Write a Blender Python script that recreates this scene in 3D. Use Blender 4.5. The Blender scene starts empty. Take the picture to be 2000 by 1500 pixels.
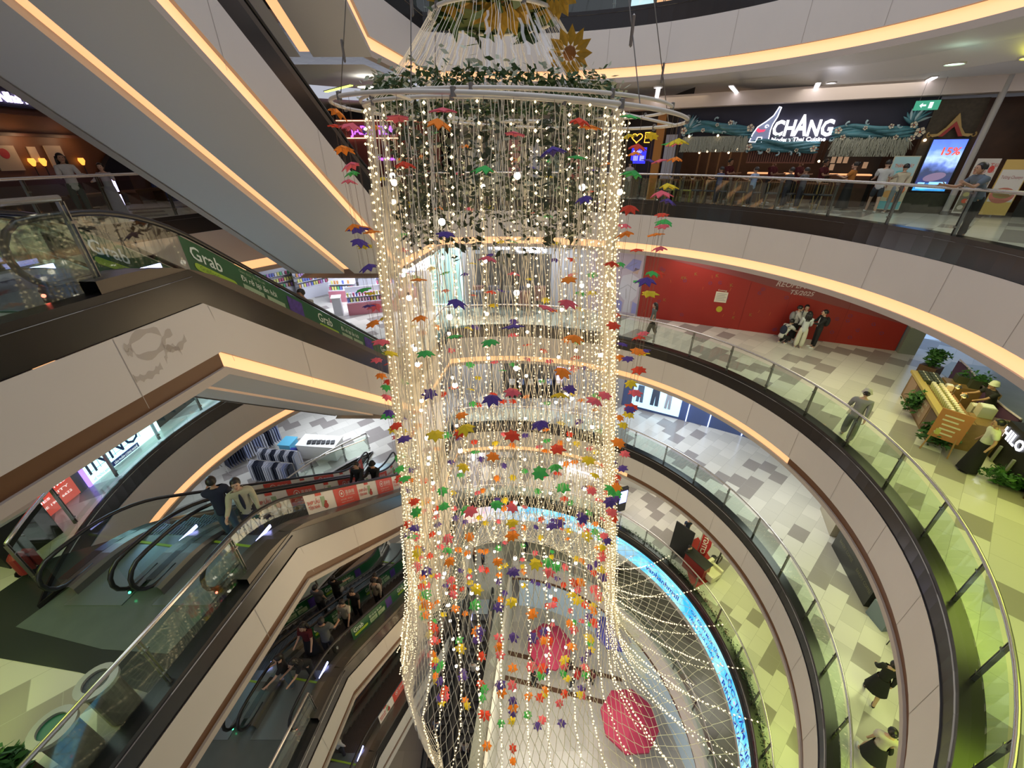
import bpy, bmesh, math, random
from math import sin, cos, pi, radians, sqrt, atan2, hypot
from mathutils import Vector, Matrix
from mathutils.geometry import tessellate_polygon

SC = bpy.context.scene
COL = SC.collection
R = random.Random(11)

# ---------------------------------------------------------------- camera, world, exposure
H = 5.5            # storey height
EYE = 1.54
cam_d = bpy.data.cameras.new('camera'); cam = bpy.data.objects.new('camera', cam_d); COL.objects.link(cam)
cam.location = (0, 0, EYE); cam.rotation_euler = (radians(60.5), 0, 0)
cam_d.sensor_width = 36; cam_d.lens = 790 / 2000 * 36; cam_d.clip_start = 0.05; cam_d.clip_end = 200
SC.camera = cam
SC.view_settings.view_transform = 'Standard'; SC.view_settings.look = 'None'
SC.view_settings.exposure = 0.35; SC.view_settings.gamma = 1.0
W = bpy.data.worlds.new('world'); SC.world = W; W.use_nodes = True
W.node_tree.nodes['Background'].inputs[0].default_value = (0.60, 0.62, 0.72, 1)
W.node_tree.nodes['Background'].inputs[1].default_value = 0.62
SC.cycles.max_bounces = 6; SC.cycles.transparent_max_bounces = 24; SC.cycles.diffuse_bounces = 3
SC.cycles.glossy_bounces = 2; SC.cycles.transmission_bounces = 2; SC.cycles.sample_clamp_indirect = 3.0
SC.cycles.use_denoising = True

def area(name, loc, size, power, col, rot=(0, 0, 0), size_y=None):
    d = bpy.data.lights.new(name, 'AREA'); d.energy = power; d.color = col
    d.shape = 'RECTANGLE' if size_y else 'SQUARE'; d.size = size
    if size_y: d.size_y = size_y
    o = bpy.data.objects.new(name, d); o.location = loc; o.rotation_euler = rot; COL.objects.link(o)
    o.visible_camera = False
    return o
CX, CY, RX, RY = -0.36, 8.87, 9.35, 8.85
# soft cool fill light, added unseen above the void
area('overhead_fill_light', (0, 9, 15), 12, 650, (0.92, 0.93, 1.0))
def point(name, loc, power, col, r=0.6):
    d = bpy.data.lights.new(name, 'POINT'); d.energy = power; d.color = col; d.shadow_soft_size = r
    o = bpy.data.objects.new(name, d); o.location = loc; COL.objects.link(o); o.visible_camera = False; return o
# the glow given off by the fairy-light curtain in the middle of the void
for zz, pw in ((0.6, 85), (-2.5, 130), (-6, 180), (-9.5, 200), (-13, 200), (-16.5, 150)):
    point('curtain_glow', (-0.2, 8.6, zz), pw, (1.0, 0.76, 0.46), 1.2)
COOL = (0.80, 0.88, 1.0); WARM = (1.0, 0.80, 0.55); LIME = (0.74, 1.0, 0.07); NEUT = (1.0, 0.93, 0.84)
LV = {'U': H, 'A': 0.0, 'B': -H, 'C': -2 * H, 'D': -3 * H, 'G': -4 * H, 'L': -5 * H}
def ring_light(level, deg, rad, size, power, col):
    a = radians(deg)
    z = LV[level] + H - 2.2
    return area('ceiling_downlight', (CX + rad * cos(a), CY + rad * sin(a), z), size, power, col, (0, 0, a))
# (angle from +x, radius, size, power, colour)
for lv, spec in {
    'A': [(-28, 11.5, 2.2, 22, LIME), (0, 12, 2.5, 45, NEUT), (28, 11.8, 2.5, 30, NEUT), (55, 11.2, 2.5, 10, WARM), (90, 11, 2.5, 10, WARM), (150, 11, 2, 8, WARM), (185, 12, 2, 10, WARM)],
    'B': [(-36, 11.0, 2.0, 66, LIME), (-14, 11.6, 2.2, 62, (0.88, 1.0, 0.16)), (6, 12.2, 2.4, 55, (0.98, 1.0, 0.40)), (20, 12, 2.4, 60, (1.0, 0.97, 0.72)), (46, 11.6, 2.4, 45, NEUT), (75, 10.6, 2, 60, COOL), (105, 11, 2.5, 80, COOL), (122, 14, 3, 260, COOL), (180, 10.8, 2, 50, (0.35, 0.55, 1.0)), (206, 12.5, 3, 45, (0.75, 1.0, 0.2)), (222, 11.2, 2.5, 60, (0.85, 1.0, 0.15))],
    'C': [(-36, 11.3, 2.2, 85, (0.80, 1.0, 0.14)), (-10, 11.6, 2.4, 75, (0.92, 1.0, 0.42)), (16, 11.6, 2.4, 90, (0.95, 0.98, 0.9)), (42, 11.6, 2.4, 110, COOL), (70, 11, 2.4, 70, COOL), (100, 11, 2.4, 60, COOL), (135, 11.5, 3, 200, COOL), (165, 11.4, 2.5, 60, COOL), (215, 11, 2.5, 14, NEUT)],
    'D': [(-36, 11, 2, 46, LIME), (-10, 11, 2.2, 62, (0.85, 1.0, 0.25)), (16, 11.2, 2.2, 70, (0.90, 1.0, 0.35)), (42, 11.2, 2.2, 75, NEUT), (70, 11, 2.2, 55, NEUT), (100, 11, 2.2, 55, NEUT), (140, 11, 2.2, 40, NEUT), (215, 11, 2.5, 14, NEUT)],
    'G': [(60, 11, 3, 40, NEUT), (100, 10.5, 3, 60, NEUT), (140, 10, 3, 45, (0.9, 1.0, 0.5)), (10, 11, 2.5, 35, NEUT), (-25, 11, 2.5, 30, NEUT)],
    'U': [(20, 12, 3, 22, NEUT), (60, 12, 3, 12, NEUT), (100, 11, 3, 10, NEUT)],
}.items():
    for s in spec: ring_light(lv, *s)
area('ground_fill_light', (2.5, 9, -20.2), 6, 330, (1.0, 0.95, 0.86))
for yy in (3.4, ):
    for lv in 'BCD':
        area('landing_light', (-7, yy, LV[lv] + 3.4), 2.2, 26 if lv == 'B' else 10, (0.75, 0.9, 0.85) if lv == 'B' else NEUT)

# ---------------------------------------------------------------- materials
MATS = {}
def mat(name, col, rough=0.5, metal=0.0, emit=None, es=0.0, spec=0.5, bump=0, noise=0.0, nscale=8.0, sampling=True):
    if name in MATS: return MATS[name]
    m = bpy.data.materials.new(name); m.use_nodes = True; nt = m.node_tree; b = nt.nodes['Principled BSDF']
    b.inputs['Base Color'].default_value = (*col, 1); b.inputs['Roughness'].default_value = rough
    b.inputs['Metallic'].default_value = metal; b.inputs['Specular IOR Level'].default_value = spec
    if emit:
        b.inputs['Emission Color'].default_value = (*emit, 1); b.inputs['Emission Strength'].default_value = es
        if not sampling: m.cycles.emission_sampling = 'NONE'
    if noise or bump:
        g = nt.nodes.new('ShaderNodeNewGeometry'); n = nt.nodes.new('ShaderNodeTexNoise'); n.inputs['Scale'].default_value = nscale
        n.inputs['Detail'].default_value = 3
        nt.links.new(g.outputs['Position'], n.inputs['Vector'])
        if noise:
            r = nt.nodes.new('ShaderNodeMixRGB'); r.blend_type = 'MIX'
            r.inputs[1].default_value = (*[c * (1 - noise) for c in col], 1); r.inputs[2].default_value = (*[min(1, c * (1 + noise)) for c in col], 1)
            nt.links.new(n.outputs[0], r.inputs[0]); nt.links.new(r.outputs[0], b.inputs['Base Color'])
        if bump:
            bp = nt.nodes.new('ShaderNodeBump'); bp.inputs['Strength'].default_value = bump; bp.inputs['Distance'].default_value = 0.02
            nt.links.new(n.outputs[0], bp.inputs['Height']); nt.links.new(bp.outputs[0], b.inputs['Normal'])
    MATS[name] = m; return m

def glow(name, col, s, light=False):
    m = mat(name, (0.02, 0.02, 0.02), 0.6, emit=col, es=s, sampling=light); return m

def glassy(name, tint, refl=0.10, rough=0.03):
    if name in MATS: return MATS[name]
    m = bpy.data.materials.new(name); m.use_nodes = True; nt = m.node_tree; nt.nodes.remove(nt.nodes['Principled BSDF'])
    out = nt.nodes['Material Output']; t = nt.nodes.new('ShaderNodeBsdfTransparent'); t.inputs[0].default_value = (*tint, 1)
    g = nt.nodes.new('ShaderNodeBsdfGlossy'); g.inputs['Roughness'].default_value = rough; g.inputs[0].default_value = (0.95, 1, 0.97, 1)
    f = nt.nodes.new('ShaderNodeLayerWeight'); f.inputs[0].default_value = 0.25
    ma = nt.nodes.new('ShaderNodeMath'); ma.operation = 'MULTIPLY_ADD'; ma.inputs[1].default_value = 0.5; ma.inputs[2].default_value = refl
    mx = nt.nodes.new('ShaderNodeMixShader')
    nt.links.new(f.outputs['Fresnel'], ma.inputs[0]); nt.links.new(ma.outputs[0], mx.inputs[0])
    nt.links.new(t.outputs[0], mx.inputs[1]); nt.links.new(g.outputs[0], mx.inputs[2]); nt.links.new(mx.outputs[0], out.inputs[0])
    MATS[name] = m; return m

def sheer(name, col, alpha):
    if name in MATS: return MATS[name]
    m = mat(name, col, 0.9); m.node_tree.nodes['Principled BSDF'].inputs['Alpha'].default_value = alpha; return m

def floor_mat(name, light, dark, frac=0.30, rot=41, w=0.78, h=0.56, rough=0.18):
    m = bpy.data.materials.new(name); m.use_nodes = True; nt = m.node_tree; b = nt.nodes['Principled BSDF']
    g = nt.nodes.new('ShaderNodeNewGeometry'); mp = nt.nodes.new('ShaderNodeMapping'); mp.inputs['Rotation'].default_value = (0, 0, radians(-rot))
    br = nt.nodes.new('ShaderNodeTexBrick'); br.offset = 0.5; br.inputs['Scale'].default_value = 1.0
    br.inputs['Color1'].default_value = (0, 0, 0, 1); br.inputs['Color2'].default_value = (1, 1, 1, 1); br.inputs['Mortar'].default_value = (0.5, 0.5, 0.5, 1)
    br.inputs['Mortar Size'].default_value = 0.004; br.inputs['Brick Width'].default_value = w; br.inputs['Row Height'].default_value = h
    cr = nt.nodes.new('ShaderNodeValToRGB'); cr.color_ramp.interpolation = 'CONSTANT'
    e = cr.color_ramp.elements; e[0].position = 0; e[0].color = (*light, 1); e[1].position = 1 - frac; e[1].color = (*dark, 1)
    e2 = cr.color_ramp.elements.new((1 - frac) * 0.55); e2.color = (*[c * 0.88 for c in light], 1)
    mm = nt.nodes.new('ShaderNodeMixRGB'); mm.inputs[2].default_value = (*[c * 0.6 for c in light], 1)
    nt.links.new(g.outputs['Position'], mp.inputs[0]); nt.links.new(mp.outputs[0], br.inputs[0]); nt.links.new(br.outputs[0], cr.inputs[0])
    nt.links.new(cr.outputs[0], mm.inputs[1]); nt.links.new(br.outputs['Fac'], mm.inputs[0]); nt.links.new(mm.outputs[0], b.inputs['Base Color'])
    b.inputs['Roughness'].default_value = rough
    MATS[name] = m; return m

def panel_mat(name, col, rough=0.45):
    """painted metal cladding with very thin vertical joints every 2.4 m and faint mottling"""
    m = mat(name, col, rough, noise=0.05, nscale=0.7); return m

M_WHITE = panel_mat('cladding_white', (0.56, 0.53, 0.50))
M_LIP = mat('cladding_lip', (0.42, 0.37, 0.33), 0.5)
M_BLACK = mat('band_black', (0.014, 0.012, 0.012), 0.22)
M_SEAM = mat('seam_grey', (0.36, 0.33, 0.30), 0.6)
M_STEEL = mat('brushed_steel', (0.62, 0.60, 0.57), 0.25, 0.9)
M_DSTEEL = mat('dark_steel', (0.20, 0.19, 0.18), 0.35, 0.8)
M_GLASS = glassy('rail_glass', (0.80, 0.92, 0.84), 0.07)
M_EGLASS = glassy('escalator_glass', (0.84, 0.93, 0.90), 0.06)
M_RUBBER = mat('handrail_rubber', (0.010, 0.010, 0.012), 0.3)
M_COVE = mat('cove_glow', (0.8, 0.6, 0.4), 0.6, emit=(1.0, 0.47, 0.20), es=0.88)
M_COVE2 = mat('cove_dim', (0.8, 0.6, 0.4), 0.6, emit=(1.0, 0.50, 0.20), es=0.6)
M_COPPER = mat('recess_brown', (0.13, 0.055, 0.02), 0.45)
M_CEIL = mat('ceiling_paint', (0.60, 0.59, 0.58), 0.6)
M_FLOOR = floor_mat('floor_tiles', (0.62, 0.59, 0.53), (0.30, 0.27, 0.25))
M_FLOORG = floor_mat('floor_ground', (0.27, 0.27, 0.21), (0.18, 0.17, 0.14), 0.12)
M_FLOORL = floor_mat('floor_lower', (0.56, 0.52, 0.46), (0.50, 0.46, 0.40), 0.2, rot=0, w=1.2, h=1.2, rough=0.15)
M_FLOORGREY = mat('floor_granite', (0.10, 0.12, 0.12), 0.2, noise=0.15, nscale=3)
M_FLOORDK = mat('floor_granite_dark', (0.030, 0.034, 0.034), 0.2)
M_NAVY = mat('navy_wall', (0.010, 0.010, 0.028), 0.6)
M_BROWN = mat('brown_wood', (0.10, 0.045, 0.02), 0.5, noise=0.3, nscale=5)
M_DARK = mat('dark_interior', (0.02, 0.018, 0.018), 0.6)
M_REDW = mat('hoarding_red', (0.29, 0.016, 0.010), 0.45, noise=0.08, nscale=1.2)
M_REDD = mat('hoarding_reflection_red', (0.22, 0.05, 0.05), 0.45)  # duller red, paints the floor's reflection onto the hoarding
def P(name, *c, r=0.5): return mat(name, c, r)
M_W = P('plain_white', 0.8, 0.8, 0.78); M_K = P('plain_black', 0.012, 0.012, 0.014); M_GREY = P('plain_grey', 0.3, 0.3, 0.3)
M_RED = P('plain_red', 0.62, 0.035, 0.03); M_GREEN = P('advert_green', 0.005, 0.085, 0.028, r=0.35); M_GREENL = P('advert_lime', 0.30, 0.48, 0.03)
M_PINKRED = P('advert_red', 0.60, 0.075, 0.055, r=0.4); M_CREAM = P('cream', 0.62, 0.57, 0.45); M_WOOD = P('light_wood', 0.36, 0.20, 0.08)
M_LEAFG = mat('plant_green', (0.03, 0.11, 0.02), 0.6, noise=0.5, nscale=30)
M_BLUE = P('deep_blue', 0.02, 0.03, 0.25)

# ---------------------------------------------------------------- mesh helpers
class MB:
    def __init__(s): s.v = []; s.f = []
    def add(s, vs, fs):
        o = len(s.v); s.v += [tuple(v) for v in vs]; s.f += [tuple(i + o for i in f) for f in fs]; return s
    def box(s, c, d, rz=0, M=None):
        x, y, z = [q / 2 for q in d]; vs = [Vector((i * x, j * y, k * z)) for i in (-1, 1) for j in (-1, 1) for k in (-1, 1)]
        rot = Matrix.Rotation(rz, 3, 'Z'); vs = [rot @ v + Vector(c) for v in vs]
        if M: vs = [M @ v for v in vs]
        return s.add(vs, [(0, 1, 3, 2), (4, 6, 7, 5), (0, 4, 5, 1), (2, 3, 7, 6), (0, 2, 6, 4), (1, 5, 7, 3)])
    def hexa(s, bot, top):
        n = len(bot)
        return s.add(list(bot) + list(top), [tuple(range(n))[::-1], tuple(range(n, 2 * n))] + [(i, (i + 1) % n, n + (i + 1) % n, n + i) for i in range(n)])
    def quad(s, a, b, c, d): return s.add([a, b, c, d], [(0, 1, 2, 3)])
    def tube(s, path, r, n=6, closed=False, caps=True):
        path = [Vector(p) for p in path]; N = len(path); o = len(s.v); up = Vector((0, 0, 1)); prev = None
        for i, p in enumerate(path):
            if closed: t = path[(i + 1) % N] - path[i - 1]
            else: t = path[min(i + 1, N - 1)] - path[max(i - 1, 0)]
            if t.length < 1e-9: t = Vector((0, 0, 1))
            t.normalize()
            a = prev - t * prev.dot(t) if prev is not None else t.cross(up)
            if a.length < 1e-4: a = t.cross(Vector((1, 0, 0)))
            a.normalize(); prev = a; b = t.cross(a); rr = r[i] if isinstance(r, (list, tuple)) else r
            for k in range(n):
                th = 2 * pi * k / n; s.v.append(tuple(p + (a * cos(th) + b * sin(th)) * rr))
        for i in range(N if closed else N - 1):
            j = (i + 1) % N
            for k in range(n):
                l = (k + 1) % n; s.f.append((o + i * n + k, o + i * n + l, o + j * n + l, o + j * n + k))
        if caps and not closed:
            s.f.append(tuple(o + k for k in range(n))[::-1]); s.f.append(tuple(o + (N - 1) * n + k for k in range(n)))
        return s
    def lathe(s, prof, c=(0, 0, 0), n=16, a0=0, a1=2 * pi):
        o = len(s.v); full = abs(a1 - a0 - 2 * pi) < 1e-6; m = n if full else n + 1
        for (r, z) in prof:
            for k in range(m):
                th = a0 + (a1 - a0) * k / n; s.v.append((c[0] + r * cos(th), c[1] + r * sin(th), c[2] + z))
        for i in range(len(prof) - 1):
            for k in range(n):
                l = (k + 1) % m; s.f.append((o + i * m + k, o + i * m + l, o + (i + 1) * m + l, o + (i + 1) * m + k))
        return s
    def ball(s, c, r, n=8, m=6, sc=(1, 1, 1)):
        o = len(s.v)
        s.v.append((c[0], c[1], c[2] - r * sc[2]))
        for i in range(1, m):
            ph = -pi / 2 + pi * i / m
            for k in range(n):
                th = 2 * pi * k / n; s.v.append((c[0] + r * cos(ph) * cos(th) * sc[0], c[1] + r * cos(ph) * sin(th) * sc[1], c[2] + r * sin(ph) * sc[2]))
        s.v.append((c[0], c[1], c[2] + r * sc[2])); t = len(s.v) - 1
        for k in range(n):
            l = (k + 1) % n; s.f.append((o, o + 1 + l, o + 1 + k))
            for i in range(m - 2): s.f.append((o + 1 + i * n + k, o + 1 + i * n + l, o + 1 + (i + 1) * n + l, o + 1 + (i + 1) * n + k))
            s.f.append((o + 1 + (m - 2) * n + k, o + 1 + (m - 2) * n + l, t))
        return s
    def octa(s, c, r):
        x, y, z = c; o = len(s.v)
        s.v += [(x + r, y, z), (x - r, y, z), (x, y + r, z), (x, y - r, z), (x, y, z + r), (x, y, z - r)]
        s.f += [tuple(o + i for i in f) for f in ((0, 2, 4), (2, 1, 4), (1, 3, 4), (3, 0, 4), (2, 0, 5), (1, 2, 5), (3, 1, 5), (0, 3, 5))]
        return s
    def poly(s, pts, fn=None, th=0.0, nrm=None):
        """flat polygon (2-D points) mapped by fn(u, v) -> 3-D, optionally given a thickness along nrm"""
        vs = [Vector(fn(*p)) if fn else Vector((p[0], p[1], 0)) for p in pts]; n = len(vs)
        tri = tessellate_polygon([[Vector((p[0], p[1], 0)) for p in pts]])
        o = len(s.v); s.v += [tuple(v) for v in vs]; s.f += [tuple(o + i for i in t) for t in tri]
        if th:
            q = [v - Vector(nrm) * th for v in vs]; o2 = len(s.v); s.v += [tuple(v) for v in q]
            s.f += [tuple(o2 + i for i in t)[::-1] for t in tri]
            s.f += [(o + i, o + (i + 1) % n, o2 + (i + 1) % n, o2 + i) for i in range(n)]
        return s
    def obj(s, name, m=None, parent=None, label=None, smooth=False, kind=None):
        me = bpy.data.meshes.new(name); me.from_pydata(s.v, [], s.f); me.update()
        if m is not None: me.materials.append(m)
        if smooth:
            for p in me.polygons: p.use_smooth = True
        o = bpy.data.objects.new(name, me); COL.objects.link(o)
        if parent is not None:
            o.parent = parent
        if label: o['label'] = label
        if kind: o['kind'] = kind
        return o

def thing(name, label, cat, loc=(0, 0, 0), rz=0, group=None):
    o = bpy.data.objects.new(name, None); COL.objects.link(o); o.location = loc; o.rotation_euler = (0, 0, rz)
    o['label'] = label; o['category'] = cat; o.empty_display_size = 0.1
    if group: o['group'] = group
    return o
def tag(o, label, cat, group=None, kind=None):
    o['label'] = label; o['category'] = cat
    if group: o['group'] = group
    if kind: o['kind'] = kind
    return o
def struct(name, mb, m, label=None):
    o = mb.obj(name, m); o['kind'] = 'structure'
    if label: o['label'] = label
    return o
def dup(root, loc=None, rz=None, label=None, group=None):
    r = root.copy(); COL.objects.link(r)
    if loc is not None: r.location = loc
    if rz is not None: r.rotation_euler = (0, 0, rz)
    if label: r['label'] = label
    if group: r['group'] = group
    for ch in list(root.children):
        c = ch.copy(); COL.objects.link(c); c.parent = r
        for g in list(ch.children):
            d = g.copy(); COL.objects.link(d); d.parent = c
    return r

_tc = {}
def text_mb(body, size, fn, th=0.0, nrm=None, align='LEFT', space=1.0, bold=0.0, shear=0.0, width=None):
    """lettering as mesh, its (x, y) mapped to the world by fn"""
    key = (body, align, space, bold, shear)
    if key not in _tc:
        cu = bpy.data.curves.new('t', 'FONT'); cu.body = body; cu.size = 1.0; cu.align_x = 'LEFT'; cu.resolution_u = 2
        cu.space_character = space; cu.offset = bold; cu.shear = shear; cu.fill_mode = 'FRONT' if True else 'BOTH'
        o = bpy.data.objects.new('t', cu); COL.objects.link(o)
        dg = bpy.context.evaluated_depsgraph_get(); me = bpy.data.meshes.new_from_object(o.evaluated_get(dg))
        vs = [(v.co.x, v.co.y) for v in me.vertices]; fs = [tuple(p.vertices) for p in me.polygons]
        bpy.data.objects.remove(o); bpy.data.meshes.remove(me); bpy.data.curves.remove(cu); _tc[key] = (vs, fs)
    vs, fs = _tc[key]; mb = MB()
    if not vs: return mb
    x0 = min(v[0] for v in vs); x1 = max(v[0] for v in vs); k = size
    if width: kx = width / (x1 - x0)
    else: kx = k
    off = -x0 if align == 'LEFT' else -(x0 + x1) / 2
    mb.add([fn((v[0] + off) * kx, v[1] * k) for v in vs], fs)
    if th:
        n = Vector(nrm) * th; mb.add([Vector(fn((v[0] + off) * kx, v[1] * k)) - n for v in vs], [f[::-1] for f in fs])
    return mb

def plane(o, ux, uz=(0, 0, 1), out=0.0):
    """returns fn(u, v): point on the plane through o spanned by ux and uz, moved out along its normal"""
    o = Vector(o); ux = Vector(ux).normalized(); uz = Vector(uz).normalized(); n = ux.cross(uz)
    def fn(u, v, k=0.0): return tuple(o + ux * u + uz * v + n * (out + k))
    fn.n = n
    return fn

# ---------------------------------------------------------------- plan geometry
EK = 0.15205                         # the escalators run 8.6 degrees off the y axis
def EX(y, w=0.0): return -5.55 + EK * y - w * 1.0115
ED = Vector((EK, 1, 0)).normalized(); EN = Vector((-ED.y, ED.x, 0))       # along, and to the left of, the escalators
YN, YF = 5.9, 13.1                   # top and foot of the incline
WE = 3.5
def arc(a0, a1, n, dr=0.0):
    out = []
    for i in range(n + 1):
        a = a0 + (a1 - a0) * i / n; out.append(((CX + (RX + dr) * cos(a)), (CY + (RY + dr) * sin(a))))
    return out
def cut(w, near):
    """parameter on the ellipse where the line EX(y, w) meets it"""
    best = None
    for i in range(20000):
        a = 2 * pi * i / 20000; x = CX + RX * cos(a); y = CY + RY * sin(a)
        if (y < CY) == near:
            d = abs(x - EX(y, w))
            if best is None or d < best[0]: best = (d, a)
    return best[1]
A_NR, A_FR, A_NL, A_FL = cut(0, True), cut(0, False), cut(WE, True), cut(WE, False)
def slope_z(y, z): return z - H * min(1, max(0, (y - YN) / (YF - YN)))

def sweep(path, prof, mats_name, m, smooth=False):
    """path: list of (x, y, z); prof: list of (offset to the right-hand... outward side, dz); outward = left of travel"""
    pass
def offset_path(path, d):
    """shift a plan path sideways by d to the LEFT of travel, mitred, keeping z"""
    out = []; n = len(path)
    for i in range(n):
        p = Vector(path[i][:2])
        a = Vector(path[i][:2]) - Vector(path[i - 1][:2]) if i > 0 else None
        b = Vector(path[i + 1][:2]) - Vector(path[i][:2]) if i < n - 1 else None
        if a is not None and a.length < 1e-6: a = None
        if b is not None and b.length < 1e-6: b = None
        if a is None: a = b
        if b is None: b = a
        a = a.normalized(); b = b.normalized(); na = Vector((-a.y, a.x)); nb = Vector((-b.y, b.x)); m = (na + nb)
        m.normalize(); k = d / max(0.5, m.dot(na)); q = p + m * k; out.append((q.x, q.y, path[i][2]))
    return out
def lift(p, z):
    # the cladding on the escalator landings is a little shallower than on the round balcony
    if z > -1.3 or z < -2.3: return 0
    x, y = p[0], p[1]
    for w in (0, WE):
        if abs(x - EX(y, w)) < .02 and y < 13.6: return .22 if abs(y - YN) < .01 else .05 if y > YN else .15
    return 0
def band(path, d0, z0, d1, z1):
    a = offset_path(path, d0); b = offset_path(path, d1); mb = MB(); n = len(path)
    vs = [(p[0], p[1], p[2] + z0 + lift(q, z0)) for p, q in zip(a, path)] + [(p[0], p[1], p[2] + z1 + lift(q, z1)) for p, q in zip(b, path)]
    mb.add(vs, [(i, i + 1, n + i + 1, n + i) for i in range(n - 1)]); return mb
def join(*mbs):
    r = MB()
    for m in mbs: r.add(m.v, m.f)
    return r
# ================================================================ the storeys
def right_path(z, incline=True):
    """edge of the void seen from inside, outward side on the left of travel: far landing, round the right side, near landing, down the incline"""
    p = [(EX(YF), YF, z)]
    a = A_FR; p += [(x, y, z) for x, y in arc(A_FR, A_NR - 2 * pi, 96)]
    p += [(EX(YN), YN, z)]
    if incline: p += [(EX(YF), YF, z - H)]
    return p
def left_path(z, incline=True):
    p = []
    if incline: p += [(EX(YF, WE), YF, z - H)]
    p += [(EX(YN, WE), YN, z)] + [(x, y, z) for x, y in arc(A_NL, A_FL - 2 * pi if A_FL > A_NL else A_FL, 40)] + [(EX(YF, WE), YF, z)]
    return p
def rarc_(z): return [(x, y, z) for x, y in arc(A_FR, A_NR - 2 * pi, 96)]
def larc_(z): return [(x, y, z) for x, y in arc(A_NL, A_FL - 2 * pi if A_FL > A_NL else A_FL, 40)]
def slab(name, z, hole, outer, m, zt=0.0):
    tri = tessellate_polygon([[Vector((x, y, 0)) for x, y in outer], [Vector((x, y, 0)) for x, y in hole]])
    vs = [(x, y, z) for x, y in outer] + [(x, y, z) for x, y in hole]
    mb = MB(); mb.add(vs, [tuple(t) for t in tri]); return struct(name, mb, m)
hole = arc(A_FR, A_NR - 2 * pi, 96) + [(EX(YN), YN), (EX(YN, WE), YN)] + arc(A_NL, A_FL - 2 * pi if A_FL > A_NL else A_FL, 40) + [(EX(YF, WE), YF), (EX(YF), YF)]
outer = [(-26, -4), (26, -4), (26, 30), (-26, 30)]
names = {'U': 'upper', 'A': 'own', 'B': 'second', 'C': 'third', 'D': 'fourth', 'G': 'ground'}
for k, z in LV.items():
    if k in 'GL': continue
    slab('floor', z, hole, outer, M_FLOOR)
    slab('ceiling', z - 2.15, arc(0, 2 * pi, 96, 2.3)[:-1], outer, M_CEIL)
    e0, e1 = arc(A_NR, A_NL, 10, .9), arc(A_FL, A_FR, 10, .9)
    mb = MB(); q0 = [(EX(YN), YN), (EX(YN, WE), YN)]
    a_ = list(reversed(e0)) if A_NR < A_NL else e0
    P1 = [(EX(YN, .25), YN), (EX(2.0, .25), 2.0)] + [(x, y) for x, y in arc(A_NR, A_NL, 10, .9)] + [(EX(YN, 3.3), YN)]
    P2 = [(EX(YF, .25), YF), (EX(17.2, .25), 17.2)] + [(x, y) for x, y in arc(A_FR, A_FL, 10, .9)] + [(EX(YF, 3.3), YF)]
    struct('ceiling_soffit', join(MB().poly(P1, lambda x, y: (x, y, z - 1.66)), MB().poly(P2, lambda x, y: (x, y, z - 1.93))), M_CEIL)
    for pth_ in (rarc_(z), larc_(z)): struct('ceiling_edge', join(band(pth_, .02, -1.83, 1.6, -1.85), band(pth_, 1.6, -1.85, 2.3, -2.15)), M_CEIL)
    rp, lp = right_path(z), left_path(z)
    inc = [rp[-2], rp[-1]]
    zbt = 0.0
    # rp travels clockwise: outward is on its left; lp travels clockwise up the left side: outward is on its left too
    for tg, pth in (('right', rp), ('left', lp)):
        kw = .30 if tg == 'right' else .05
        struct('trim_1', join(band(pth, 0.02, 0.10, 0.02, -0.40), band(pth, kw, 0.10, 0.02, 0.10), band(pth, kw, 0.0, kw, 0.10)), M_BLACK)
        if k != 'D' or tg == 'left':
            struct('wall_fascia', band(pth, 0.0, -0.40, 0.0, -1.42), M_WHITE)
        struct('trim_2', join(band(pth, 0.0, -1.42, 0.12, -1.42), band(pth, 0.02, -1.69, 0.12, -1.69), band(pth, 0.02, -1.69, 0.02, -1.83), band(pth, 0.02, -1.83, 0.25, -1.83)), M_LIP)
        lit = {'U': (1, 1), 'A': (1, 1), 'B': (1, 0), 'C': (0, 0), 'D': (0, 0)}[k]
        if tg == 'right':
            ar = rarc_(z); cutn = 78 if k in 'UA' else 41 if k == 'B' else 24
            cv = band([pth[0]] + ar[:cutn + 1], 0.07, -1.425, 0.07, -1.69).obj('cove_light', M_COVE if k in 'UA' else M_COVE2)
            struct('trim_7', band(ar[cutn:] + [(EX(YN), YN, z)], 0.07, -1.425, 0.07, -1.69), M_COPPER)
            ic = band(pth[-2:], 0.07, -1.425, 0.07, -1.69)
            if lit[0] and k != 'B': tag(ic.obj('cove_light', M_COVE), 'warm cove strip along the escalator underside, ' + {'U': 'highest run', 'A': 'run with the green adverts'}[k], 'light')
            else: struct('trim_7', ic, M_COPPER)
        else: cv = band(pth, 0.07, -1.425, 0.07, -1.69).obj('cove_light', M_COVE)
        tag(cv, {'U': 'warm cove strip under the highest balcony', 'A': 'warm cove strip under the balcony opposite the thai restaurant', 'B': 'warm cove strip under the balcony of the red hoarding',
                 'C': 'warm cove strip under the third balcony below', 'D': 'warm cove strip under the screen balcony'}[k] + (', right hand run' if tg == 'right' else ', left hand run'), 'light')
    # soffit of the incline between the two sides, with its two troughs
    y0, y1 = YN, YF
    def sof(w0, z0, w1, z1, m, nm):
        mb = MB(); pts = []
        for (yy, zz) in ((YN - 1.5, z + .22), (YN, z + .22), (YF, z - H + .05), (YF + 1.5, z - H + .05)):
            pts.append(((EX(yy, w0), yy, zz + z0), (EX(yy, w1), yy, zz + z1)))
        for i in range(1, 2): mb.quad(pts[i][0], pts[i][1], pts[i + 1][1], pts[i + 1][0])
        return mb
    struct('ceiling_soffit', join(sof(0.02, -1.83, 1.50, -1.83, None, ''), sof(1.50, -1.83, 1.50, -1.66, None, ''), sof(1.50, -1.66, 1.82, -1.66, None, ''), sof(1.82, -1.83, WE - .02, -1.83, None, ''), sof(1.82, -1.66, 1.82, -1.83, None, '')), M_CEIL)
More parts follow.
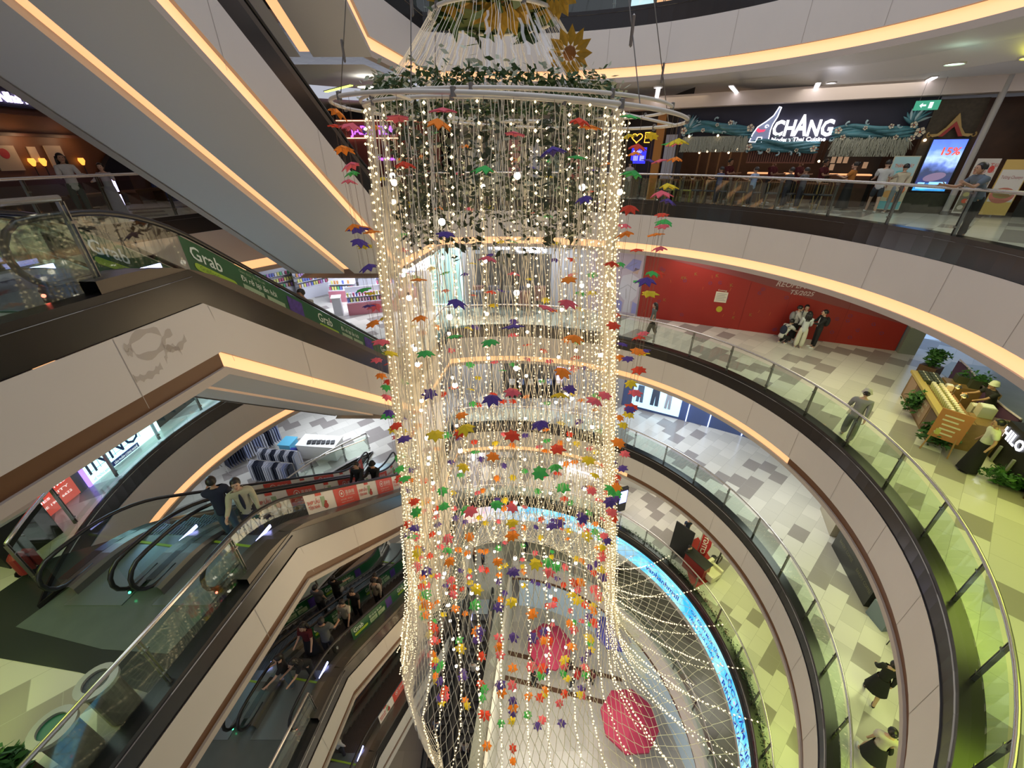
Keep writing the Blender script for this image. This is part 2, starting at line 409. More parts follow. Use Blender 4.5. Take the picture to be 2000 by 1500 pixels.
    tag(join(sof(1.56, -1.675, 1.80, -1.69, None, '')).obj('soffit_light', M_COVE), 'warm light trough in the sloping soffit under the ' + {'U': 'upper', 'A': 'green advert', 'B': 'red advert', 'C': 'lower green advert', 'D': 'lowest'}[k] + ' escalators', 'light')
    # panel joints on the fascia
    mb = MB()
    op = offset_path(rp, -0.004); acc = 0
    for i in range(2, len(op) - 2, 5):
        x, y, zz = op[i]; x2, y2, _ = op[i + 1]; d = Vector((x2 - x, y2 - y, 0)).normalized() * 0.006
        if k != 'D': mb.quad((x - d.x, y - d.y, zz - 0.41), (x + d.x, y + d.y, zz - 0.41), (x + d.x, y + d.y, zz - 1.41), (x - d.x, y - d.y, zz - 1.41))
    for f in (-1.35, 0.0, 0.25, 0.55, 0.85):
        yy = YN + 0.06 + (YF - YN) * f if f >= 0 else YN + f
        zz = slope_z(yy, z); x = EX(yy, -0.004); dy = 0.004
        mb.quad((x, yy - dy, zz - 0.41), (x, yy + dy, zz - 0.41), (x + 0.001, yy + dy + (0.12 if f == 0 else 0), zz - 1.41), (x + 0.001, yy - dy + (0.12 if f == 0 else 0), zz - 1.41))
    struct('trim_3', mb, M_SEAM)
# escalator run arriving from above the frame
z = 2 * H
for tg, pth in (('r', [(EX(YN), YN, z), (EX(YF), YF, z - H)]), ('l', [(EX(YF, WE), YF, z - H), (EX(YN, WE), YN, z)])):
    struct('trim_1', band(pth, 0.02, 0.10, 0.02, -0.40), M_BLACK); struct('wall_fascia', band(pth, 0, -0.40, 0, -1.42), M_WHITE)
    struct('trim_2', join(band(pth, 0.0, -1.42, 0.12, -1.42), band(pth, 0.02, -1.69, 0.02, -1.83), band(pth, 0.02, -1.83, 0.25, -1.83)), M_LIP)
    tag(band(pth, 0.07, -1.425, 0.07, -1.69).obj('cove_light', M_COVE), 'warm cove strip along the topmost escalator underside, ' + ('right edge' if tg == 'r' else 'left edge'), 'light')
mb = MB()
for w0, w1 in ((0.02, 1.5), (1.82, 3.48)):
    mb.quad((EX(YN, w0), YN, z - 1.61), (EX(YN, w1), YN, z - 1.61), (EX(YF, w1), YF, z - H - 1.78), (EX(YF, w0), YF, z - H - 1.78))
struct('ceiling_soffit', mb, M_CEIL)
mb = MB(); mb.quad((EX(YN, 1.5), YN, z - 1.5), (EX(YN, 1.82), YN, z - 1.5), (EX(YF, 1.82), YF, z - H - 1.67), (EX(YF, 1.5), YF, z - H - 1.67))
tag(mb.obj('soffit_light', M_COVE), 'warm light trough in the topmost escalator underside', 'light')

# ground storey with its own opening, and the storey under it
def gx(y): return -1.95 + 0.114 * y
GR = 8.75
gh = [(gx(-1.0), -1.0)] + [(gx(17.0) , 17.0)]
ga = [(CX + 0.2 + GR * cos(radians(a)), CY - 0.35 + GR * sin(radians(a))) for a in range(86, -76, -3)]
ghole = [(gx(ga[0][1]), ga[0][1])] + ga + [(gx(-1.0), -1.0)]
ehole = [(-5.2, 15.2), (-0.4 - 0.35, 15.2), (-3.1, -0.6), (-7.6, -0.6)]
zg = LV['G']
tri = tessellate_polygon([[Vector((x, y, 0)) for x, y in outer], [Vector((x, y, 0)) for x, y in ghole], [Vector((x, y, 0)) for x, y in ((-4.55, 14.9), (-0.95, 14.9), (-2.75, 1.0), (-8.2, 1.0))]])
mb = MB(); mb.add([(x, y, zg) for x, y in outer + ghole + [(-4.55, 14.9), (-0.95, 14.9), (-2.75, 1.0), (-8.2, 1.0)]], [tuple(t) for t in tri]); struct('floor', mb, M_FLOORG)
mb = MB(); mb.quad((-26, -4, LV['L']), (26, -4, LV['L']), (26, 30, LV['L']), (-26, 30, LV['L'])); struct('floor', mb, M_FLOORL)
gp = [(x, y, zg) for x, y in ghole[:-1]]
struct('wall_fascia', band(gp, 0.0, 0.12, 0.0, -1.15), M_WHITE); struct('trim_4', join(band(gp, 0.0, 0.12, 0.35, 0.12), band(gp, .35, .12, .35, 0)), M_WHITE)
struct('trim_5', band(gp, 0.10, -1.15, 0.10, -1.55), M_BROWN)
gl = [(gx(-1), -1, zg), (gx(17.1), 17.1, zg)]
struct('wall_partition', join(band(gl, 0, 0.12, 0, -5.4), band(gl, 0.14, 0.12, 0, 0.12), band(gl, .14, .12, .14, 0)), M_CREAM)
# dark lobby walls under the ground storey
mb = MB()
for i in range(len(ga) - 1):
    (x, y), (x2, y2) = ga[i], ga[i + 1]; mb.quad((x * 1.0 + 0.8 * (x - CX) / GR, y + 0.8 * (y - CY) / GR, zg - 1.5), (x2 + 0.8 * (x2 - CX) / GR, y2 + 0.8 * (y2 - CY) / GR, zg - 1.5), (x2 + 0.8 * (x2 - CX) / GR, y2 + 0.8 * (y2 - CY) / GR, zg - 5.5), (x + 0.8 * (x - CX) / GR, y + 0.8 * (y - CY) / GR, zg - 5.5))
struct('wall_lower', mb, mat('lower_shopfront', (0.35, 0.42, 0.46), 0.15, emit=(0.5, 0.65, 0.75), es=0.18))
mb = MB()
for x0, x1, y0 in ((gx(14), 7.0, 14.6), (gx(13), 6.9, 13.1)):
    mb.quad((x0, y0, LV['L'] + 0.01), (x1, y0 - 1.6, LV['L'] + 0.01), (x1, y0 - 1.35, LV['L'] + 0.01), (x0, y0 + 0.3, LV['L'] + 0.01))
struct('floor_inlay', mb, M_BROWN)

# ---------------------------------------------------------------- walls at the back of each storey (shopfront lines)
def wall(name, pts, z0, z1, m):
    mb = MB()
    for (x, y), (x2, y2) in zip(pts, pts[1:]): mb.quad((x, y, z0), (x2, y2, z0), (x2, y2, z1), (x, y, z1))
    return struct(name, mb, m)
T = H - 1.86
M_MALLW = mat('mall_wall', (0.42, 0.40, 0.38), 0.5)
wall('wall_back', [(-24, 24), (-6, 24), (4.0, 21), (6.36, 19.4), (22, 11.5)], H, H + T, M_DARK)
wall('wall_back', [(-20, 24), (-6, 23), (4.4, 20.4), (6.36, 17.28)], 0, T, mat('restaurant_dark', (0.035, 0.03, 0.028), 0.5))
wall('wall_right', [(14.3, 12.45), (17.5, 10.3), (22, 3)], 0, T, M_DARK)
wall('wall_left', [(-26, 20), (-15.5, 21), (-15.5, 14), (-17.5, 2)], 0, T, M_BROWN)
wall('wall_back', [(-16, 27), (-5.2, 26.5), (-5.0, 21.0), (3.9, 20.75), (6.31, 19.45)], -H, -H + T, mat('shop_interior_cool', (0.55, 0.55, 0.58), 0.5))
wall('wall_right', [(15.85, 15.3), (16.4, 17.5), (26, 17.5)], -H, -H + T, mat('corridor_cool', (0.50, 0.62, 0.78), 0.4))
wall('wall_right', [(20, 9.6), (17.0, 4.0), (17, -4)], -H, -H + T, M_DARK)
wall('wall_left', [(-16, 27), (-13, 20), (-10.9, 13), (-11.2, 10.5)], -H, -H + T, M_DARK)
wall('wall_left', [(-11.2, 10.5), (-11.3, 7.2), (-10.75, 4.9), (-12, 0), (-12, -4)], -H, -H + T, mat('wall_slate', (0.10, 0.11, 0.16), 0.5))
wall('wall_back', [(-22, 24), (-3.9, 21.4), (0, 21.5), (4.6, 20.8), (6.3, 19.75)], -2 * H, -2 * H + T, mat('shop_interior_grey', (0.30, 0.29, 0.30), 0.5))
wall('wall_right', [(6.3, 19.75), (10.73, 17.36), (14, 15.4), (20, 10), (20, -4)], -2 * H, -2 * H + T, mat('corridor_navy', (0.06, 0.09, 0.22), 0.4))
wall('wall_back', [(-20, 21.5), (-3.5, 21.35), (0, 21.5), (3.7, 20.7), (5.6, 19.7), (12, 16.5), (18, 10), (18, -4)], -3 * H, -3 * H + T, mat('shop_interior_pale', (0.5, 0.48, 0.46), 0.5))
wall('wall_back', [(-20, 23), (0, 23), (8, 20), (16, 14), (18, -4)], -4 * H, -4 * H + T + .4, M_MALLW)
for nz in (0, 1, 2, 3, 4):
    z = -nz * H
    if nz != 1: wall('wall_left', [(-14.5, 22), (-14.0, 8), (-13, -4)], z if nz else z + 50, (z if nz else z + 50) + T, M_MALLW)
# granite apron at the head of the red advert escalators and its repeats below
for k in 'BCD':
    z = LV[k]; mb = MB(); mb.add([(-6.75, 3.28, z + .006), (EX(3.0, .35), 3.0, z + .006), (EX(YN, .0), YN, z + .006), (EX(YN, WE), YN, z + .006), (-9.3, 5.3, z + .006), (-9.75, 3.7, z + .006)], [(0, 1, 2, 3, 4, 5)])
    struct('floor_apron', mb, M_FLOORDK)
    mb = MB(); mb.add([(-8.5, 3.98, z + .012), (-6.7, 3.62, z + .012), (EX(3.8, .6), 3.55, z + .012), (EX(YN, .3), YN, z + .012), (EX(YN, 3.2), YN, z + .012)], [(0, 1, 2, 3, 4)])
    struct('floor_inset', mb, M_FLOORGREY)
# ================================================================ glass railings
RH = [1.13]
def railing(name_label, path, skip=(), spacing=1.55, group='glass railings round the void', first=0.0, posts_at=None, detail=True):
    """path follows the slab edge, outward on the left. One thing: handrail, panes, posts."""
    t = thing('glass_railing', name_label, 'railing', group=group)
    hr = [(x, y, z + RH[0]) for x, y, z in offset_path(path, 0.17)]
    MB().tube(hr, 0.034, 8).obj('handrail', M_STEEL, t, smooth=True)
    # arc-length walk
    gp = offset_path(path, 0.15); L = [0]
    for a, b in zip(gp, gp[1:]): L.append(L[-1] + (Vector(b) - Vector(a)).length)
    def at(s):
        s = max(0, min(L[-1], s))
        for i in range(len(L) - 1):
            if s <= L[i + 1] + 1e-9:
                f = (s - L[i]) / max(1e-9, L[i + 1] - L[i]); p = Vector(gp[i]).lerp(Vector(gp[i + 1]), f); return p, (Vector(gp[i + 1]) - Vector(gp[i])).normalized()
    s = first; cuts = []
    while s < L[-1] + 0.01: cuts.append(s); s += spacing
    if cuts[-1] < L[-1] - 0.3: cuts.append(L[-1])
    for a, b in zip(cuts, cuts[1:]):
        mb = MB(); prev = None
        k = 4
        for i in range(k):
            p, d = at(a + 0.012 + (b - a - 0.024) * i / k); q, _ = at(a + 0.012 + (b - a - 0.024) * (i + 1) / k)
            mb.quad((p.x, p.y, p.z + 0.10), (q.x, q.y, q.z + 0.10), (q.x, q.y, q.z + RH[0] - .13), (p.x, p.y, p.z + RH[0] - .13))
        mb.obj('glass_pane', M_GLASS, t)
    for a in cuts:
        p, d = at(a); n = Vector((-d.y, d.x, 0)); mb = MB()
        for o in (-0.022, 0.022):
            c = p + n * 0.035 + d * o; mb.box((c.x, c.y, c.z + RH[0] * .53), (0.012, 0.05, RH[0] * .88), atan2(d.y, d.x))
        for zz in (0.25, 0.88):
            c = p + n * 0.02; mb.box((c.x, c.y, c.z + zz), (0.10, 0.035, 0.03), atan2(d.y, d.x))
        c = p + n * 0.035; mb.tube([(c.x, c.y, c.z + RH[0] - .07), (c.x - n.x * .015, c.y - n.y * .015, c.z + RH[0] - .02)], 0.012, 5)
        mb.obj('post', M_DSTEEL, t)
    return t
def rarc(z): return [(x, y, z) for x, y in arc(A_FR, A_NR - 2 * pi, 96)]
rl = {'U': 'glass railing of the highest balcony, above the warm cove band', 'A': 'glass railing in front of the thai restaurant', 'B': 'glass railing in front of the red hoarding and food stall',
      'C': 'glass railing of the balcony with the black counters', 'D': 'glass railing above the blue curved screen'}
for k in 'UABCD':
    z = LV[k]
    full = [(EX(YF - .3), YF - .3, z)] + rarc(z)
    RH[0] = .95 if k == 'A' else 1.1
    railing(rl[k], full, first=0.3)
    RH[0] = 1.13
    near = [(EX(1.4), 1.4, z), (EX(4.85), 4.85, z)]
    railing({'U': 'short straight glass railing at the escalator head of the top balcony', 'A': 'short straight glass railing beside the green advert escalator head', 'B': 'straight glass railing with steel top in front of the two litter bins',
             'C': 'straight glass railing at the head of the lower green escalators', 'D': 'straight glass railing at the head of the lowest escalators'}[k], near, spacing=1.75, first=0.0)
    lf = [(x, y, z) for x, y in arc(A_NL - 0.06, A_FL - 2 * pi if A_FL > A_NL else A_FL, 30)]
    railing({'U': 'curved glass railing on the far side of the escalators, highest storey', 'A': 'curved glass railing in front of the brown restaurant', 'B': 'curved glass railing in front of the glowing white shop sign',
             'C': 'curved glass railing by the clothes racks', 'D': 'curved glass railing on the escalator side above the ground storey'}[k], lf, spacing=1.5)
railing('low glass railing round the ground storey opening', [(x, y, zg) for x, y in ghole[:-1]][1:], spacing=1.8)

# ================================================================ escalators
def pt(y, w, dz, z0): return (EX(y, w), y, slope_z(y, z0) + dz)
def rail_profile(lift, ya=4.55, yb=14.3):
    """(y, height above the tread line) list following landing, incline, landing with rounded kinks"""
    out = []
    for y in [ya + (YN - .5 - ya) * i / 3 for i in range(4)]: out.append((y, lift))
    for i in range(1, 6):                                   # ease over the top kink
        y = YN - .5 + 1.6 * i / 6; t = i / 6
        out.append((y, lift + (-0.10 * sin(pi * t)) * 0 ))
    n = 10
    for i in range(n + 1): out.append((YN + 1.1 + (YF - YN - 2.0) * i / n, lift))
    for i in range(1, 5): out.append((YF - .9 + 1.7 * i / 5, lift))
    out.append((yb, lift)); return out
def tread_z(y, z0):
    """tread line with rounded top and bottom kinks"""
    s = 0
    for k in range(7): s += slope_z(y + (k - 3) * 0.22, z0)
    return s / 7
def hand_path(w, z0, ya=4.5, yb=14.4):
    P_ = []
    h = 0.93
    P_.append((EX(ya + .55, w), ya + .55, z0 + 0.22)); P_.append((EX(ya + .25, w), ya + .25, z0 + 0.22))
    for i in range(1, 8):
        a = -pi / 2 - pi * i / 8; P_.append((EX(ya + .22 + .36 * cos(a), w), ya + .22 + .36 * cos(a), z0 + .58 + .36 * sin(a)))
    n = 44
    for i in range(n + 1):
        y = ya + .3 + (yb - ya - .6) * i / n; P_.append((EX(y, w), y, tread_z(y, z0) + 0.94))
    for i in range(1, 8):
        a = pi / 2 - pi * i / 8; P_.append((EX(yb - .25 + .36 * cos(a), w), yb - .25 + .36 * cos(a), z0 - H + .58 + .36 * sin(a)))
    P_.append((EX(yb - .3, w), yb - .3, z0 - H + .22)); P_.append((EX(yb - .6, w), yb - .6, z0 - H + .22))
    return P_
STEP = None
def escalator(z0, wa, label, blue=True):
    """one escalator between handrails at w = wa and wa + 1.22"""
    t = thing('escalator', label, 'escalator', group='escalators crossing the void')
    for w in (wa, wa + 1.22):
        MB().tube(hand_path(w, z0), 0.038, 8).obj('handrail', M_RUBBER, t, smooth=True)
        mb = MB(); n = 40; ya, yb = 4.55, 14.35
        for i in range(n):
            y, y2 = ya + (yb - ya) * i / n, ya + (yb - ya) * (i + 1) / n
            mb.quad((EX(y, w), y, tread_z(y, z0) + .26), (EX(y2, w), y2, tread_z(y2, z0) + .26), (EX(y2, w), y2, tread_z(y2, z0) + .90), (EX(y, w), y, tread_z(y, z0) + .90))
        mb.obj('glass_balustrade', M_EGLASS, t)
        # deck and skirt
        mb = MB(); dk = MB()
        s = 1 if w == wa else -1
        for i in range(n):
            y, y2 = ya + (yb - ya) * i / n, ya + (yb - ya) * (i + 1) / n; q = []
            for yy in (y, y2):
                b = tread_z(yy, z0); q.append([(EX(yy, w - s * .12), yy, b + .25), (EX(yy, w + s * .10), yy, b + .25), (EX(yy, w + s * .14), yy, b + .18), (EX(yy, w + s * .14), yy, b - .20), (EX(yy, w - s * .12), yy, b - .10)])
            for a in range(4): mb.quad(q[0][a], q[0][a + 1], q[1][a + 1], q[1][a])
        mb.obj('skirt_deck', mat('escalator_deck', (0.16, 0.15, 0.14), 0.3, 0.7), t)
    # landings
    for (ya, yb, zz, nm) in ((4.35, YN - .25, z0, 'landing_plate'), (YF + .3, 14.6, z0 - H, 'landing_plate')):
        mb = MB(); mb.hexa([(EX(ya, wa + .1), ya, zz + .015), (EX(ya, wa + 1.12), ya, zz + .015), (EX(yb, wa + 1.12), yb, zz + .015), (EX(yb, wa + .1), yb, zz + .015)],
                           [(EX(ya, wa + .1), ya, zz + .03), (EX(ya, wa + 1.12), ya, zz + .03), (EX(yb, wa + 1.12), yb, zz + .03), (EX(yb, wa + .1), yb, zz + .03)])
        mb.obj(nm, mat('landing_steel', (0.22, 0.26, 0.27), 0.3, 0.6), t)
        yc = yb if nm == 'landing_plate' and ya < 6 else ya
        mb = MB(); mb.box((EX(yc, wa + .61), yc, zz + .035), (1.0, .05, .012), atan2(ED.y, ED.x) - pi / 2); mb.obj('comb_plate', M_GREENL, t)
    # newel lamps
    for w, c in ((wa + .06, 'comb_light'), ):
        yc = YN - .05; mb = MB(); mb.box((EX(yc, w + .07), yc, z0 + .12), (.025, .42, .07), atan2(ED.y, ED.x) - pi / 2)
        mb.obj(c, glow('comb_lamp', (0.42, 0.42, 1.0), 6), t)
        mb = MB(); mb.ball((EX(4.62, w + .02), 4.52, z0 + .14), .022, 6, 4); mb.obj('signal_lamp', glow('signal_green', (0.05, 1, 0.35), 5) if blue else glow('signal_red', (1, 0.12, 0.08), 5), t)
    # skirt light rod, bluish reflection strip along the deck
    # steps
    global STEP
    rise = 0.21; n = int(H / rise); run = (YF - YN) / n
    if STEP is None:
        mb = MB(); mb.add([(-.46, 0, 0), (.46, 0, 0), (.46, run, 0), (-.46, run, 0), (-.46, 0, .0), (.46, 0, .0), (-.46, run, -rise), (.46, run, -rise)], [(0, 1, 2, 3), (3, 2, 7, 6)])
        for i in range(14):
            x = -.44 + i * .0677; mb.box((x, run / 2, .004), (.016, run - .03, .01))
        mb.add([(-.46, 0.0, .011), (-.42, 0.0, .011), (-.42, run, .011), (-.46, run, .011)], [(0, 1, 2, 3)])
        STEP = bpy.data.meshes.new('step'); STEP.from_pydata(mb.v, [], mb.f); STEP.materials.append(mat('step_metal', (0.07, 0.07, 0.075), 0.35, 0.7))
    for i in range(-2, n + 2):
        o = bpy.data.objects.new('step', STEP); COL.objects.link(o); o.parent = t
        y = YN + run * i; o.location = (EX(y, wa + .61), y, max(z0 - H, min(z0, slope_z(y, z0))) - .01); o.rotation_euler = (0, 0, atan2(ED.y, ED.x) - pi / 2)
    return t
E1, E2 = 0.42, 1.98
nm = {'U': 'overhead run, seen from below, beside the top balcony', 'A': 'carrying green adverts on its glass', 'B': 'carrying red and white adverts on its glass', 'C': 'under the red advert run, with shoppers riding', 'D': 'lowest run with red adverts beside the ground lobby'}
for k in 'UABCD':
    escalator(LV[k], E1, 'escalator ' + nm[k] + ', inner of its pair', False)
    escalator(LV[k], E2, 'escalator ' + nm[k] + ', outer of its pair', True)
# middle deck between the two of each pair and outer deck strips
for k in 'UABCD':
    z0 = LV[k]
    for w0, w1, l in ((E1 + 1.22 + .1, E2 - .1, 'middle'), (E2 + 1.32, WE - .02, 'outer'), (0.03, E1 - .1, 'inner')):
        mb = MB()
        for i in range(30):
            y, y2 = 4.7 + (9.5) * i / 30, 4.7 + 9.5 * (i + 1) / 30
            mb.quad((EX(y, w0), y, tread_z(y, z0) + .255), (EX(y2, w0), y2, tread_z(y2, z0) + .255), (EX(y2, w1), y2, tread_z(y2, z0) + .255), (EX(y, w1), y, tread_z(y, z0) + .255))
            for w in (w0,):
                mb.quad((EX(y, w), y, tread_z(y, z0) + .255), (EX(y2, w), y2, tread_z(y2, z0) + .255), (EX(y2, w), y2, tread_z(y2, z0) - .41), (EX(y, w), y, tread_z(y, z0) - .41))
        struct('trim_6', mb, M_BLACK if l != 'inner' else mat('deck_bronze', (0.10, 0.085, 0.07), 0.35, 0.5))

# ---------------------------------------------------------------- adverts stuck to the escalator glass
def esc_fn(z0, w, y0, out=0.0):
    """(u, v) -> point on the glass at w, u metres down the run from y0, v up from the foot of the glass"""
    def fn(u, v):
        y = y0 + u * 0.79; return (EX(y, w - out), y, tread_z(y, z0) + .27 + v)
    return fn
def strip_on(fn, u0, u1, v0, v1, n=6):
    mb = MB()
    for i in range(n):
        a, b = u0 + (u1 - u0) * i / n, u0 + (u1 - u0) * (i + 1) / n; mb.quad(fn(a, v0), fn(b, v0), fn(b, v1), fn(a, v1))
    return mb
def blob(fn, cu, cv, r, n=14, sc=(1, 1)):
    return MB().poly([(cu + r * sc[0] * cos(2 * pi * i / n), cv + r * sc[1] * sin(2 * pi * i / n)) for i in range(n)], fn)
def pill(fn, u0, u1, v0, v1):
    r = (v1 - v0) / 2; pts = [(u1 - r + r * cos(a), v0 + r + r * sin(a)) for a in [-pi / 2 + pi * i / 6 for i in range(7)]] + [(u0 + r + r * cos(a), v0 + r + r * sin(a)) for a in [pi / 2 + pi * i / 6 for i in range(7)]]
    return MB().poly(pts, fn)
M_ADW = mat('advert_white', (0.72, 0.70, 0.68), 0.4); M_GTXT = mat('advert_text_pale', (0.62, 0.72, 0.62), 0.5); M_PURP = mat('advert_violet', (0.06, 0.03, 0.22), 0.5, noise=0.8, nscale=9)
M_PALEG = mat('advert_pale_green', (0.30, 0.42, 0.26), 0.5)
def green_ad(z0, w, y0, length, side, label, reps=None):
    """long green banner with lettering; side = -1 mirrors for the far glass"""
    f0 = esc_fn(z0, w, y0, 0.012)
    b = strip_on(f0, 0, length, 0.0, 0.60, 18).obj('advert_banner', M_GREEN)
    tag(b, label, 'banner', 'green adverts on the escalator glass')
    f = esc_fn(z0, w, y0, 0.018); u = 0.12
    while u < length - 2.2:
        text_mb('Grab', 0.30, lambda a, c: f(u + a, c + .30), bold=0.012).obj('lettering', M_GTXT, b)
        pill(f, u, u + .86, .13, .25).obj('lozenge', M_GREENL, b)
        text_mb('GrabFood', 0.09, lambda a, c: f(u + .1 + a, c + .16)).obj('lettering', M_GREEN, b)
        text_mb('Giao thức ăn tận nơi', 0.075, lambda a, c: f(u + 1.02 + a, c + .50)).obj('lettering', M_PALEG, b)
        text_mb('Đi rẻ lại ăn hời', 0.145, lambda a, c: f(u + 1.02 + a, c + .35), bold=.01).obj('lettering', M_GTXT, b)
        for uu in (1.02, 1.62):
            strip_on(f, u + uu, u + uu + .52, .07, .29, 1).obj('coupon', M_PALEG, b)
            text_mb('50.000đ' if uu < 1.5 else '-30%', 0.11, lambda a, c: esc_fn(z0, w, y0, .024)(u + uu + .05 + a, c + .13)).obj('lettering', M_GREEN, b)
        strip_on(f, u + 2.28, u + 2.78, .04, .52, 2).obj('picture', M_PURP, b)
        u += 3.35
    return b
green_ad(0, E1 - .0, 6.35, 9.2, 1, 'green advert banner along the nearest glass of the sloping escalator')
green_ad(0, E1 + 1.22, 6.1, 9.4, 1, 'green advert banner on the second glass, behind the nearest one')
green_ad(-2 * H, E1, 7.0, 8.4, 1, 'green advert banner on the lower escalator, glass nearest the void')
green_ad(-2 * H, E1 + 1.22, 7.0, 8.4, 1, 'green advert banner between the riders of the lower escalators')
green_ad(-2 * H, E2 + 1.22, 7.0, 8.4, 1, 'green advert banner on the farthest glass of the lower escalators')
def red_ad(z0, w, y0, n, label, plain=False):
    f0 = esc_fn(z0, w, y0, 0.012); b = strip_on(f0, 0, 1.25 * n, 0, .62, 4 * n).obj('advert_banner', M_ADW)
    tag(b, label, 'banner', 'red and white adverts on the escalator glass'); f = esc_fn(z0, w, y0, .018); g = esc_fn(z0, w, y0, .024)
    for i in range(n):
        u = 1.25 * i
        if i % 2:
            strip_on(f, u, u + 1.25, 0, .62, 3).obj('red_panel', M_PINKRED, b)
            mb = MB(); c = (u + .36, .42)
            ring = [(c[0] + .13 * cos(2 * pi * k / 16), c[1] + .13 * sin(2 * pi * k / 16)) for k in range(16)]; r2 = [(c[0] + .105 * cos(2 * pi * k / 16), c[1] + .105 * sin(2 * pi * k / 16)) for k in range(16)]
            for k in range(16): mb.quad(g(*ring[k]), g(*ring[(k + 1) % 16]), g(*r2[(k + 1) % 16]), g(*r2[k]))
            mb = join(mb, blob(g, c[0], c[1], .05, 8)); mb.obj('emblem', M_ADW, b)
            text_mb('喜麻辣', .17, lambda a, q: g(u + .55 + a, q + .37), width=.5).obj('lettering', M_ADW, b)
            text_mb('BUFFET LẨU & NƯỚNG', .06, lambda a, q: g(u + .55 + a, q + .30), width=.5).obj('lettering', M_ADW, b)
            text_mb('HOTLINE  1900 8677', .07, lambda a, q: g(u + .25 + a, q + .17)).obj('lettering', M_ADW, b)
            text_mb('WEBSITE  XIMALA.COM.VN', .055, lambda a, q: g(u + .25 + a, q + .08)).obj('lettering', M_ADW, b)
        else:
            text_mb('SHIP LẨU', .155, lambda a, q: g(u + .06 + a, q + .30), bold=.015, width=.50).obj('lettering', M_PINKRED, b)
            text_mb('TẬN NHÀ', .155, lambda a, q: g(u + .06 + a, q + .14), bold=.015, width=.46).obj('lettering', M_PINKRED, b)
            strip_on(f, u + .45, u + .70, .53, .62, 1).obj('red_tab', M_PINKRED, b)
            strip_on(f, u + .62, u + .80, .14, .48, 1).obj('phone', M_PALEG, b)
            join(blob(g, u + .78, .16, .10, 10), blob(g, u + .80, .28, .06, 8)).obj('cook_figure', mat('advert_dark_red', (0.4, 0.05, 0.04)), b)
    return b
red_ad(-H, E1, 6.95, 7, 'red and white advert banner on the glass nearest the void')
red_ad(-H, E1 + 1.22, 6.95, 7, 'red and white advert banner on the second escalator glass')
red_ad(-H, E2 + 1.22, 8.0, 6, 'red and white advert banner on the farthest glass of the run')
red_ad(-3 * H, E1, 6.9, 7, 'red and white advert banner on the lowest escalators, void side')
red_ad(-3 * H, E2, 6.9, 7, 'red and white advert banner on the lowest escalators, inner glass')
# ================================================================ hanging installation
def NR(z, ph):
    """radius of the net at height z in direction ph"""
    kn = [(2.3, 2.2), (0, 2.32), (-2.7, 2.55), (-5, 2.75), (-8, 3.05), (-11, 3.35), (-13, 3.75), (-14.5, 4.5), (-15.6, 5.7), (-16.4, 7.3), (-16.9, 8.9)]
    if z >= kn[0][0]: r = kn[0][1]
    else:
        r = kn[-1][1]
        for (z0, r0), (z1, r1) in zip(kn, kn[1:]):
            if z >= z1: r = r0 + (r1 - r0) * (z0 - z) / (z0 - z1); break
    c = -cos(ph)                                 # 1 towards the escalators
    lim = 8.9 if c < 0.1 else 8.9 - (8.9 - 3.95) * min(1, (c - 0.1) / 0.45)
    if sin(ph) > 0.75 : lim = min(lim, 8.6)
    return min(r, lim)
NCX, NCY = -0.30, 8.6
def ncx(z): return NCX + 0.28 * min(1, max(0, -z / 9))
def NP(z, ph, dr=0.0):
    r = NR(z, ph) + dr; return (ncx(z) + r * cos(ph), NCY + r * sin(ph), z)
ZS = [2.25]
while ZS[-1] > -16.9:
    z = ZS[-1]; ZS.append(z - (0.40 if z > -13 else 0.26 if z > -15 else 0.13))
M_NET = mat('net_twine', (0.86, 0.80, 0.66), 0.8)
inst = 'light curtain hanging through the void'
N = 210; mb = MB(); rr = random.Random(3); jit = [rr.uniform(-.5, .5) + 0.9 * sin(i * .37) + 0.7 * sin(i * .93) for i in range(N)]
for i in range(N):
    path = []
    for j, z in enumerate(ZS):
        top = max(0, min(1, (z + 4) / 6)); am = .30 + .20 * min(1, max(0, (-z - 3) / 5)); ph = 2 * pi * (i + (am if (i + j) % 2 else -am) + jit[i] * (0.35 + .9 * top) * (1 - min(1, max(0, (-z - 12) / 3)) * .7)) / N
        path.append(NP(z, ph))
    mb.tube(path, [.0062 + .00030 * max(0, -p[2]) for p in path], 3, caps=False)
# cone of the net from the hoop up to the small top hoop
for i in range(0, N, 2):
    path = []
    for j in range(7):
        f = j / 6; r = 2.2 + (1.02 - 2.2) * f ** 0.8; z = 2.25 + 1.22 * f; ph = 2 * pi * (i + (0.3 if (i + j) % 2 else -0.3) + jit[i] * 1.2) / N
        path.append((NCX + r * cos(ph), NCY + r * sin(ph), z))
    mb.tube(path, 0.0034, 3, caps=False)
tag(mb.obj('hanging_net', M_NET), 'cream diamond mesh net hung as a tall tube round the light curtain, flaring out at its foot', 'net', inst, 'stuff')
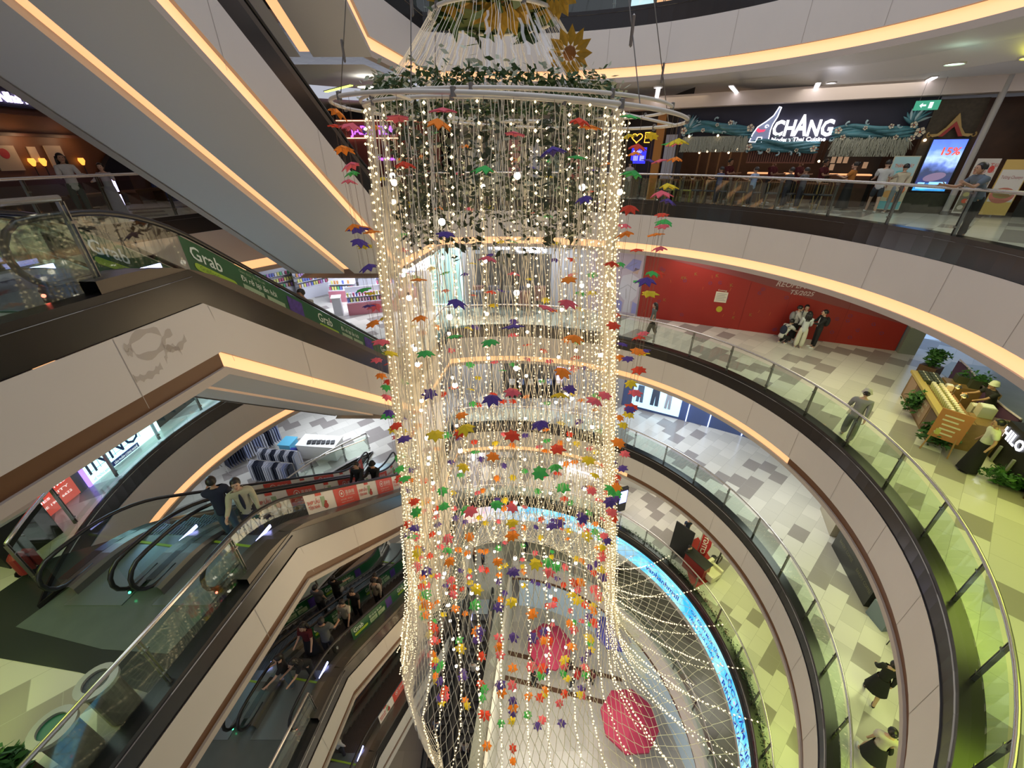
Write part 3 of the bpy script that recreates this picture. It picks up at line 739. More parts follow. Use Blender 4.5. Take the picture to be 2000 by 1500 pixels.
# gathered tulle drapes
M_TUL = sheer('tulle_sheet', (0.74, 0.69, 0.58), 0.40); M_TUL2 = sheer('tulle_white', (0.80, 0.80, 0.78), 0.42)
def drape(label, ph0, ph1, z0, z1, m, dr=0.0, n=18, amp=0.07):
    mb = MB(); rows = []; k = 30
    for a in range(k + 1):
        z = z0 + (z1 - z0) * a / k; rows.append([NP(z, ph0 + (ph1 - ph0) * b / n, dr + amp * sin(b * 1.9 + a * .25)) for b in range(n + 1)])
    for a in range(k):
        for b in range(n): mb.quad(rows[a][b], rows[a][b + 1], rows[a + 1][b + 1], rows[a + 1][b])
    return tag(mb.obj('tulle_drape', m, smooth=True), label, 'drape', inst, 'stuff')
drape('gathered cream tulle down the escalator side of the light curtain', radians(158), radians(205), 1.0, -14.2, M_TUL)
drape('second layer of cream tulle, farther round the escalator side', radians(140), radians(176), -0.8, -15.6, M_TUL, -0.25)
drape('cream tulle down the side of the light curtain towards the red hoarding', radians(-14), radians(12), 1.2, -15, M_TUL)
drape('white sheer panel hanging low beside the ground floor opening', radians(205), radians(228), -9.5, -16, M_TUL2, 0.05, amp=.04)
drape('white sheer hem spread below the blue curved screen', radians(40), radians(118), -15.2, -16.9, M_TUL2, -0.1, amp=.05)

# hoops
def hoop(name, c, r, tube_r, label, tilt=0.045, n=72, m=None):
    t = thing(name, label, 'hoop', group='white hoops carrying the light curtain')
    MB().tube([(c[0] + r * cos(2 * pi * i / n), c[1] + r * sin(2 * pi * i / n), c[2] - tilt * r * cos(2 * pi * i / n)) for i in range(n)], tube_r, 8, closed=True).obj('ring', M_HOOP, t, smooth=True)
    for k in range(9):
        a = 2 * pi * k / 9 + .3; p = (c[0] + r * cos(a), c[1] + r * sin(a), c[2] - tilt * r * cos(a)); MB().lathe([(0.0, -.06), (tube_r * 1.25, -.05), (tube_r * 1.25, .05), (0, .06)], p, 8).obj('clip', M_DSTEEL, t)
    return t
M_HOOP = mat('hoop_white', (0.62, 0.60, 0.55), 0.4)
hoop('hoop', (-0.02, 8.55, 2.14), 2.95, 0.028, 'largest white tube hoop at the top of the light curtain, carrying the leaf threads')
hoop('hoop', (0.08, 8.55, 2.24), 2.6, 0.024, 'second white hoop, just inside the largest one', 0.02)
hoop('hoop', (NCX, NCY, 2.20), 2.21, 0.026, 'white hoop that the net and fairy lights are tied to', 0.02)
hoop('hoop', (NCX, NCY, 3.47), 1.02, 0.03, 'small top hoop under the yellow flowers', 0.0)
for a in (0.1, 1.2, 2.2, 3.2, 4.3, 5.3):
    p0 = (-0.02 + 2.93 * cos(a), 8.55 + 2.93 * sin(a), 2.14 - .045 * 2.93 * cos(a)); p1 = (NCX + 1.0 * cos(a), NCY + 1.0 * sin(a), 8.5 if a not in (1.2, 4.3) else 9.5)
    t = thing('suspension_cable', 'thin dark steel cable from the outer hoop up to the roof', 'cable', group='steel suspension cables')
    MB().tube([p0, p1], 0.008, 4).obj('wire', M_DSTEEL, t); MB().lathe([(0, -.16), (.02, -.14), (.02, .14), (0, .16)], Vector(p0).lerp(Vector(p1), .12), 6).obj('turnbuckle', M_DSTEEL, t)
# spokes of the hoop frame
t = thing('hoop_spokes', 'white spokes joining the inner hoop to the outer hoop', 'frame', group='white hoops carrying the light curtain')
for a in (0.02, 1.0, 2.15, 3.1, 4.2, 5.2):
    MB().tube([(NCX + 2.2 * cos(a), NCY + 2.2 * sin(a), 2.2), (-.02 + 2.95 * cos(a), 8.55 + 2.95 * sin(a), 2.14 - .13 * cos(a))], 0.025, 6).obj('spoke', M_HOOP, t)

# white frayed strips over the cone
mb = MB(); rr = random.Random(8)
for i in range(80):
    a = rr.uniform(0, 2 * pi); f0 = rr.uniform(.55, 1.0); f1 = max(0.02, f0 - rr.uniform(.25, .75)); w = rr.uniform(.005, .028); pts = []
    for j in range(6):
        f = f0 + (f1 - f0) * j / 5; r = 2.2 + (1.02 - 2.2) * f ** .8 - .03; z = 2.27 + 1.22 * f; aa = a + .015 * sin(j * 2 + i)
        pts.append(((NCX + r * cos(aa - w / r), NCY + r * sin(aa - w / r), z), (NCX + r * cos(aa + w / r), NCY + r * sin(aa + w / r), z)))
    for p, q in zip(pts, pts[1:]): mb.quad(p[0], p[1], q[1], q[0])
tag(mb.obj('tulle_wisps', sheer('wisp_white', (0.70, 0.70, 0.70), 0.55)), 'frayed white tulle wisps hanging from the small top hoop', 'drape', inst, 'stuff')

# ---- greenery
def leafquad(mb, c, s, rr, up=0.5):
    d = Vector((rr.gauss(0, 1), rr.gauss(0, 1), rr.gauss(0, up))).normalized(); e = d.cross(Vector((rr.gauss(0, 1), rr.gauss(0, 1), rr.gauss(0, 1)))).normalized(); c = Vector(c)
    mb.add([c - d * s, c + e * s * .42 - d * s * .1, c + d * s, c - e * s * .42 - d * s * .1], [(0, 1, 2), (0, 2, 3)])
def foliage(name, label, cat, centres, n, s, m, spread, group=None, kind='stuff', seed=1, parent=None):
    rr = random.Random(seed); mb = MB()
    for i in range(n):
        c = rr.choice(centres); leafquad(mb, (c[0] + rr.gauss(0, spread), c[1] + rr.gauss(0, spread), c[2] + rr.gauss(0, spread)), s * rr.uniform(.6, 1.3), rr)
    o = mb.obj(name, m, parent)
    if parent is None: tag(o, label, cat, group, kind)
    return o
M_IVY = mat('ivy_green', (0.03, 0.075, 0.015), 0.55, noise=0.6, nscale=25); M_IVYD = mat('ivy_dark', (0.03, 0.045, 0.02), 0.6, noise=0.5, nscale=12); M_IVYP = mat('ivy_pale', (0.42, 0.46, 0.34), 0.6)
wr = [(NCX + 1.95 * cos(a), NCY + 1.95 * sin(a), 2.40) for a in [2 * pi * i / 90 for i in range(90)]]
foliage('ivy_wreath', 'thick green ivy wreath lying round the inside of the hoops', 'wreath', wr, 3000, .06, M_IVY, .085, inst)
foliage('ivy_sprigs', 'pale sprigs mixed into the ivy wreath', 'wreath', wr, 700, .06, M_IVYP, .16, inst, seed=2)
col = [(NCX + r * cos(a), NCY + r * sin(a), z) for r in (1.55, 1.75) for a in [2 * pi * i / 26 for i in range(26)] for z in [2.1 - .16 * k for k in range(13)]]
foliage('hanging_vines', 'dark leafy vines hanging inside the upper part of the light curtain', 'vine', col, 2300, .085, M_IVYD, .10, inst, seed=3)
foliage('hanging_vines', 'pale leaves of the vines inside the upper light curtain', 'vine', col, 420, .07, M_IVYP, .12, inst, seed=4)
def flower(loc, r, label, petal_m, core_m, n=12, group='yellow flowers on the wreath', tilt=None, leaves=True):
    t = thing('flower', label, 'flower', loc, group=group)
    tl = Matrix.Rotation(tilt[0], 3, 'X') @ Matrix.Rotation(tilt[1], 3, 'Y') if tilt else Matrix.Identity(3)
    mb = MB()
    for k in range(n):
        a = 2 * pi * k / n; d = Vector((cos(a), sin(a), 0)); e = Vector((-sin(a), cos(a), 0))
        pts = [d * r * .25, d * r * .6 + e * r * .22 + Vector((0, 0, .06 * r)), d * r + Vector((0, 0, -.05 * r)), d * r * .6 - e * r * .22 + Vector((0, 0, .06 * r))]
        mb.add([tl @ p for p in pts], [(0, 1, 2), (0, 2, 3)])
    mb.obj('petals', petal_m, t)
    mb = MB().ball((0, 0, 0), r * .3, 8, 5, (1, 1, .5)); mb.v = [tuple(tl @ Vector(v)) for v in mb.v]; mb.obj('centre', core_m, t)
    return t
M_YEL = mat('petal_yellow', (0.38, 0.22, 0.012), 0.6, noise=.3, nscale=20); M_YC = mat('flower_core', (0.22, 0.08, 0.01), 0.7)
for a in (0.2, .55, 1.1, 1.6, 2.3, 2.6, 2.75, 3.3, 4.0, 4.35, 4.5, 5.2, 5.6, 6.0):
    flower((NCX + 1.92 * cos(a), NCY + 1.92 * sin(a), 2.52), .075, 'small yellow flower pinned on the ivy wreath', M_YEL, M_YC, 8)
bf = 'big yellow blooms at the crown of the installation'
flower((-0.16, 7.75, 3.62), .62, 'large yellow sunflower facing the camera at the crown of the installation, brown heart', M_YEL, M_YC, 16, bf, (radians(118), 0))
flower((0.62, 7.95, 3.66), .42, 'golden bloom right beside the large sunflower, partly green behind', M_YEL, M_YC, 14, bf, (radians(110), radians(18)))
flower((-0.95, 7.95, 3.68), .40, 'golden bloom on the other side of the large sunflower', M_YEL, M_YC, 14, bf, (radians(110), radians(-20)))
flower((0.85, 7.6, 2.85), .34, 'yellow bloom lying inside the net cone below the crown', M_YEL, M_YC, 12, bf, (radians(120), 0))
foliage('crown_leaves', 'broad green leaves around the big yellow blooms', 'leaves', [(NCX + .8 * cos(a), NCY + .8 * sin(a), 3.62) for a in [2 * pi * i / 20 for i in range(20)]], 300, .17, M_IVY, .14, inst, seed=6)
tag(MB().lathe([(0.0, 0.25), (1.0, .25), (1.02, 0.0), (.9, -.03), (0, -.03)], (NCX, NCY, 3.5), 24).obj('flower_basket', mat('moss', (.05, .07, .01), .8, noise=.5, nscale=12)), 'round mossy basket in the small top hoop that holds the yellow blooms', 'basket', inst)

# ---- fairy light strings
M_BEAD = glow('fairy_bead', (1.0, 0.78, 0.44), 2.1); M_WIRE = mat('fairy_wire', (0.45, 0.40, 0.28), 0.6)
M_BEAD.cycles.emission_sampling = 'NONE'
def fairy(ph, z0, z1, dr, label, sp=.128, r=.0225, seed=0):
    rr = random.Random(seed); t = thing('fairy_light_string', label, 'string lights', group='fairy light strings of the curtain')
    path = []; z = z0; d0 = rr.uniform(-.02, .02)
    while z > z1:
        path.append(NP(z, ph + d0 + .012 * sin(z * .8 + seed), dr)); z -= .30 if z > -14 else .12
    MB().tube(path, .0035, 3, caps=False).obj('wire', M_WIRE, t)
    mb = MB(); acc = 0
    for a, b in zip(path, path[1:]):
        a, b = Vector(a), Vector(b); L = (b - a).length
        while acc < L:
            p = a.lerp(b, acc / L); zz = max(0, -p.z); q = r * (1 + zz * .012)
            mb.octa((p.x + rr.uniform(-.022, .022), p.y + rr.uniform(-.022, .022), p.z), q * rr.uniform(.75, 1.2)); acc += sp * rr.uniform(.75, 1.25)
        acc -= L
    mb.obj('bulbs', M_BEAD, t, kind='stuff'); return t
ns = 35; k = 0
lab = {0: 'fairy light string on the side of the curtain towards the food stall', 1: 'fairy light string at the back of the curtain, towards the far shops', 2: 'fairy light string on the escalator side of the curtain', 3: 'fairy light string on the near face of the curtain'}
for i in range(ns):
    ph = 2 * pi * (i + R.uniform(-.2, .2)) / ns; q = int(((ph + pi / 4) % (2 * pi)) // (pi / 2))
    fairy(ph, 2.15, -16.8 if q != 2 else -15.8, .02, lab[q], seed=k); k += 1
for i in range(11):
    fairy(radians(R.uniform(-28, 20)), 2.1 - .1 * abs(i - 7) * 0, R.uniform(-12, -16.5), R.uniform(-.25, .1), 'fairy light string packed in the dense bunch on the food stall side', seed=k, sp=.11, r=.02); k += 1
for i in range(12):
    fairy(radians(R.uniform(165, 205)), R.uniform(-3.0, -8.0), R.uniform(-13, -15.8), R.uniform(-.2, .15), 'fairy light string packed in the dense bunch on the escalator side', seed=k, sp=.09); k += 1
# swags from the foot of the curtain over to the railing above the blue screen
def swag(ph, zt, sag, label, seed):
    a = Vector(NP(zt, ph)); b = Vector((CX + (RX + .1) * cos(ph - .12), CY + (RY + .1) * sin(ph - .12), -15.6)); rr = random.Random(seed)
    t = thing('fairy_light_string', label, 'string lights', group='fairy light swags to the railing'); path = []
    for i in range(30):
        f = i / 29; p = a.lerp(b, f); p.z -= sag * 4 * f * (1 - f); path.append(tuple(p))
    MB().tube(path, .0035, 3, caps=False).obj('wire', M_WIRE, t); mb = MB()
    for p, q in zip(path, path[1:]):
        p, q = Vector(p), Vector(q); m = max(1, int((q - p).length / .10))
        for j in range(m): c = p.lerp(q, j / m); mb.octa((c.x + rr.uniform(-.02, .02), c.y, c.z + rr.uniform(-.02, .02)), .036)
    mb.obj('bulbs', M_BEAD, t, kind='stuff')
for i, d in enumerate((-32, -20, -9, 2, 13, 24, 36)): swag(radians(d), -12.6 - .3 * (i % 3), .9, 'fairy light swag looping from the curtain to the railing above the blue screen', 200 + i)

# ---- big globe bulbs on wires
M_GLOBE = glow('globe_glow', (1.0, 0.90, 0.72), 5.0); MG = None
for i in range(12):
    a = 2 * pi * i / 12 + .2; rad = 1.9 + .35 * (i % 3) * .6
    t = thing('pendant_string', 'wire of large round warm bulbs hanging inside the curtain', 'pendant', (NCX + rad * cos(a), NCY + rad * sin(a), 2.2), group='round bulbs inside the curtain')
    L = 17.0; MB().tube([(0, 0, 0), (0, 0, -L)], .003, 3).obj('wire', M_WIRE, t); z = -.6 - R.random()
    while z > -L:
        if MG is None:
            b = MB().ball((0, 0, 0), .052, 10, 7).obj('bulb', M_GLOBE, t, smooth=True); MG = b.data
            c = MB().lathe([(0, .10), (.018, .10), (.02, .04), (0, .04)], (0, 0, 0), 6).obj('socket', M_DSTEEL, b); MS = c.data
        else:
            b = bpy.data.objects.new('bulb', MG); COL.objects.link(b); b.parent = t; c = bpy.data.objects.new('socket', MS); COL.objects.link(c); c.parent = b
        b.location = (0, 0, z); z -= R.uniform(1.3, 2.0)

# ---- felt leaves on threads
LC = {'red': (0.62, 0.05, 0.02), 'orange': (0.78, 0.22, 0.015), 'yellow': (0.66, 0.52, 0.02), 'green': (0.05, 0.42, 0.09), 'purple': (0.07, 0.04, 0.26), 'pink': (0.68, 0.11, 0.15)}
LM = {}
def leaf_mesh(col, droop):
    mb = MB(); pts = []; rad = [.155, .098, .145, .09, .135, .082, .105, .06, .105, .082, .135, .09, .145, .098]
    n = len(rad)
    top = [(rad[i] * sin(2 * pi * i / n), rad[i] * cos(2 * pi * i / n), -droop * rad[i] * rad[i] * 9) for i in range(n)]
    mb.add([(0, 0, .012)] + top, [(0, 1 + (i + 1) % n, 1 + i) for i in range(n)])
    mb.add([(0, 0, -.002)] + [(x, y, z - .012) for x, y, z in top], [(0, 1 + i, 1 + (i + 1) % n) for i in range(n)])
    o = len(mb.v) // 2
    mb.f += [(1 + i, 1 + (i + 1) % n, o + 1 + (i + 1) % n, o + 1 + i) for i in range(n)]
    me = bpy.data.meshes.new('leaf_' + col); me.from_pydata(mb.v, [], mb.f); me.materials.append(mat('felt_' + col, LC[col], 0.9)); return me
for c in LC: LM[c] = [leaf_mesh(c, .12), leaf_mesh(c, .35)]
cols = list(LC); rr = random.Random(21)
sect = {0: 'on the food stall side of the curtain', 1: 'behind the curtain, towards the far shops', 2: 'on the escalator side of the curtain', 3: 'in front of the near face of the curtain'}
NG = 45
for i in range(NG):
    a = 2 * pi * (i + rr.uniform(-.3, .3)) / NG; rad = rr.choice([2.93, 2.93, 2.93, 2.7, 2.5]) + rr.uniform(-.03, .03); q = int(((a + pi / 4) % (2 * pi)) // (pi / 2))
    if q in (0, 2): rad = max(rad, 2.88)
    loc = (-.02 + rad * cos(a), 8.55 + rad * sin(a), 2.12 - .045 * rad * cos(a)); L = rr.uniform(15.5, 19.5)
    t = thing('leaf_garland', 'thread of coloured felt maple leaves hanging ' + sect[q], 'garland', loc, group='leaf garlands round the curtain')
    MB().tube([(0, 0, 0), (0, 0, -L)], .0028, 3).obj('thread', mat('thread_brown', (.16, .11, .08), .8), t)
    z = -rr.uniform(.05, 1.0); last = None; seq = []
    while z > -L:
        c = rr.choice([k for k in cols if k != last]); last = c
        o = bpy.data.objects.new('leaf', rr.choice(LM[c])); COL.objects.link(o); o.parent = t; o['label'] = c + ' felt maple leaf'; seq.append(c)
        o.location = (0, 0, z); s = rr.uniform(.95, 1.3); o.scale = (s, s, s); o.rotation_euler = (rr.gauss(0, .16), rr.gauss(0, .16), rr.uniform(0, 6.28))
        z -= rr.choice([.4, 1.0, 1.4, 2.1, 1.6]) * rr.uniform(.8, 1.2)
    t['label'] = 'leaf thread ' + sect[q] + ', topmost leaves ' + ', '.join(seq[:3])
# ================================================================ storey A, right: thai restaurant front
FA = plane((6.36, 17.18, 0), (.856, -.517, 0))
FN = FA.n
def fa(out=0.0):
    return lambda u, v: FA(u, v, out)
def face(mb_pts, fn, m, name, parent=None, th=0.0):
    return MB().poly(mb_pts, fn, th, FN if th else None).obj(name, m, parent)
def rect(u0, v0, u1, v1): return [(u0, v0), (u1, v0), (u1, v1), (u0, v1)]
def fbox(u0, u1, v0, v1, o0, o1):
    """box standing against the front: u along it, v up, o out from it"""
    mb = MB(); a = [FA(u0, v0, o0), FA(u1, v0, o0), FA(u1, v0, o1), FA(u0, v0, o1)]; b = [FA(u0, v1, o0), FA(u1, v1, o0), FA(u1, v1, o1), FA(u0, v1, o1)]
    return mb.hexa(a, b)
# back wall of the restaurant, dark fascia above the opening, bulkhead
struct('wall_restaurant', fbox(-1.2, 7.6, 0, 3.1, -3.2, -3.1), mat('restaurant_back', (0.10, 0.05, 0.03), 0.6, noise=.5, nscale=2))
struct('wall_sign_fascia', fbox(-0.4, 6.6, 1.95, 3.02, -.25, -.05), M_NAVY)
struct('wall_pier', fbox(6.55, 7.62, 0.0, 2.9, -.4, -.02), mat('pier_pattern', (0.05, 0.035, 0.02), 0.6, noise=.6, nscale=14))
struct('wall_restaurant', fbox(7.55, 11, 0, 3.0, -1.6, -1.5), mat('restaurant_amber', (0.10, 0.04, 0.015), 0.5, noise=.8, nscale=1.5))
struct('wall_pier', fbox(-1.15, -0.85, 0, 3.05, -.3, 0.0), mat('pier_orange', (0.35, 0.14, 0.02), 0.5))
struct('wall_pier', fbox(-0.75, -.35, 0, 2.2, -.2, -.02), mat('pier_grey', (0.30, 0.30, 0.34), 0.5))
struct('trim_bulkhead', fbox(-6, 10.5, 2.98, 3.36, -.2, .35), mat('bulkhead', (0.55, 0.47, 0.42), 0.5))
pl = thing('round_pillar', 'slim pale grey pillar beside the framed dish posters', 'pillar', tuple(FA(7.72, 0, .3)))
MB().lathe([(0.075, 0), (.075, 3.34)], (0, 0, 0), 16).obj('shaft', mat('pillar_grey', (.38, .36, .34), .5), pl, smooth=True); MB().lathe([(0.1, 0), (.1, .08), (.075, .1)], (0, 0, 0), 16).obj('base', M_DSTEEL, pl)
pl['kind'] = 'structure'
# slatted timber panel over the counter, counter glow
struct('wall_slats', join(*[fbox(2.12 + i * .07, 2.15 + i * .07, 1.33, 1.72, -.06, 0.02) for i in range(28)], fbox(2.1, 4.1, 1.30, 1.34, -.06, .03), fbox(2.1, 4.1, 1.33, 1.72, -.10, -.06)), mat('slat_wood', (.16, .05, .025), .5))
for i in range(5):
    u = .35 + i * .36; struct('wall_frame', fbox(u, u + .05, 0, 1.7, -1.1, -1.02), mat('timber_warm', (.30, .15, .06), .5))
# sign
sg = thing('restaurant_sign', 'glowing white restaurant sign with elephant outline over the thai restaurant', 'sign')
M_SIGN = glow('sign_white', (0.93, 0.90, 1.0), 3.2); M_ELE = mat('elephant_grey', (.16, .18, .26), .5, emit=(.25, .3, .5), es=.35)
sf = lambda o: (lambda a, b: FA(a, b, o))
text_mb('CH', .60, lambda a, b: FA(2.66 + a * 1.0, 2.10 + b * 1.0 + (a) * -.005, .12), th=.05, nrm=FN, bold=.03, width=.62).obj('letters', M_SIGN, sg)
text_mb('A', .78, lambda a, b: FA(3.26 + a, 2.10 + b, .12), th=.05, nrm=FN, bold=.03, width=.38).obj('letters', M_SIGN, sg)
text_mb('NG', .60, lambda a, b: FA(3.64 + a, 2.08 + b, .12), th=.05, nrm=FN, bold=.03, width=.66).obj('letters', M_SIGN, sg)
text_mb('Modern Thai Cuisine', .165, lambda a, b: FA(2.70 + a, 1.93 + b, .12), th=.04, nrm=FN, bold=.015, width=1.5).obj('letters', M_SIGN, sg)
ele = [(2.74, 2.88), (2.70, 2.62), (2.62, 2.42), (2.60, 2.25), (2.62, 1.93), (2.42, 1.93), (2.40, 2.06), (2.28, 2.06), (2.24, 1.93), (2.05, 1.93), (2.10, 2.16), (2.20, 2.36), (2.40, 2.50), (2.58, 2.66), (2.68, 2.90)]
MB().poly(ele, sf(.06), .05, FN).obj('elephant', M_ELE, sg)
MB().poly([(2.16, 2.27), (2.26, 2.20), (2.42, 2.22), (2.46, 2.28), (2.30, 2.28), (2.22, 2.33)], sf(.08), .02, FN).obj('saddle', glow('saddle_red', (.8, .05, .12), 1.2), sg)
MB().tube([FA(a, b, .07) for a, b in ele], .014, 5, closed=True).obj('outline', M_SIGN, sg)
MB().tube([FA(2.46 + .06 * cos(t) * (1 - t / 9), 2.36 + .06 * sin(t) * (1 - t / 9), .09) for t in [i * .5 for i in range(12)]], .010, 5).obj('curl', M_SIGN, sg)
# teal wave sculptures
M_TEAL = mat('wave_teal', (0.05, 0.17, 0.21), 0.4, noise=.6, nscale=5); M_TEALL = mat('wave_foam', (0.30, 0.42, 0.46), 0.5)
def wave(label, u0, u1, vfun, seed, head=None):
    rr = random.Random(seed); t = thing('wave_sculpture', label, 'sculpture', group='teal wave sculptures round the restaurant sign')
    mb = MB(); n = 22
    for s in range(5):
        path = []; r = []
        for i in range(n + 1):
            f = i / n; u = u0 + (u1 - u0) * f; path.append(FA(u, vfun(f) + .07 * (s - 2) * (1 - .3 * sin(f * 3)) + .025 * sin(f * 11 + s * 1.4), .08 + .05 * sin(f * 7 + s))); r.append(.055 * (.35 + sin(pi * min(1, max(0, f))) ** .5))
        mb.tube(path, r, 6)
    mb.obj('wave_body', M_TEAL, t, smooth=True)
    for i in range(10):
        f = rr.random(); u = u0 + (u1 - u0) * f; v = vfun(f) + rr.choice([-.17, .18]) + rr.uniform(-.03, .03); a0 = rr.uniform(0, 6)
        MB().tube([FA(u + .09 * (1 - k / 7) * cos(a0 + k * .6), v + .09 * (1 - k / 7) * sin(a0 + k * .6), .12) for k in range(7)], [.035 * (1 - k / 8) for k in range(7)], 5).obj('foam_curl', M_TEALL, t, smooth=True)
    if head:
        for k in range(9):
            a = radians(20 + k * 17); hu, hv = head
            MB().tube([FA(hu + q * .30 * cos(a) + .05 * q * q, hv + q * .36 * sin(a), .1 + .03 * k % .05) for q in (0, .4, .8, 1.15)], [.055, .05, .035, .006], 5).obj('foam_crest', M_TEALL if k % 3 == 0 else M_TEAL, t, smooth=True)
    return t
wave('teal wave sculpture with foam crest on the elephant side of the sign', -.15, 2.1, lambda f: 2.34 + .10 * sin(f * 5.0) - .02, 1, (.02, 2.36))
wave('longest teal wave sculpture, rising to a tall foam head by the thatch', 4.3, 6.35, lambda f: 2.13 + .06 * sin(f * 5) + .25 * max(0, f - .75), 2, (6.15, 2.35))
wave('teal wave sculpture hanging under the sign lettering', 2.0, 4.1, lambda f: 1.79 + .04 * sin(f * 6), 3)
M_PET = mat('blossom_cream', (.62, .55, .42), .6); M_COR = mat('blossom_core', (.45, .08, .02), .6)
for i, (u, v, r) in enumerate([(-.12, 2.30, .12), (.52, 2.30, .07), (.95, 2.45, .06), (1.35, 2.50, .08), (2.0, 2.33, .12), (2.1, 1.78, .11), (2.7, 1.68, .07), (3.5, 1.68, .06), (3.95, 1.72, .10), (4.45, 2.2, .10), (4.62, 2.02, .08), (5.1, 2.25, .06), (5.7, 2.28, .07), (5.9, 2.0, .07), (6.2, 2.3, .09), (6.4, 2.12, .13), (6.28, 1.97, .08)]):
    t = thing('blossom', 'cream five-petal blossom with red heart fixed on a teal wave', 'flower', tuple(FA(u, v, .20)), group='cream blossoms on the teal waves')
    mb = MB(); ux = Vector((.856, -.517, 0)).normalized(); uz = Vector((0, 0, 1))
    for k in range(5):
        a = 2 * pi * k / 5 + i; d = ux * cos(a) + uz * sin(a); e = ux * -sin(a) + uz * cos(a)
        mb.add([d * .02, d * r * .7 + e * r * .42 + FN * .02, d * r + FN * .01, d * r * .7 - e * r * .42 + FN * .02], [(0, 1, 2), (0, 2, 3)])
    mb.obj('petals', M_PET, t); MB().ball(tuple(FN * .02), r * .2, 6, 4).obj('centre', M_COR, t)
# thatch valances
M_TH = mat('thatch_straw', (.30, .31, .25), .9, noise=.4, nscale=30)
def thatch(label, u0, u1, v0, v1, seed):
    rr = random.Random(seed); mb = MB()
    for i in range(900):
        u = rr.uniform(u0, u1); a = rr.uniform(v0 + .1, v1); l = rr.uniform(.16, .34); w = .008; d = rr.gauss(0, .05); o = .1 + rr.uniform(0, .12)
        mb.add([FA(u - w, a, o), FA(u + w, a, o), FA(u + d + w * .6, max(v0 - .05, a - l), o + .05), FA(u + d - w * .6, max(v0 - .05, a - l), o + .05)], [(0, 1, 2, 3)])
    mb = join(mb, fbox(u0, u1, v0 + .15, v1, -.05, .06)); return tag(mb.obj('thatch_valance', M_TH), label, 'thatch', 'straw thatch valances', None)
thatch('straw thatch valance under the teal wave on the elephant side', -.12, 2.0, 1.68, 2.12, 5); thatch('straw thatch valance under the longest teal wave', 4.42, 6.25, 1.55, 2.02, 6)
# gable ornament
gb = thing('gable_ornament', 'gold and red thai gable ornament above the bright promotional screen', 'ornament')
MB().poly([(6.66, 2.06), (6.82, 2.07), (6.95, 2.22), (7.11, 2.56), (7.27, 2.22), (7.40, 2.07), (7.58, 2.06), (7.50, 1.99), (7.34, 2.02), (7.11, 2.32), (6.88, 2.02), (6.74, 1.99)], sf(.10), .06, FN).obj('gold_edge', mat('gold_paint', (.42, .27, .08), .4), gb)
MB().poly([(6.86, 2.0), (7.11, 2.36), (7.37, 2.0), (7.28, 2.0), (7.11, 2.24), (6.95, 2.0)], sf(.12), .05, FN).obj('red_inlay', mat('gable_red', (.32, .02, .02), .5), gb)
for u, s in ((6.64, 1), (7.60, -1)):
    MB().tube([FA(u + s * (.02 + .07 * cos(2 + k * .7) * (1 - k / 9)), 2.04 + .07 * sin(2 + k * .7) * (1 - k / 10), .11) for k in range(7)], [.022 - .002 * k for k in range(7)], 6).obj('scroll', mat('gold_paint', (.42, .27, .08), .4), gb)
# screen
sc_ = thing('promo_screen', 'tall bright blue digital screen showing a fifteen percent offer', 'screen')
fbox(6.78, 7.58, .58, 1.96, -.02, .05).obj('housing', M_K, sc_)
def scr_mat():
    m = bpy.data.materials.new('screen_picture'); m.use_nodes = True; nt = m.node_tree; b = nt.nodes['Principled BSDF']; b.inputs['Base Color'].default_value = (.01, .01, .02, 1)
    g = nt.nodes.new('ShaderNodeNewGeometry'); s = nt.nodes.new('ShaderNodeSeparateXYZ'); r = nt.nodes.new('ShaderNodeValToRGB'); mr = nt.nodes.new('ShaderNodeMapRange')
    n = nt.nodes.new('ShaderNodeTexNoise'); n.inputs['Scale'].default_value = 5; mr.inputs[1].default_value = .6; mr.inputs[2].default_value = 1.95
    ad = nt.nodes.new('ShaderNodeMath'); ad.operation = 'MULTIPLY_ADD'; ad.inputs[1].default_value = .35; sb = nt.nodes.new('ShaderNodeMath'); sb.operation = 'SUBTRACT'; sb.inputs[1].default_value = .17
    nt.links.new(g.outputs[0], s.inputs[0]); nt.links.new(s.outputs[2], mr.inputs[0]); nt.links.new(g.outputs[0], n.inputs[0]); nt.links.new(n.outputs[0], ad.inputs[0]); nt.links.new(mr.outputs[0], ad.inputs[2])
    nt.links.new(ad.outputs[0], sb.inputs[0]); nt.links.new(sb.outputs[0], r.inputs[0])
    e = r.color_ramp.elements; e[0].position = 0; e[0].color = (.03, .35, .9, 1); e[1].position = 1; e[1].color = (.08, .15, .9, 1)
    for p_, c in ((.16, (.02, .03, .12, 1)), (.36, (.03, .04, .08, 1)), (.5, (.10, .16, .45, 1)), (.62, (.35, .5, .95, 1)), (.8, (.10, .2, .9, 1))):
        q = r.color_ramp.elements.new(p_); q.color = c
    nt.links.new(r.outputs[0], b.inputs['Emission Color']); b.inputs['Emission Strength'].default_value = 1.5; return m
face(rect(6.81, .61, 7.55, 1.93), sf(.055), scr_mat(), 'display', sc_)
text_mb('15%', .26, lambda a, b: FA(7.10 + a, 1.55 + b, .06), bold=.03, width=.40).obj('offer_text', glow('offer_red', (.75, .10, .05), 1.1), sc_)
MB().poly([(7.18 + .24 * cos(a), .98 + .11 * sin(a) + .05 * cos(a)) for a in [2 * pi * i / 20 for i in range(20)]], sf(.06)).obj('plate_picture', glow('plate_pic', (.22, .16, .26), .9), sc_)
for u0, u1, v in ((6.87, 7.03, .76), (7.12, 7.50, .78), (6.86, 7.5, .66)): face(rect(u0, v, u1, v + .07), sf(.06), glow('screen_button', (.25, .55, 1.0), 1.3), 'button', sc_)
struct('wall_planter', fbox(6.45, 7.7, 0, .56, -.1, .12), mat('planter_dark', (.035, .035, .02), .7, noise=.6, nscale=10))
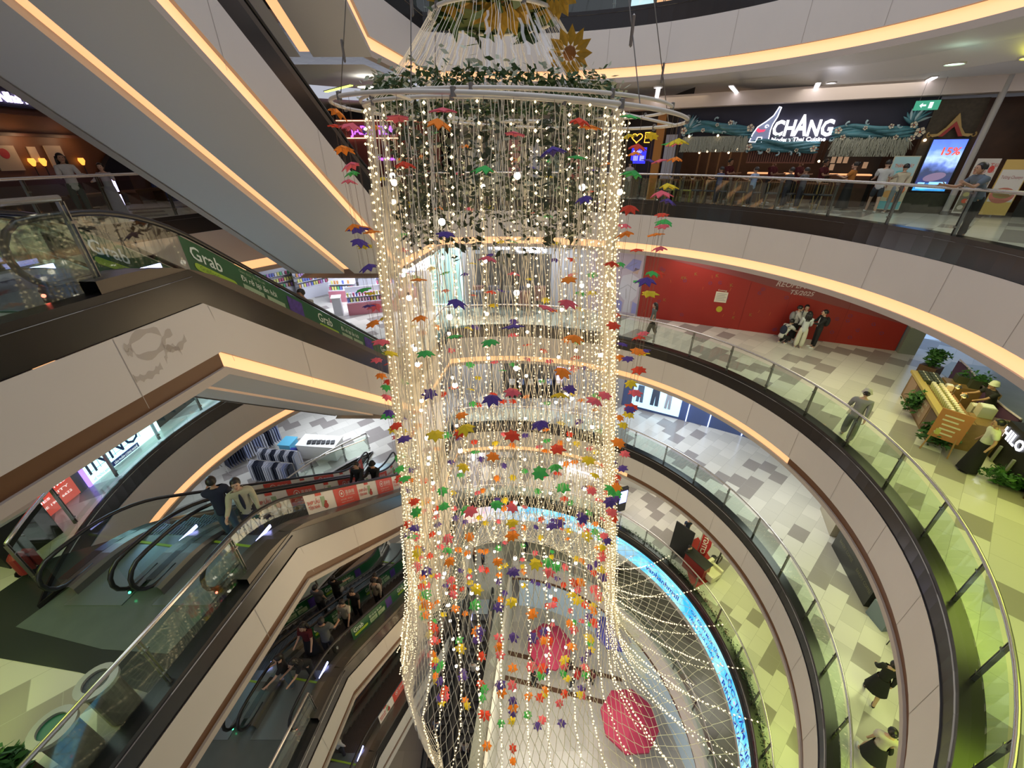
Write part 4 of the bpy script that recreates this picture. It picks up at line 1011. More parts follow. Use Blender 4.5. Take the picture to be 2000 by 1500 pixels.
# posters: built flat boards with lettering and printed dishes
def poster(label, u0, u1, v0, v1, out, col, prints, stand=True, m=None, lit=0.0, lean=0.0, name='poster_board'):
    t = thing(name, label, 'poster'); mm = m or mat('poster_' + label[:14].replace(' ', '_'), col, .45, emit=col if lit else None, es=lit)
    fbox(u0, u1, v0, v1, out, out + .03).obj('board', mm, t)
    for kind, a in prints:
        if kind == 'r': face(rect(*a[:4]), sf(out + .034), mat('print_%d%d%d' % tuple(int(c * 99) for c in a[4]), a[4], .5, emit=a[4] if lit else None, es=lit), 'print', t)
        if kind == 'o': MB().poly([(a[0] + a[2] * cos(x), a[1] + a[3] * sin(x)) for x in [2 * pi * i / 18 for i in range(18)]], sf(out + .036)).obj('print', mat('print_%d%d%d' % tuple(int(c * 99) for c in a[4]), a[4], .5, emit=a[4] if lit else None, es=lit), t)
        if kind == 't': text_mb(a[0], a[3], (lambda A: (lambda x, y: FA(A[1] + x, A[2] + y, out + .04)))(a), bold=.01, width=a[5] if len(a) > 5 else None).obj('lettering', mat('print_%d%d%d' % tuple(int(c * 99) for c in a[4]), a[4], .5, emit=a[4] if lit else None, es=lit), t)
    if stand: fbox((u0 + u1) / 2 - .02, (u0 + u1) / 2 + .02, 0, v1 - .3, out - .06, out - .03).obj('stand', M_DSTEEL, t)
    return t
poster('tall menu poster with sea and beach picture between shoppers and screen', 6.05, 6.66, .06, 1.52, .25, (.45, .40, .28), [('r', (6.07, 1.0, 6.64, 1.50, (.30, .48, .50))), ('r', (6.07, .08, 6.64, .30, (.10, .35, .38))), ('t', ('THÁNG NÀY', 6.14, 1.22, .13, (.62, .16, .06), .44)), ('o', (6.36, 1.10, .14, .04, (.10, .40, .42))), ('o', (6.45, .62, .16, .14, (.50, .16, .05))), ('o', (6.25, .50, .14, .10, (.55, .30, .10))), ('o', (6.42, .36, .16, .09, (.42, .20, .10)))], lit=.12)
poster('white poster of pho bowls beside the slim pillar', 7.86, 8.34, .06, 1.46, .30, (.50, .46, .42), [('r', (7.88, .10, 8.32, .98, (.16, .14, .10))), ('t', ('Phở Tái', 7.93, 1.26, .13, (.45, .12, .10))), ('t', ('Gầu Bò', 7.93, 1.12, .12, (.45, .12, .10))), ('o', (8.23, 1.2, .06, .09, (.55, .04, .03)))] + [('o', (7.98 + .12 * (i % 3) + .03 * (i % 2), .22 + .17 * (i // 3), .065, .06, [(.50, .45, .38), (.42, .18, .08), (.30, .30, .12), (.55, .10, .05)][i % 4])) for i in range(13)], lit=.08)
poster('yellow and white poster with a big noodle bowl, last before the frame edge', 8.44, 8.98, .06, 1.44, .32, (.50, .34, .10), [('r', (8.46, .40, 8.96, 1.20, (.55, .52, .48))), ('t', ('Tương Chuseyo', 8.50, .98, .11, (.35, .16, .16), .42)), ('o', (8.70, .56, .25, .20, (.40, .14, .10))), ('o', (8.70, .60, .20, .12, (.22, .24, .08))), ('o', (8.90, .62, .07, .07, (.6, .57, .5)))], lit=.08)
poster('blue lit menu screen below the neon heart', -2.0, -1.42, 1.25, 1.80, -.1, (.02, .02, .45), [('t', ('MENU', -1.92, 1.62, .12, (.5, .5, .95))), ('r', (-1.9, 1.35, -1.72, 1.52, (.2, .2, .8))), ('r', (-1.65, 1.35, -1.48, 1.52, (.2, .2, .8)))], stand=False, lit=1.6, name='menu_screen')
ne = thing('neon_sign', 'orange neon heart and letter E above the blue menu screen', 'neon sign'); M_NEON = glow('neon_orange', (1.0, .36, .03), 3)
MB().tube([FA(-1.83 + .17 * sin(t) ** 3 * 1.2, 2.12 + .15 * (13 * cos(t) - 5 * cos(2 * t) - 2 * cos(3 * t) - cos(4 * t)) / 14, .02) for t in [2 * pi * i / 24 for i in range(24)]], .016, 6, closed=True).obj('heart_tube', M_NEON, ne)
MB().tube([FA(*p, .02) for p in [(-1.33, 2.28), (-1.53, 2.28), (-1.52, 2.13), (-1.36, 2.13), (-1.52, 2.12), (-1.53, 1.96), (-1.33, 1.96)]], .016, 6).obj('letter_tube', M_NEON, ne)
struct('wall_inner', fbox(4.4, 6.0, 0, 2.1, -1.52, -1.46), M_DARK)
for u, v in ((4.62, 1.3), (4.80, 1.3), (4.97, 1.3), (4.64, 1.08), (5.55, 1.15)):
    tag(fbox(u, u + .13, v, v + .19, -1.45, -1.43).obj('menu_sheet', mat('menu_paper', (.42, .33, .25), .6, emit=(.5, .35, .22), es=.25)), 'small cream menu sheet pinned on the dark wall behind the waiters', 'menu', 'menu sheets on the wall')
# pendant lamps in the restaurant
for i, (u, v, o) in enumerate([(.1, 2.12, .22), (.45, 1.62, -.4), (.7, 1.66, -.5), (.98, 1.68, -.6), (1.45, 1.62, -.3), (1.72, 1.72, -.3), (4.05, 1.62, -.1), (4.25, 1.36, -.75), (6.62, 1.92, .02), (1.05, 2.13, .25)]):
    t = thing('spot_lamp', 'small glowing warm lamp of the thai restaurant', 'lamp', tuple(FA(u, v, o)), group='warm lamps of the thai restaurant')
    MB().ball((0, 0, 0), .036, 8, 6).obj('bulb', glow('lamp_warm', (1.0, .72, .40), 7), t); MB().tube([(0, 0, .03), (0, 0, 3.35 - v if v < 1.9 else .10)], .006, 4).obj('cord', M_K, t)
for u, w in ((2.2, .75), (3.35, .4), (4.72, .55), (5.2, .6)):
    t = thing('service_counter', 'wooden service counter with a lit edge inside the thai restaurant', 'counter', group='counters inside the thai restaurant')
    fbox(u, u + w, 0, .95, -1.3, -.8).obj('body', M_BROWN, t); fbox(u - .02, u + w + .02, .95, .99, -1.32, -.76).obj('worktop', mat('counter_lit', (.4, .2, .08), .4, emit=(1, .45, .2), es=.9), t)
for i in range(3): point('restaurant_lamp', FA(1.0 + 1.9 * i, 1.9, -1.4), 7, (1.0, .62, .34), .2)
# dining sets
M_BR = mat('brass_frame', (.32, .22, .08), .4, .4)
chair_proto = None
def dining_chair(loc, rz, label):
    global chair_proto
    if chair_proto is None:
        t = thing('dining_chair', label, 'chair', loc, rz, 'dining chairs outside the thai restaurant')
        MB().lathe([(0, .42), (.2, .42), (.21, .44), (.2, .46), (0, .46)], (0, 0, 0), 12).obj('seat', mat('seat_dark', (.03, .03, .035), .6), t)
        for sx in (-1, 1):
            for sy in (-1, 1): MB().tube([(sx * .14, sy * .14, .42), (sx * .19, sy * .19, 0)], .012, 5).obj('leg', M_BR, t)
        mb = MB().tube([(-.19, -.16, .44), (-.2, -.2, .75), (-.1, -.22, .88), (.1, -.22, .88), (.2, -.2, .75), (.19, -.16, .44)], .012, 5)
        for x in (-.1, -.03, .04, .11): mb.tube([(x, -.18, .46), (x, -.215, .86)], .005, 4)
        mb.obj('backrest', M_BR, t); chair_proto = t; return t
    return dup(chair_proto, loc, rz, label)
def dining_table(u, o, label):
    t = thing('dining_table', label, 'table', tuple(FA(u, 0, o)), atan2(-.517, .856), 'dining tables outside the thai restaurant')
    MB().box((0, 0, .73), (.7, .6, .035)).obj('tabletop', M_BROWN, t)
    for x in (-.28, .28): MB().box((x, 0, .355), (.05, .45, .71)).obj('leg', M_DSTEEL, t)
    tt = thing('bowl_set', 'stack of white bowls on a dining table ' + label.split(',')[-1].strip(), 'tableware', tuple(FA(u + .08, .75, o + .05)))
    MB().lathe([(0.03, 0), (.07, .05), (.065, .05), (.02, .01)], (0, 0, 0), 10).obj('bowl', M_W, tt)
seats = ['under the straw thatch', 'under the wave on the elephant side', 'below the elephant', 'below the restaurant lettering', 'nearest the tall beach poster', 'by the orange pier']
for i, u in enumerate((.45, 1.35, 2.3, 3.3, 4.3, -.3)):
    dining_table(u, .30, 'small dark dining table, ' + seats[i])
    a = atan2(-.517, .856)
    dining_chair(tuple(FA(u - .1, 0, .85)), a + pi, 'round-backed chair at the table ' + seats[i])
    dining_chair(tuple(FA(u + .35, 0, .80)), a + pi + .3, 'turned round-backed chair at the table ' + seats[i])
for i, u in enumerate((-.05, .5)):
    t = thing('stool', 'low yellow stool by the straw thatch, ' + ('nearer the orange pier' if i == 0 else 'nearer the sign'), 'stool', tuple(FA(u, 0, 1.15)), -.5)
    MB().box((0, 0, .45), (.34, .26, .03)).obj('seat', mat('stool_yellow', (.30, .28, .05), .5), t)
    for x in (-.15, .15):
        for y in (-.11, .11): MB().tube([(x, y, .44), (x * 1.1, y * 1.1, 0)], .012, 4).obj('leg', mat('stool_yellow', (.30, .28, .05), .5), t)
# exit sign, ceiling fittings
t = thing('exit_sign', 'green hanging exit sign with white running figure under the bulkhead', 'exit sign')
fbox(5.98, 6.50, 2.62, 2.84, .60, .64).obj('panel', glow('exit_green', (.05, .36, .22), .8), t)
MB().poly([(6.08, 2.73), (6.14, 2.79), (6.14, 2.75), (6.22, 2.75), (6.22, 2.71), (6.14, 2.71), (6.14, 2.67)], sf(.645)).obj('arrow', glow('exit_white', (.7, 1, .85), 1.2), t)
join(MB().poly(rect(6.28, 2.66, 6.36, 2.80), sf(.645))).obj('figure', glow('exit_white', (.7, 1, .85), 1.2), t)
for u in (6.05, 6.43): MB().tube([FA(u, 2.84, .62), FA(u, 3.35, .62)], .006, 4).obj('rod', M_DSTEEL, t)
M_LINE = glow('line_light', (.93, .90, 1.0), 5)
def fitting(name, label, cat, pts, r=None, group='lamps in the ceiling above the thai restaurant walkway', m=None, z=3.33):
    t = thing(name, label, cat, group=group)
    if r: MB().lathe([(0, -.012), (r, -.012), (r, .004), (0, .004)], (pts[0], pts[1], z), 20).obj('diffuser', m or M_LINE, t); MB().lathe([(r, -.03), (r * 1.12, -.03), (r * 1.12, .006), (r, .006)], (pts[0], pts[1], z), 20).obj('rim', M_WHITE, t)
    else:
        (x0, y0), (x1, y1) = pts; d = Vector((x1 - x0, y1 - y0, 0)); MB().box(((x0 + x1) / 2, (y0 + y1) / 2, z - .01), (d.length, .10, .03), atan2(d.y, d.x)).obj('diffuser', m or M_LINE, t)
        MB().box(((x0 + x1) / 2, (y0 + y1) / 2, z + .005), (d.length + .06, .15, .02), atan2(d.y, d.x)).obj('frame', M_WHITE, t)
for (x0, y0), (x1, y1), lb in (((4.5, 15.3), (5.25, 17.9), 'above the neon heart'), ((6.5, 14.8), (7.4, 16.3), 'above the elephant sign'), ((8.7, 14.2), (9.4, 15.4), 'above the longest teal wave'), ((11.1, 13.2), (11.5, 13.9), 'before the round pillar'), ((11.8, 11.3), (13.0, 11.9), 'over the dish posters')):
    fitting('line_light', 'short bright white line light in the ceiling ' + lb, 'ceiling light', ((x0, y0), (x1, y1)))
for x, y, r, lb in ((4.4, 15.0, .12, 'by the neon heart'), (7.2, 16.6, .12, 'by the elephant sign'), (9.0, 14.1, .12, 'by the longest teal wave'), (11.4, 14.6, .12, 'by the exit sign'), (12.6, 11.2, .12, 'by the dish posters')):
    fitting('downlight', 'small round white downlight ' + lb, 'ceiling light', (x, y), r)
fitting('round_lamp', 'large round lime-yellow ceiling lamp near the frame edge', 'ceiling light', (11.0, 10.6), .36, m=glow('lime_glow', (1.0, 1.0, .12), 3.0))
fitting('round_lamp', 'pale green oval ceiling lamp beside the lime one', 'ceiling light', (9.9, 11.4), .18, m=glow('mint_glow', (.7, 1.0, .75), 2.5))
fitting('round_lamp', 'big round white ceiling lamp behind the hoops on the escalator side', 'ceiling light', (-4.3, 14.9), .32, m=glow('white_glow', (1, .98, .85), 4))
fitting('line_light', 'long lime light strip in the ceiling behind the escalators', 'ceiling light', ((-6.0, 16.0), (-4.7, 14.6)), m=glow('lime_strip', (.75, 1.0, .12), 2.5))
# far front behind the curtain on this storey
FB = plane((-5.2, 20.4, 0), (1, 0, 0))
def bsign(body, size, x, z, y, m, label, cat='sign', name='shop_sign', bold=.02, width=None, group=None):
    t = thing(name, label, cat, group=group); text_mb(body, size, lambda a, b: (x + a, y, z + b), th=.04, nrm=(0, -1, 0), bold=bold, width=width).obj('letters', m, t); return t
M_VIO = glow('neon_violet', (.42, .10, 1.0), 2.2)
struct('wall_teahouse', MB().box((-5.2, 19.6, 1.4), (4.4, .2, 2.8)), mat('teahouse_red', (.16, .03, .02), .5, noise=.5, nscale=3))
bsign('JADE TEA', .42, -6.6, 2.28, 19.4, M_VIO, 'violet neon lettering of the shop behind the hoops on the escalator side')
bsign('Teahouse', .2, -5.7, 1.35, 19.4, M_VIO, 'small violet neon lettering lower on the red shop')
for z in (2.15, 2.75): tag(MB().box((-5.3, 19.42, z), (3.6, .03, .03)).obj('light_bar', glow('bar_warm', (1, .6, .35), 2.5)), 'warm horizontal light line framing the violet shop lettering, ' + ('lower' if z < 2.3 else 'upper'), 'light')
struct('wall_shop', MB().box((1.0, 19.9, 1.5), (7.2, .2, 3.0)), mat('shopfront_beige', (.20, .18, .15), .5))
for i in range(7): tag(MB().box((-1.6 + i * .85, 19.75, 1.25), (.5, .04, 1.7)).obj('shop_poster', mat('shop_poster%d' % i, [(.4, .4, .38), (.3, .32, .3), (.45, .2, .18), (.5, .5, .55), (.2, .25, .2), (.5, .12, .10), (.35, .33, .3)][i], .5)), ['pale', 'grey green', 'dull red', 'white', 'dark green', 'red', 'beige'][i] + ' poster panel on the shopfront behind the light curtain', 'poster')
# posters high up on the storey above
for (u0, w, c, lb) in ((2.2, .75, (.5, .62, .70), 'white and blue lit price poster above the warm cove band'), (3.0, .72, (.75, .35, .18), 'orange lit price poster beside the white one'), (5.1, .8, (.25, .5, .8), 'blue lit poster on the highest storey'), (6.0, .9, (.6, .5, .42), 'cream lit poster on the highest storey')):
    o = Vector((1.9 + u0 * 1.0, 19.3 - u0 * .35, H)); t = thing('lit_poster', lb, 'poster'); f = plane(o, (.94, -.34, 0)); mm = mat('lit_' + lb[:9].replace(' ', '_'), c, .5, emit=c, es=.9)
    MB().hexa([f(0, .45), f(w, .45), f(w, .45, .05), f(0, .45, .05)], [f(0, 2.2), f(w, 2.2), f(w, 2.2, .05), f(0, 2.2, .05)]).obj('board', mm, t)
    text_mb('BUFFET', .17, lambda a, b: f(.08 + a, 1.25 + b, .06), width=w * .7, bold=.02).obj('lettering', M_PINKRED, t); text_mb('-189K', .2, lambda a, b: f(.08 + a, .9 + b, .06), width=w * .6, bold=.02).obj('lettering', M_PINKRED, t)
# ================================================================ storey B, right: red hoarding, mural, food stall
HB = plane((6.31, 19.45, -H), (9.54, -4.15, 0)); HN = HB.n
def hrect(u0, v0, u1, v1, out, m, name, parent): return MB().poly(rect(u0, v0, u1, v1), lambda a, b: HB(a, b, out)).obj(name, m, parent)
t = thing('hoarding', 'long red hoarding board across the closed shop', 'hoarding')
mb = MB(); mb.hexa([HB(0, 0), HB(10.4, 0), HB(10.4, 0, .08), HB(0, 0, .08)], [HB(0, 3.3), HB(10.4, 3.3), HB(10.4, 3.3, .08), HB(0, 3.3, .08)]); mb.obj('board', M_REDW, t)
MB().poly([(0, 3.05), (4.0, 2.38), (7.4, 1.66), (10.4, 1.12), (10.4, 3.3), (0, 3.3)], lambda a, b: HB(a, b, .085)).obj('painted_reflection_band', M_REDD, t)  # reflection of the floor, painted on as a duller red band
rr = random.Random(5); mk = {'K': mat('mark_olive', (.26, .12, .02), .6), 'G': mat('mark_violet', (.16, .03, .10), .6), 'I': mat('mark_orange', (.42, .08, .02), .6), 'O': mat('mark_violet', (.16, .03, .10), .6)}
for i in range(64):
    c = 'KGIO'[i % 4]; u, v = rr.uniform(.2, 10.1), rr.uniform(.15, 2.4); a = rr.uniform(-.4, .4)
    if v > 2.9 - .19 * u: continue
    text_mb(c, .2, (lambda u, v, a: (lambda x, y: HB(u + x * cos(a) - y * sin(a), v + x * sin(a) + y * cos(a), .09)))(u, v, a), bold=.01).obj('lettering', mk[c], t)
text_mb('REOPEN', .30, lambda a, b: HB(5.5 + a, 2.16 + b, .095), bold=.015, shear=.2).obj('lettering', mat('mark_white', (.55, .42, .42), .6), t)
text_mb('T5/2025', .26, lambda a, b: HB(6.1 + a, 1.88 + b, .095), bold=.015, shear=.25).obj('lettering', mat('mark_white', (.55, .42, .42), .6), t)
for u in (4.55, 6.15, 8.3): hrect(u, 0, u + .012, 2.2, .09, mat('joint_red', (.18, .01, .01), .6), 'board_joint', t)
n = thing('notice', 'white notice sheet with printed lines pasted on the red hoarding', 'notice')
hrect(3.28, 1.18, 3.78, 1.66, .10, M_CREAM, 'sheet', n)
for i in range(5): hrect(3.33, 1.56 - i * .075, 3.73 - .05 * (i % 2), 1.585 - i * .075, .105, M_GREY, 'printed_line', n)
text_mb('Coming', .10, lambda a, b: HB(3.34 + a, 1.70 + b, .10), width=.36).obj('lettering', M_CREAM, n)
n = thing('sticker', 'round yellow sticker under the notice on the red hoarding', 'sticker'); MB().poly([(3.58 + .13 * cos(a), .86 + .14 * sin(a)) for a in [2 * pi * i / 16 for i in range(16)]], lambda a, b: HB(a, b, .10)).obj('disc', mat('sticker_yellow', (.45, .38, .02), .6), n)
# mural left of the hoarding
mu = thing('mural_panel', 'pale pink mural board with a sketched white outfit beside the red hoarding', 'mural')
MPL = plane((3.95, 20.7, -H), (6.31 - 3.95, 19.45 - 20.7, 0))
mb = MB(); mb.hexa([MPL(0, 0), MPL(2.6, 0), MPL(2.6, 0, .06), MPL(0, 0, .06)], [MPL(0, 3.3), MPL(2.6, 3.3), MPL(2.6, 3.3, .06), MPL(0, 3.3, .06)]); mb.obj('board', mat('mural_pink', (.52, .44, .52), .5), mu)
for pts, m in (([(1.75, 2.3), (2.1, 2.75), (2.5, 2.7), (2.45, 2.3), (2.2, 2.15)], ('mural_blue', (.30, .30, .60))), ([(1.55, 1.1), (1.7, 1.9), (2.1, 2.05), (2.5, 1.85), (2.5, 1.0), (2.3, .7), (1.9, .72)], ('mural_white', (.62, .60, .66))), ([(1.9, .1), (1.95, .75), (2.25, .72), (2.3, .1)], ('mural_white', (.62, .60, .66))),
               ([(1.4, .1), (1.5, .8), (1.85, .6), (1.85, .1)], ('mural_blue', (.30, .30, .60))), ([(2.35, .1), (2.35, .7), (2.58, .6), (2.58, .1)], ('mural_blue', (.30, .30, .60))), ([(2.15, 2.1), (2.25, 2.35), (2.45, 2.3), (2.4, 2.05)], ('mural_skin', (.52, .36, .30)))):
    MB().poly(pts, lambda a, b: MPL(a, b, .065)).obj('drawing', mat(m[0], m[1], .6), mu)
for p in ([(1.6, 1.2), (2.0, 1.5), (2.45, 1.25)], [(1.95, 1.3), (2.0, .8)], [(1.55, 2.2), (1.9, 2.35), (2.3, 2.6)]): MB().tube([MPL(a, b, .07) for a, b in p], .008, 4).obj('ink_line', M_GREY, mu)
text_mb('The lifestyle garden', .2, lambda a, b: MPL(.05 + a, 2.35 + b, .07), width=1.5).obj('lettering', M_GREY, mu)
struct('wall_pier', MB().box((16.1, 15.1, -H + .55), (.55, .45, 1.1), -.4), mat('pier_lower', (.20, .21, .17), .5)); struct('wall_pier', MB().box((16.1, 15.1, -H + 2.35), (.55, .45, 2.5), -.4), mat('pier_upper', (.48, .44, .34), .5))
lp = mat('lit_corridor', (.45, .6, .85), .3, emit=(.45, .65, 1.0), es=.55)
struct('wall_corridor', MB().box((18.6, 16.4, -H + 1.6), (4.6, .1, 3.2), -.45), lp)
for i in range(5): tag(MB().box((16.6 + i * .9, 14.2 - i * .42, -H + 3.3), (.9, .09, .03), -.45).obj('line_light', M_LINE), 'white ceiling line light of the blue-lit corridor, ' + ['nearest the hoarding', 'second from the hoarding', 'middle of the row', 'fourth along', 'last along'][i], 'ceiling light')
# glass wall and grey shop floor beyond the stall
struct('floor_grey', MB().add([(15.9, 13.4, -H + .008), (17.2, 14.2, -H + .008), (22, 12, -H + .008), (18.5, 7, -H + .008), (15.2, 9.3, -H + .008)], [(0, 1, 2, 3, 4)]), mat('floor_grey_tile', (.30, .33, .31), .25, noise=.1, nscale=2))
# food stall
KL = Vector((-.497, -.868, 0)); KW = Vector((.868, -.497, 0)); K0 = Vector((13.16, 11.74, -H))
def kp(l, w, z): return tuple(K0 + KL * l + KW * w + Vector((0, 0, z)))
def kbox(l0, l1, w0, w1, z0, z1): return MB().hexa([kp(l0, w0, z0), kp(l1, w0, z0), kp(l1, w1, z0), kp(l0, w1, z0)], [kp(l0, w0, z1), kp(l1, w0, z1), kp(l1, w1, z1), kp(l0, w1, z1)])
st = thing('food_stall', 'wooden market stall counter stacked with drinks, behind the curved railing', 'stall')
kbox(0, 3.0, 0, .72, 0, .82).obj('front_counter', mat('stall_wood', (.22, .13, .05), .5, noise=.3, nscale=6), st); kbox(-.05, 3.05, -.06, .12, .82, .90).obj('ledge', mat('stall_edge', (.42, .30, .09), .5), st)
kbox(0, .65, .72, 1.9, 0, .86).obj('end_counter', mat('stall_wood', (.22, .13, .05)), st); kbox(2.3, 3.0, .72, 1.7, 0, .84).obj('end_counter', mat('stall_wood', (.22, .13, .05)), st)
for i in range(4): kbox(.15 + i * .72, .78 + i * .72, -.012, 0, .08, .74).obj('front_panel', mat('stall_panel%d' % (i % 2), [(.32, .20, .13), (.10, .05, .035)][i % 2], .5), st)
for i in range(3): text_mb(['TRÀ SỮA', 'COFFEE', 'BÁNH'][i], .17, lambda a, b: tuple(Vector(kp(1.5 + i * .02, -.02, .2 + b + .2 * i)) + KL * a), width=.5).obj('lettering', M_CREAM, st)
cup = None
for r_ in range(2):
    for i in range(15):
        loc = kp(.95 + i * .135, .26 + r_ * .17, .90 if 0 else .82)
        if cup is None:
            cup = thing('drink_cup', 'pale lidded cup in the double row on the food stall', 'cup', loc, group='cups in rows on the food stall')
            MB().lathe([(0, 0), (.04, 0), (.055, .15), (0, .15)], (0, 0, 0), 10).obj('body', mat('cup_pale', (.60, .60, .26), .4), cup); MB().lathe([(.058, .15), (.05, .18), (.0, .185)], (0, 0, 0), 10).obj('lid', M_CREAM, cup)
        else: dup(cup, loc)
box = None
for i in range(4):
    for j in range(2):
        loc = kp(.1 + i * .2, .2 + j * .25, .82)
        if box is None:
            box = thing('tea_box', 'dark tray box at the far end of the food stall counter', 'box', loc, atan2(KL.y, KL.x), 'dark boxes on the food stall'); MB().box((0, 0, .07), (.17, .22, .14)).obj('carton', mat('tray_dark', (.05, .055, .03), .6), box); MB().box((0, 0, .145), (.13, .02, .01)).obj('band', M_CREAM, box)
        else: dup(box, loc)
for i, (l, w, h, s) in enumerate([(.15, 1.1, .22, .3), (.2, 1.55, .2, .28), (.45, 1.3, .28, .22)]):
    t = thing('crate', 'dark crate of plants on the far end of the stall, ' + ['nearest the counter', 'outermost', 'tallest'][i], 'crate', kp(l, w, .86), 1.0); MB().box((0, 0, h / 2), (s, s, h)).obj('box', mat('tray_dark', (.05, .055, .03)), t)
    foliage('leaves', '', '', [(0, 0, h + .05)], 70, .06, M_LEAFG, .08, seed=i + 30, parent=t)
for i, (l, w) in enumerate([(1.35, .62), (1.95, .60)]):
    t = thing('warming_lamp', 'glowing orange warming lamp on the food stall, ' + ['nearer the attendant', 'nearer the menu easel'][i], 'lamp', kp(l, w, .82))
    MB().tube([(0, 0, 0), (0, 0, .30), (.06, .02, .34)], .012, 5).obj('stem', M_DSTEEL, t); MB().lathe([(.03, .12), (.09, .04), (.085, .03), (0, .10)], (.06, .02, .26), 10).obj('shade', M_DSTEEL, t); MB().ball((.06, .02, .30), .06, 8, 6).obj('bulb', glow('lamp_orange', (1.0, .50, .08), 6), t)
    point('stall_lamp', tuple(Vector(kp(l, w, 1.1))), 4, (1.0, .6, .2), .08)
for i, (l, w, c, s) in enumerate([(.95, .62, (.55, .50, .42), .16), (2.35, 1.0, (.40, .40, .30), .3), (1.6, 1.15, (.52, .54, .40), .26)]):
    t = thing('appliance', ['round pale jar with a pink lid on the stall', 'low square appliance at the near end of the stall', 'white square water tub behind the warming lamps'][i], 'appliance', kp(l, w, .84 if i < 2 else 0.0), 1.05)
    MB().box((0, 0, (s if i < 2 else .8) / 2), (s, s, s if i < 2 else .8)).obj('body', mat('appl%d' % i, c, .4), t); MB().box((0, 0, (s if i < 2 else .8) + .01), (s * .8, s * .8, .02)).obj('lid', M_W, t)
t = thing('stall_plants', 'green fern hanging on the front of the food stall', 'plant'); foliage('fronds', '', '', [kp(1.5, -.12, .55), kp(1.55, -.15, .4), kp(1.6, -.1, .65)], 320, .08, M_LEAFG, .10, seed=41, parent=t)
t = thing('stall_plants', 'green fern at the near corner foot of the food stall', 'plant'); foliage('fronds', '', '', [kp(3.15, -.05, .35), kp(3.2, .15, .5), kp(3.15, .3, .3)], 420, .09, M_LEAFG, .12, seed=42, parent=t)
# easel with orange menu
t = thing('menu_easel', 'wooden easel carrying an orange menu board at the near end of the stall', 'easel', (11.42, 8.62, -H), radians(-52))
for x in (-.28, .28): MB().tube([(x, .0, 0), (x * .6, .18, 1.25)], .02, 5).obj('leg', M_WOOD, t)
MB().tube([(0, .55, 0), (0, .2, 1.2)], .02, 5).obj('leg', M_WOOD, t)
mb = MB().box((0, .08, .86), (.62, .03, .85)); mb.obj('board', mat('menu_orange', (.42, .17, .06), .5), t)
for i in range(5): MB().box((-.05 + .03 * (i % 3), .06, .60 + i * .13), (.36 - .05 * (i % 2), .012, .04)).obj('menu_line', M_CREAM, t)
MB().box((-.16, .058, .62), (.10, .012, .17)).obj('print', mat('print_lime', (.45, .45, .12)), t)
# curved partition behind the stall
top = [(15.35, 12.5), (15.1, 12.0), (14.75, 11.4), (14.4, 10.9), (14.1, 10.4), (13.85, 9.9), (13.65, 9.4), (13.5, 8.9)]
t = thing('curved_partition', 'curved violet and dark red partition behind the food stall with a pale rail', 'partition')
mb = MB(); mb2 = MB()
for (x, y), (x2, y2) in zip(top, top[1:]):
    mb.quad((x, y, -H), (x2, y2, -H), (x2, y2, -H + .9), (x, y, -H + .9)); mb.quad((x + .06, y - .03, -H), (x2 + .06, y2 - .03, -H), (x2 + .06, y2 - .03, -H + .9), (x + .06, y - .03, -H + .9))
mb.obj('panel', mat('partition_violet', (.10, .05, .11), .35, noise=.3, nscale=2), t); MB().tube([(x + .03, y - .015, -H + .93) for x, y in top], .03, 6).obj('rail', mat('rail_pink', (.50, .42, .50), .3), t)
for i in (3, 5): MB().poly([(0, .1), (.45, .2), (.2, .7)], lambda a, b: (top[i][0] - .02 - a * .3, top[i][1] - a * .85, -H + b)).obj('red_shape', mat('part_red', (.25, .02, .04), .4), t)
# planters and the dark display
def plant(name, label, cat, loc, pot, h, n, s, seed, flower_c=None):
    t = thing(name, label, cat, loc)
    if pot: MB().box((0, 0, pot[1] / 2), (pot[0], pot[0] * pot[2], pot[1]), pot[3]).obj('planter', mat('planter_brown', (.085, .04, .015), .6, noise=.3, nscale=8), t)
    rr = random.Random(seed); b = pot[1] if pot else 0
    cs = [(rr.gauss(0, .16) * (pot[0] if pot else .8) * 1.4, rr.gauss(0, .16) * (pot[0] if pot else .8) * 1.4, b + rr.uniform(.0, h)) for _ in range(30)]
    foliage('foliage', '', '', cs, n, s, M_LEAFG, .07, seed=seed, parent=t)
    if flower_c: foliage('blooms', '', '', cs[:6], 60, .04, flower_c, .06, seed=seed + 1, parent=t)
    return t
plant('potted_bush', 'low dark green bush on the floor just past the woman in the white blouse', 'plant', (12.15, 7.35, -H), None, .3, 700, .07, 51)
plant('potted_bush', 'bush in a wide brown planter near the glowing sign', 'plant', (12.55, 7.0, -H), (.9, .5, .6, .6), .2, 260, .08, 52)
plant('potted_bush', 'leafy bush with orange blooms nearest the frame edge', 'plant', (12.0, 6.35, -H), (.7, .35, .8, .3), .35, 700, .08, 53, mat('bloom_orange', (.55, .15, .03), .6))
plant('potted_bush', 'tall dark green bush beside the curved partition end', 'plant', (13.3, 8.3, -H), (.5, .4, 1, .4), .7, 500, .08, 54)
plant('potted_bush', 'pale green flowering bush at the far end of the food stall', 'plant', (15.0, 12.9, -H), (.5, .5, 1, .4), .6, 500, .08, 55, mat('bloom_pale', (.45, .5, .3), .6))
t = thing('display_sign', 'dark display stand with bright white lettering by the planters', 'sign', (12.65, 7.85, -H), radians(-115))
MB().box((0, 0, .55), (1.5, .3, 1.1)).obj('stand', M_K, t); text_mb('HILO', .38, lambda a, b: (-.7 + a, -.17, .68 + b), th=.04, nrm=(0, -1, 0), bold=.03).obj('letters', glow('display_white', (.9, .9, 1), 4), t)
for x in (-.4, .2): MB().box((x, -.2, .25), (.05, .05, .5)).obj('leg', M_GREY, t)
